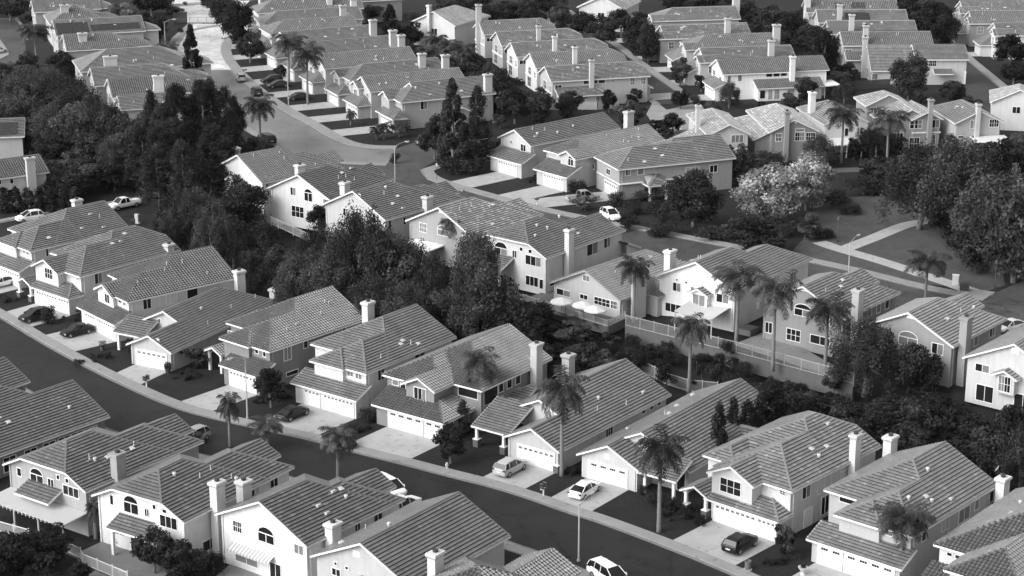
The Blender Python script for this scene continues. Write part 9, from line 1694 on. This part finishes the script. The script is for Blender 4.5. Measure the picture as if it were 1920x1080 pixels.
def props(p):
    k, x, y, z, rz, label, a = p
    if k == 'stop_sign':
        root = thing('stop_sign', (x, y, z), rz, label, 'sign'); m = MB(); m.tube([(0, 0, -.3), (0, 0, 2.5)], .045, 8); m.build('post', STEEL(), root)
        s = MB(); ring = lambda r, xx: [(xx, r * math.cos(math.pi / 8 + math.pi / 4 * j), 2.65 + r * math.sin(math.pi / 8 + math.pi / 4 * j)) for j in range(8)]
        s.grid([ring(.42, .05), ring(.42, .075)], 0); s.grid([ring(.38, .076), ring(.38, .08)], 1)
        s.build('panel', [m_plain('sign_back', .3, .5, .05), m_plain('sign_face', .1, .4, .05)], root)
        cu = bpy.data.curves.new('lettering', 'FONT'); cu.body = 'STOP'; cu.size = .3; cu.align_x = 'CENTER'; cu.align_y = 'CENTER'; cu.extrude = .004; cu.materials.append(TRIM())
        t = link('lettering', cu, root); t.location = (.088, 0, 2.65); t.rotation_euler = (math.pi / 2, 0, math.pi / 2)
        me = bpy.data.meshes.new_from_object(t); bpy.data.objects.remove(t); t = link('lettering', me, root); t.location = (.088, 0, 2.65); t.rotation_euler = (math.pi / 2, 0, math.pi / 2)
    elif k == 'street_sign':
        root = thing('street_sign', (x, y, z), rz, label, 'sign'); m = MB(); m.tube([(0, 0, -.3), (0, 0, 2.7)], .04, 8); m.build('post', DARK(), root)
        s = MB(); s.lathe([(.3, -.02), (.3, .02)], 14); so = link('panel', s.mesh('sign_panel', [m_plain('sign_paint', .5, .5, .1)]), root); so.location = (0, 0, 2.6); so.rotation_euler = (math.pi / 2, 0, 0)
    elif k == 'fire_hydrant':
        root = thing('fire_hydrant', (x, y, z), rz, label, 'hydrant'); m = MB()
        m.lathe([(.2, -.1), (.2, .06), (.12, .08), (.12, .5), (.17, .52), (.17, .58), (.12, .6), (.1, .72), (.03, .78)], 12); m.build('barrel', m_plain('hydrant_paint', .55, .5, .2), root, False)
        n = MB(); n.tube([(0, -.22, .42), (0, .22, .42)], .07, 8); n.tube([(0, 0, .38), (.22, 0, .38)], .085, 8); n.build('nozzle', m_plain('hydrant_cap', .5, .5, .2), root)
    elif k == 'mailbox':
        root = thing('mailbox', (x, y, z), rz, label, 'mailbox'); m = MB(); m.box(-.07, .07, -.07, .07, -.3, 1.05); m.box(-.08, .08, -.55, .55, .92, 1.02); m.build('post', m_plain('post_paint', .6, .6, .1), root)
        for yy in (-.32, .32):
            for zz in ((1.02, 1.36) if a else (1.02,)):
                b = MB(); n = 8
                prof = [(-.12, 0), (.12, 0), (.12, .16)] + [(.12 * math.cos(math.pi * i / n), .16 + .12 * math.sin(math.pi * i / n)) for i in range(1, n)] + [(-.12, .16)]
                b.grid([[(q, yy + py, zz + pz) for py, pz in prof] for q in (-.25, .25)]); b.build('letter_box', m_plain('box_paint', .02, .4, .2), root)
    elif k == 'trash_can':
        root = thing('trash_can', (x, y, z), rz, label, 'trash can'); m = MB(); m.lathe([(.3, 0), (.34, .85), (.36, .87), (.36, .95), (.3, .96), (.28, .6)], 14); m.build('bin', m_plain('bin_slats', a, .7, .3, 8), root); b = MB(); b.lathe([(.45, -.05), (.45, .03)], 14); b.build('pad', m_concrete(.4), root)
    elif k == 'planter':
        root = thing('planter', (x, y, z), rz, label, 'planter'); m = MB(); m.lathe([(.28, 0), (.22, .12), (.14, .3), (.3, .5), (.5, .78), (.52, .86), (.46, .86), (.1, .7)], 16); m.build('bowl', m_plain('planter_stone', .55, .7, .15), root)
        s = MB(); r = random.Random(3); leaf_cloud(s, [(0, 0, .95, .3, .6, 1.0)], 160, .16, r); s.build('plant', LEAFM['shrub'](), root)
    elif k == 'utility_box':
        root = thing('utility_box', (x, y, z), rz, label, 'utility box'); w, d, h, t = a
        m = MB(); m.box(-w / 2, w / 2, -d / 2, d / 2, 0, h); m.box(-w / 2 - .04, w / 2 + .04, -d / 2 - .04, d / 2 + .04, h, h + .06); m.build('cabinet', m_plain('box_metal', t, .5, .1), root)
        b = MB(); b.box(-w / 2 + .05, -.02, -d / 2 - .03, -d / 2, .1, h - .08); b.box(.02, w / 2 - .05, -d / 2 - .03, -d / 2, .1, h - .08); b.build('door', m_plain('box_door', t * .9, .5, .1), root)
        c = MB(); c.box(-w / 2 - .25, w / 2 + .25, -d / 2 - .25, d / 2 + .25, -.15, .03); c.build('pad', m_concrete(.36), root)
    elif k == 'wheelie_bin':
        root = thing('wheelie_bin', (x, y, z), rz, label, 'bin'); m = MB(); m.grid([[(-.26, -.24, .06), (.26, -.24, .06), (.26, .24, .06), (-.26, .24, .06)], [(-.32, -.3, .98), (.32, -.3, .98), (.32, .32, .98), (-.32, .32, .98)]]); m.build('bin', m_plain('bin_plastic', a, .5, .15), root)
        b = MB(); b.grid([[(-.34, -.33, .98), (.34, -.33, .98), (.34, .36, .98), (-.34, .36, .98)], [(-.28, -.28, 1.07), (.28, -.28, 1.07), (.28, .3, 1.1), (-.28, .3, 1.1)]]); b.build('lid', m_plain('bin_lid', a * .9, .5, .1), root)
    elif k == 'urn':
        root = thing('clipped_bush', (x, y, z), rz, label, 'potted bush'); m = MB(); m.lathe([(.3, 0), (.42, .55), (.46, .6), (.4, .62)], 12); m.build('pot', m_plain('pot_clay', .06, .7, .2), root)
        s = MB(); leaf_cloud(s, [(0, 0, 1.0, .5, 1.1, 1.0)], 600, .16, random.Random(4)); s.build('crown', LEAFM['shrub'](), root)
    elif k == 'flower_bush':
        root = thing('flower_planter', (x, y, z), rz, label, 'planter'); m = MB(); m.lathe([(.3, 0), (.3, .5), (.45, .75), (.2, .8)], 12); m.build('pot', m_plain('pot_dark', .05, .7, .3), root)
        s = MB(); leaf_cloud(s, [(0, 0, 1.05, .6, .55, 1.0)], 260, .16, random.Random(5)); s.build('plant', LEAFM['light'](), root)
    elif k == 'parasol':
        root = thing('parasol', (x, y, z), rz, label, 'parasol'); m = MB(); m.tube([(0, 0, 0), (0, 0, 2.75)], .03, 8); m.build('pole', DARK(), root)
        c = MB(); n = 8; R = 1.6
        for j in range(n):
            a0, a1 = 2 * math.pi * j / n, 2 * math.pi * (j + 1) / n
            P = lambda q, an, zz: (R * q * math.cos(an), R * q * math.sin(an), zz)
            am = (a0 + a1) / 2
            rows = [(0.02, 2.85), (.4, 2.62), (.75, 2.4), (1, 2.22)]
            for i in range(3):
                q0, z0 = rows[i]; q1, z1 = rows[i + 1]
                c.face([P(q0, a0, z0), P(q1, a0, z1), P(q1 * .955, am, z1 - .03), P(q0 * .955, am, z0 - .03)]); c.face([P(q0 * .955, am, z0 - .03), P(q1 * .955, am, z1 - .03), P(q1, a1, z1), P(q0, a1, z0)])
            c.face([P(1, a0, 2.22), P(1, a0, 2.08), P(.955, am, 2.05), P(.955, am, 2.19)]); c.face([P(.955, am, 2.19), P(.955, am, 2.05), P(1, a1, 2.08), P(1, a1, 2.22)])
        c.build('canopy', m_plain('parasol_cloth', .55, .8, .05), root)
        b = MB(); b.lathe([(.3, 0), (.28, .1), (.05, .14)], 12); b.build('base', DARK(), root)
    elif k == 'closed_parasol':
        root = thing('closed_parasol', (x, y, z), rz, label, 'parasol'); m = MB(); m.tube([(0, 0, 0), (0, 0, 2.6)], .03, 8); m.build('pole', DARK(), root)
        c = MB(); c.lathe([(.25, .75), (.3, 1.0), (.2, 1.8), (.06, 2.6), (.01, 2.7)], 10); c.build('canopy', m_plain('parasol_cloth', .74, .8, .05), root)
    elif k == 'table':
        root = thing('patio_table', (x, y, z), rz, label, 'table'); m = MB(); m.lathe([(.6, .7), (.62, .72), (.6, .75)], 16); m.build('table_top', m_plain('table_top', .1, .4, .2), root)
        for j in range(3):
            l = MB(); an = 2.1 * j; l.tube([(.1 * math.cos(an), .1 * math.sin(an), .7), (.45 * math.cos(an), .45 * math.sin(an), 0)], .025, 6); l.build('leg', DARK(), root)
    elif k == 'hot_tub':
        root = thing('spa_tub', (x, y, z), rz, label, 'hot tub'); m = MB(); m.box(-1, 1, -1, 1, 0, .8); m.build('shell', m_plain('tub_wood', .09, .7, .25), root); c = MB(); c.box(-1.05, 1.05, -1.05, 1.05, .8, .9); c.build('cover', m_plain('tub_cover', .05, .6, .2), root)
    elif k == 'fountain':
        root = thing('garden_fountain', (x, y, z), rz, label, 'fountain'); m = MB(); m.lathe([(1.1, 0), (1.15, .4), (1.0, .42), (.9, .2)], 18); m.build('basin', m_plain('fountain_stone', .6, .7, .1), root)
        t = MB(); t.lathe([(.2, .2), (.12, .8), (.5, 1.0), (.5, 1.06), (.1, 1.1), (.08, 1.5), (.26, 1.62), (.05, 1.8)], 14); t.build('tier', m_plain('fountain_stone', .6, .7, .1), root)
def fence(f):
    pts, h, tone, wall, name, label, style = f
    o = Vector(pts[0])
    root = thing(name, o, 0, label, 'fence' if name != 'garden_wall' else 'wall')
    P = [Vector(p) - o for p in pts]
    if wall > 0:
        m = MB()
        for a, b in zip(P, P[1:]):
            d = (b - a); nrm = Vector((-d.y, d.x, 0)).normalized() * .12
            for (q0, q1) in ((-wall - .6, 0.0),):
                A = [a - nrm, b - nrm, b + nrm, a + nrm]
                lo = [p + Vector((0, 0, q0)) for p in A]; hi = [p + Vector((0, 0, q1)) for p in A]
                m.grid([lo, hi])
            m.obox(a - nrm * 1.3 + Vector((0, 0, 0)), d, nrm * 2.6, Vector((0, 0, .08)))
        m.build('wall', m_wall(.11), root)
    if h > 0:
        pk = MB(); rl = MB(); posts = []
        for a, b in zip(P, P[1:]):
            d = b - a; L = d.length; e = d.normalized(); nrm = Vector((-e.y, e.x, 0)); z = Vector((0, 0, 1))
            rl.obox(a + z * (h - .1) - nrm * .03, d, nrm * .06, z * .08); rl.obox(a + z * .12 - nrm * .03, d, nrm * .06, z * .07)
            k = max(1, round(L / 2.4))
            for i in range(k + 1): posts.append(a + d * (i / k))
            if style == 'picket':
                n = int(L / .14)
                for i in range(n): pk.obox(a + e * (L * (i + .5) / n - .018) - nrm * .015 + z * .1, e * .036, nrm * .03, z * (h - .15))
            else:
                n = int(h / .2)
                for i in range(n): pk.obox(a + z * (.05 + .2 * i) - nrm * .012, d, nrm * .024, z * .185)
        fm = m_plain('fence_paint', tone, .6, .15)
        rl.build('rail', fm, root); pk.build('picket' if style == 'picket' else 'board', fm if style == 'picket' else m_plain('fence_board', tone, .8, .3), root)
        pm = MB(); pm.box(-.05, .05, -.05, .05, -.2, h + .06); pm.box(-.075, .075, -.075, .075, h + .06, h + .1); me = pm.mesh('fence_post', [fm])
        for q in posts:
            o2 = link('post', me, root); o2.location = q

# ------------------------------------------------------------------ ground
def offset(poly, d):
    P = [Vector((p[0], p[1], 0)) for p in poly]; out = []
    for i, p in enumerate(P):
        a = P[max(i - 1, 0)]; b = P[min(i + 1, len(P) - 1)]; t = (b - a).normalized()
        out.append(p + Vector((-t.y, t.x, 0)) * d)
    return out
def smooth(poly, n=3):
    P = [tuple(p[:2]) for p in poly]
    for _ in range(n):
        q = [P[0]]
        for a, b in zip(P, P[1:]):
            q += [(a[0] * .75 + b[0] * .25, a[1] * .75 + b[1] * .25), (a[0] * .25 + b[0] * .75, a[1] * .25 + b[1] * .75)]
        P = q + [P[-1]]
    return P
def strip(mb, poly, d0, d1, z0, z1=None, box=False):
    A, B = offset(poly, d0), offset(poly, d1); z1 = z0 if z1 is None else z1
    for i in range(len(A) - 1):
        a, b, c, d = A[i], A[i + 1], B[i + 1], B[i]
        top = [Vector((a.x, a.y, z1)), Vector((b.x, b.y, z1)), Vector((c.x, c.y, z1)), Vector((d.x, d.y, z1))]
        if (top[1] - top[0]).cross(top[2] - top[0]).z < 0: top = top[::-1]
        mb.face(top)
        if box:
            for p, q in ((a, b), (c, d)):
                mb.face([(p.x, p.y, z0), (q.x, q.y, z0), (q.x, q.y, z1), (p.x, p.y, z1)])
def sheet(name, poly, z, mat, th=0):
    bm = bmesh.new()
    vs = [bm.verts.new((p[0], p[1], z)) for p in poly]
    f = bm.faces.new(vs)
    bmesh.ops.triangulate(bm, faces=[f])
    bm.normal_update()
    for q in bm.faces:
        if q.normal.z < 0: q.normal_flip()
    if th:
        for i in range(len(vs)):
            a, b = vs[i], vs[(i + 1) % len(vs)]
            bm.faces.new([a, b, bm.verts.new((b.co.x, b.co.y, z - th)), bm.verts.new((a.co.x, a.co.y, z - th))])
    me = bpy.data.meshes.new(name); bm.to_mesh(me); bm.free(); me.materials.append(mat)
    return tag(link(name, me), kind='structure')
def ground():
    S = DATA['slope']; seg = list(zip(S, S[1:]))
    def hgt(x, y):
        best = 1e9; sd = 0
        for a, b in seg:
            dx, dy = b[0] - a[0], b[1] - a[1]; L2 = dx * dx + dy * dy
            t = max(0, min(1, ((x - a[0]) * dx + (y - a[1]) * dy) / L2)); px, py = a[0] + dx * t, a[1] + dy * t
            d = math.hypot(x - px, y - py)
            if d < best: best = d; sd = dx * (y - a[1]) - dy * (x - a[0])
        d = best if sd > 0 else -best
        t = max(0, min(1, d / 7.0)); return DATA['zc'] * t * t * (3 - 2 * t)
    xs = [-4000, -1200, -500, -300] + [-230 + 3.0 * i for i in range(154)] + [300, 500, 1200, 4000]
    ys = [-400, 0, 80] + [120 + 3.0 * i for i in range(160)] + [640, 800, 1400, 3000, 9000]
    m = MB(); nx = len(xs)
    for y in ys:
        for x in xs: m.v.append((x, y, hgt(x, y) - .02))
    for j in range(len(ys) - 1):
        for i in range(nx - 1):
            a = j * nx + i; m.f.append((a, a + 1, a + 1 + nx, a + nx)); m.m.append(0); m.uv.append(None); m.tone.append(1)
    o = m.build('ground', m_ground('soil', .012, .5, .12, 1.1, .95, .15), None, True); tag(o, kind='structure')
    for r in DATA['roads']:
        E = smooth(r['edge']) if r.get('sm', 1) else r['edge']; z = r['z']; s = r['side']; w = r['w']
        m = MB(); strip(m, E, 0, -s * w, z + .012); tag(m.build('road', m_asphalt(r.get('t', .019), r.get('ro', .55), r.get('sp', .16))), kind='structure')
        for sd, e, sw in ((1, E, r['walk']), (-1, [(p.x, p.y) for p in offset(E, -s * w)], r['walk2'])):
            q = s * sd
            if sw < 0: continue
            m = MB(); strip(m, e, -q * .5, 0, z + .018); tag(m.build('gutter', m_concrete(.18 if r.get('t', .03) < .2 else .3)), kind='structure')
            m = MB(); strip(m, e, 0, q * .18, z - .05, z + .13, True); tag(m.build('kerb', m_concrete(.26)), kind='structure')
            if sw > 0:
                m = MB(); strip(m, e, q * .18, q * (.18 + sw), z - .05, z + .122, True); tag(m.build('pavement', m_concrete(.25)), kind='structure')
            ln = r.get('lawn', 0)
            if ln and sd == 1:
                m = MB(); strip(m, e, q * (.18 + sw), q * ln, z + .05); tag(m.build('lawn', m_ground('grass', .012, .5, .22, 1.7, .95, .12)), kind='structure')
    for p in DATA['patches']:
        mat = {'conc': m_concrete(p.get('t', .25)), 'asph': m_asphalt(p.get('t', .019)), 'grass': m_ground('grass', .012, .5, .22, 1.7, .95, .12), 'park': m_ground('park_grass', .065, .32, .09, 1.2, .95, .1), 'soil': m_ground('bark_mulch', .022, .5, .5, 6), 'pale': m_ground('dry_grass', .08, .35, .3, 5)}[p['m']]
        sheet(p['n'], p['p'], p['z'], mat, .2)

# ------------------------------------------------------------------ assemble
ground()
for d in DATA['houses']: house(d)
for t in DATA['trees']: plant(t)
for c in DATA['cars']: car(c)
for l in DATA['lamps']: lamp(l)
for p in DATA['props']: props(p)
for f in DATA['fences']: fence(f)

# ------------------------------------------------------------------ light, air, camera
sc = bpy.context.scene
SUN_AZ, SUN_EL = math.radians(210), math.radians(36)   # azimuth counted from +X towards +Y
w = bpy.data.worlds.new('World'); sc.world = w; w.use_nodes = True; nt = w.node_tree
sky = nt.nodes.new('ShaderNodeTexSky'); sky.sky_type = 'NISHITA'; sky.sun_disc = False
sky.sun_elevation = SUN_EL; sky.sun_rotation = math.pi / 2 - SUN_AZ; sky.dust_density = 4.0; sky.air_density = 1.0
bw = nt.nodes.new('ShaderNodeRGBToBW'); nt.links.new(sky.outputs[0], bw.inputs[0])
bg = nt.nodes['Background']; nt.links.new(bw.outputs[0], bg.inputs['Color']); bg.inputs['Strength'].default_value = 0.15
sl = bpy.data.lights.new('sun', 'SUN'); sl.energy = 0.34; sl.angle = math.radians(50); sl.color = (1, 1, 1)
so = link('sun', sl); d = Vector((math.cos(SUN_AZ) * math.cos(SUN_EL), math.sin(SUN_AZ) * math.cos(SUN_EL), math.sin(SUN_EL)))
so.rotation_euler = d.to_track_quat('Z', 'Y').to_euler(); so.location = (-100, 300, 200)
HZ = 1.6e-05
if HZ > 0:
    m = MB(); m.box(-4100, 4100, -450, 9100, -1.5, 96); hm = bpy.data.materials.new('air'); hm.use_nodes = True; n2 = hm.node_tree
    n2.nodes.remove(n2.nodes['Principled BSDF']); pv = n2.nodes.new('ShaderNodeVolumePrincipled'); pv.inputs['Color'].default_value = (.9, .9, .9, 1); pv.inputs['Density'].default_value = HZ
    n2.links.new(pv.outputs[0], n2.nodes['Material Output'].inputs['Volume'])
    tag(m.build('haze', hm), kind='stuff')
cam = bpy.data.cameras.new('camera'); co = link('camera', cam); co.location = (0, 0, 90)
co.rotation_euler = (math.pi / 2 - math.radians(17.4), 0, 0)
cam.sensor_fit = 'HORIZONTAL'; cam.sensor_width = 36; cam.lens = 3800 / 1920 * 36; cam.clip_start = 1; cam.clip_end = 12000
sc.camera = co
sc.view_settings.view_transform = 'Standard'; sc.view_settings.look = 'None'; sc.view_settings.gamma = 1; sc.view_settings.exposure = 1.2
sc.cycles.max_bounces = 6; sc.cycles.diffuse_bounces = 3; sc.cycles.glossy_bounces = 2; sc.cycles.transmission_bounces = 2; sc.cycles.volume_bounces = 0; sc.cycles.use_denoising = True
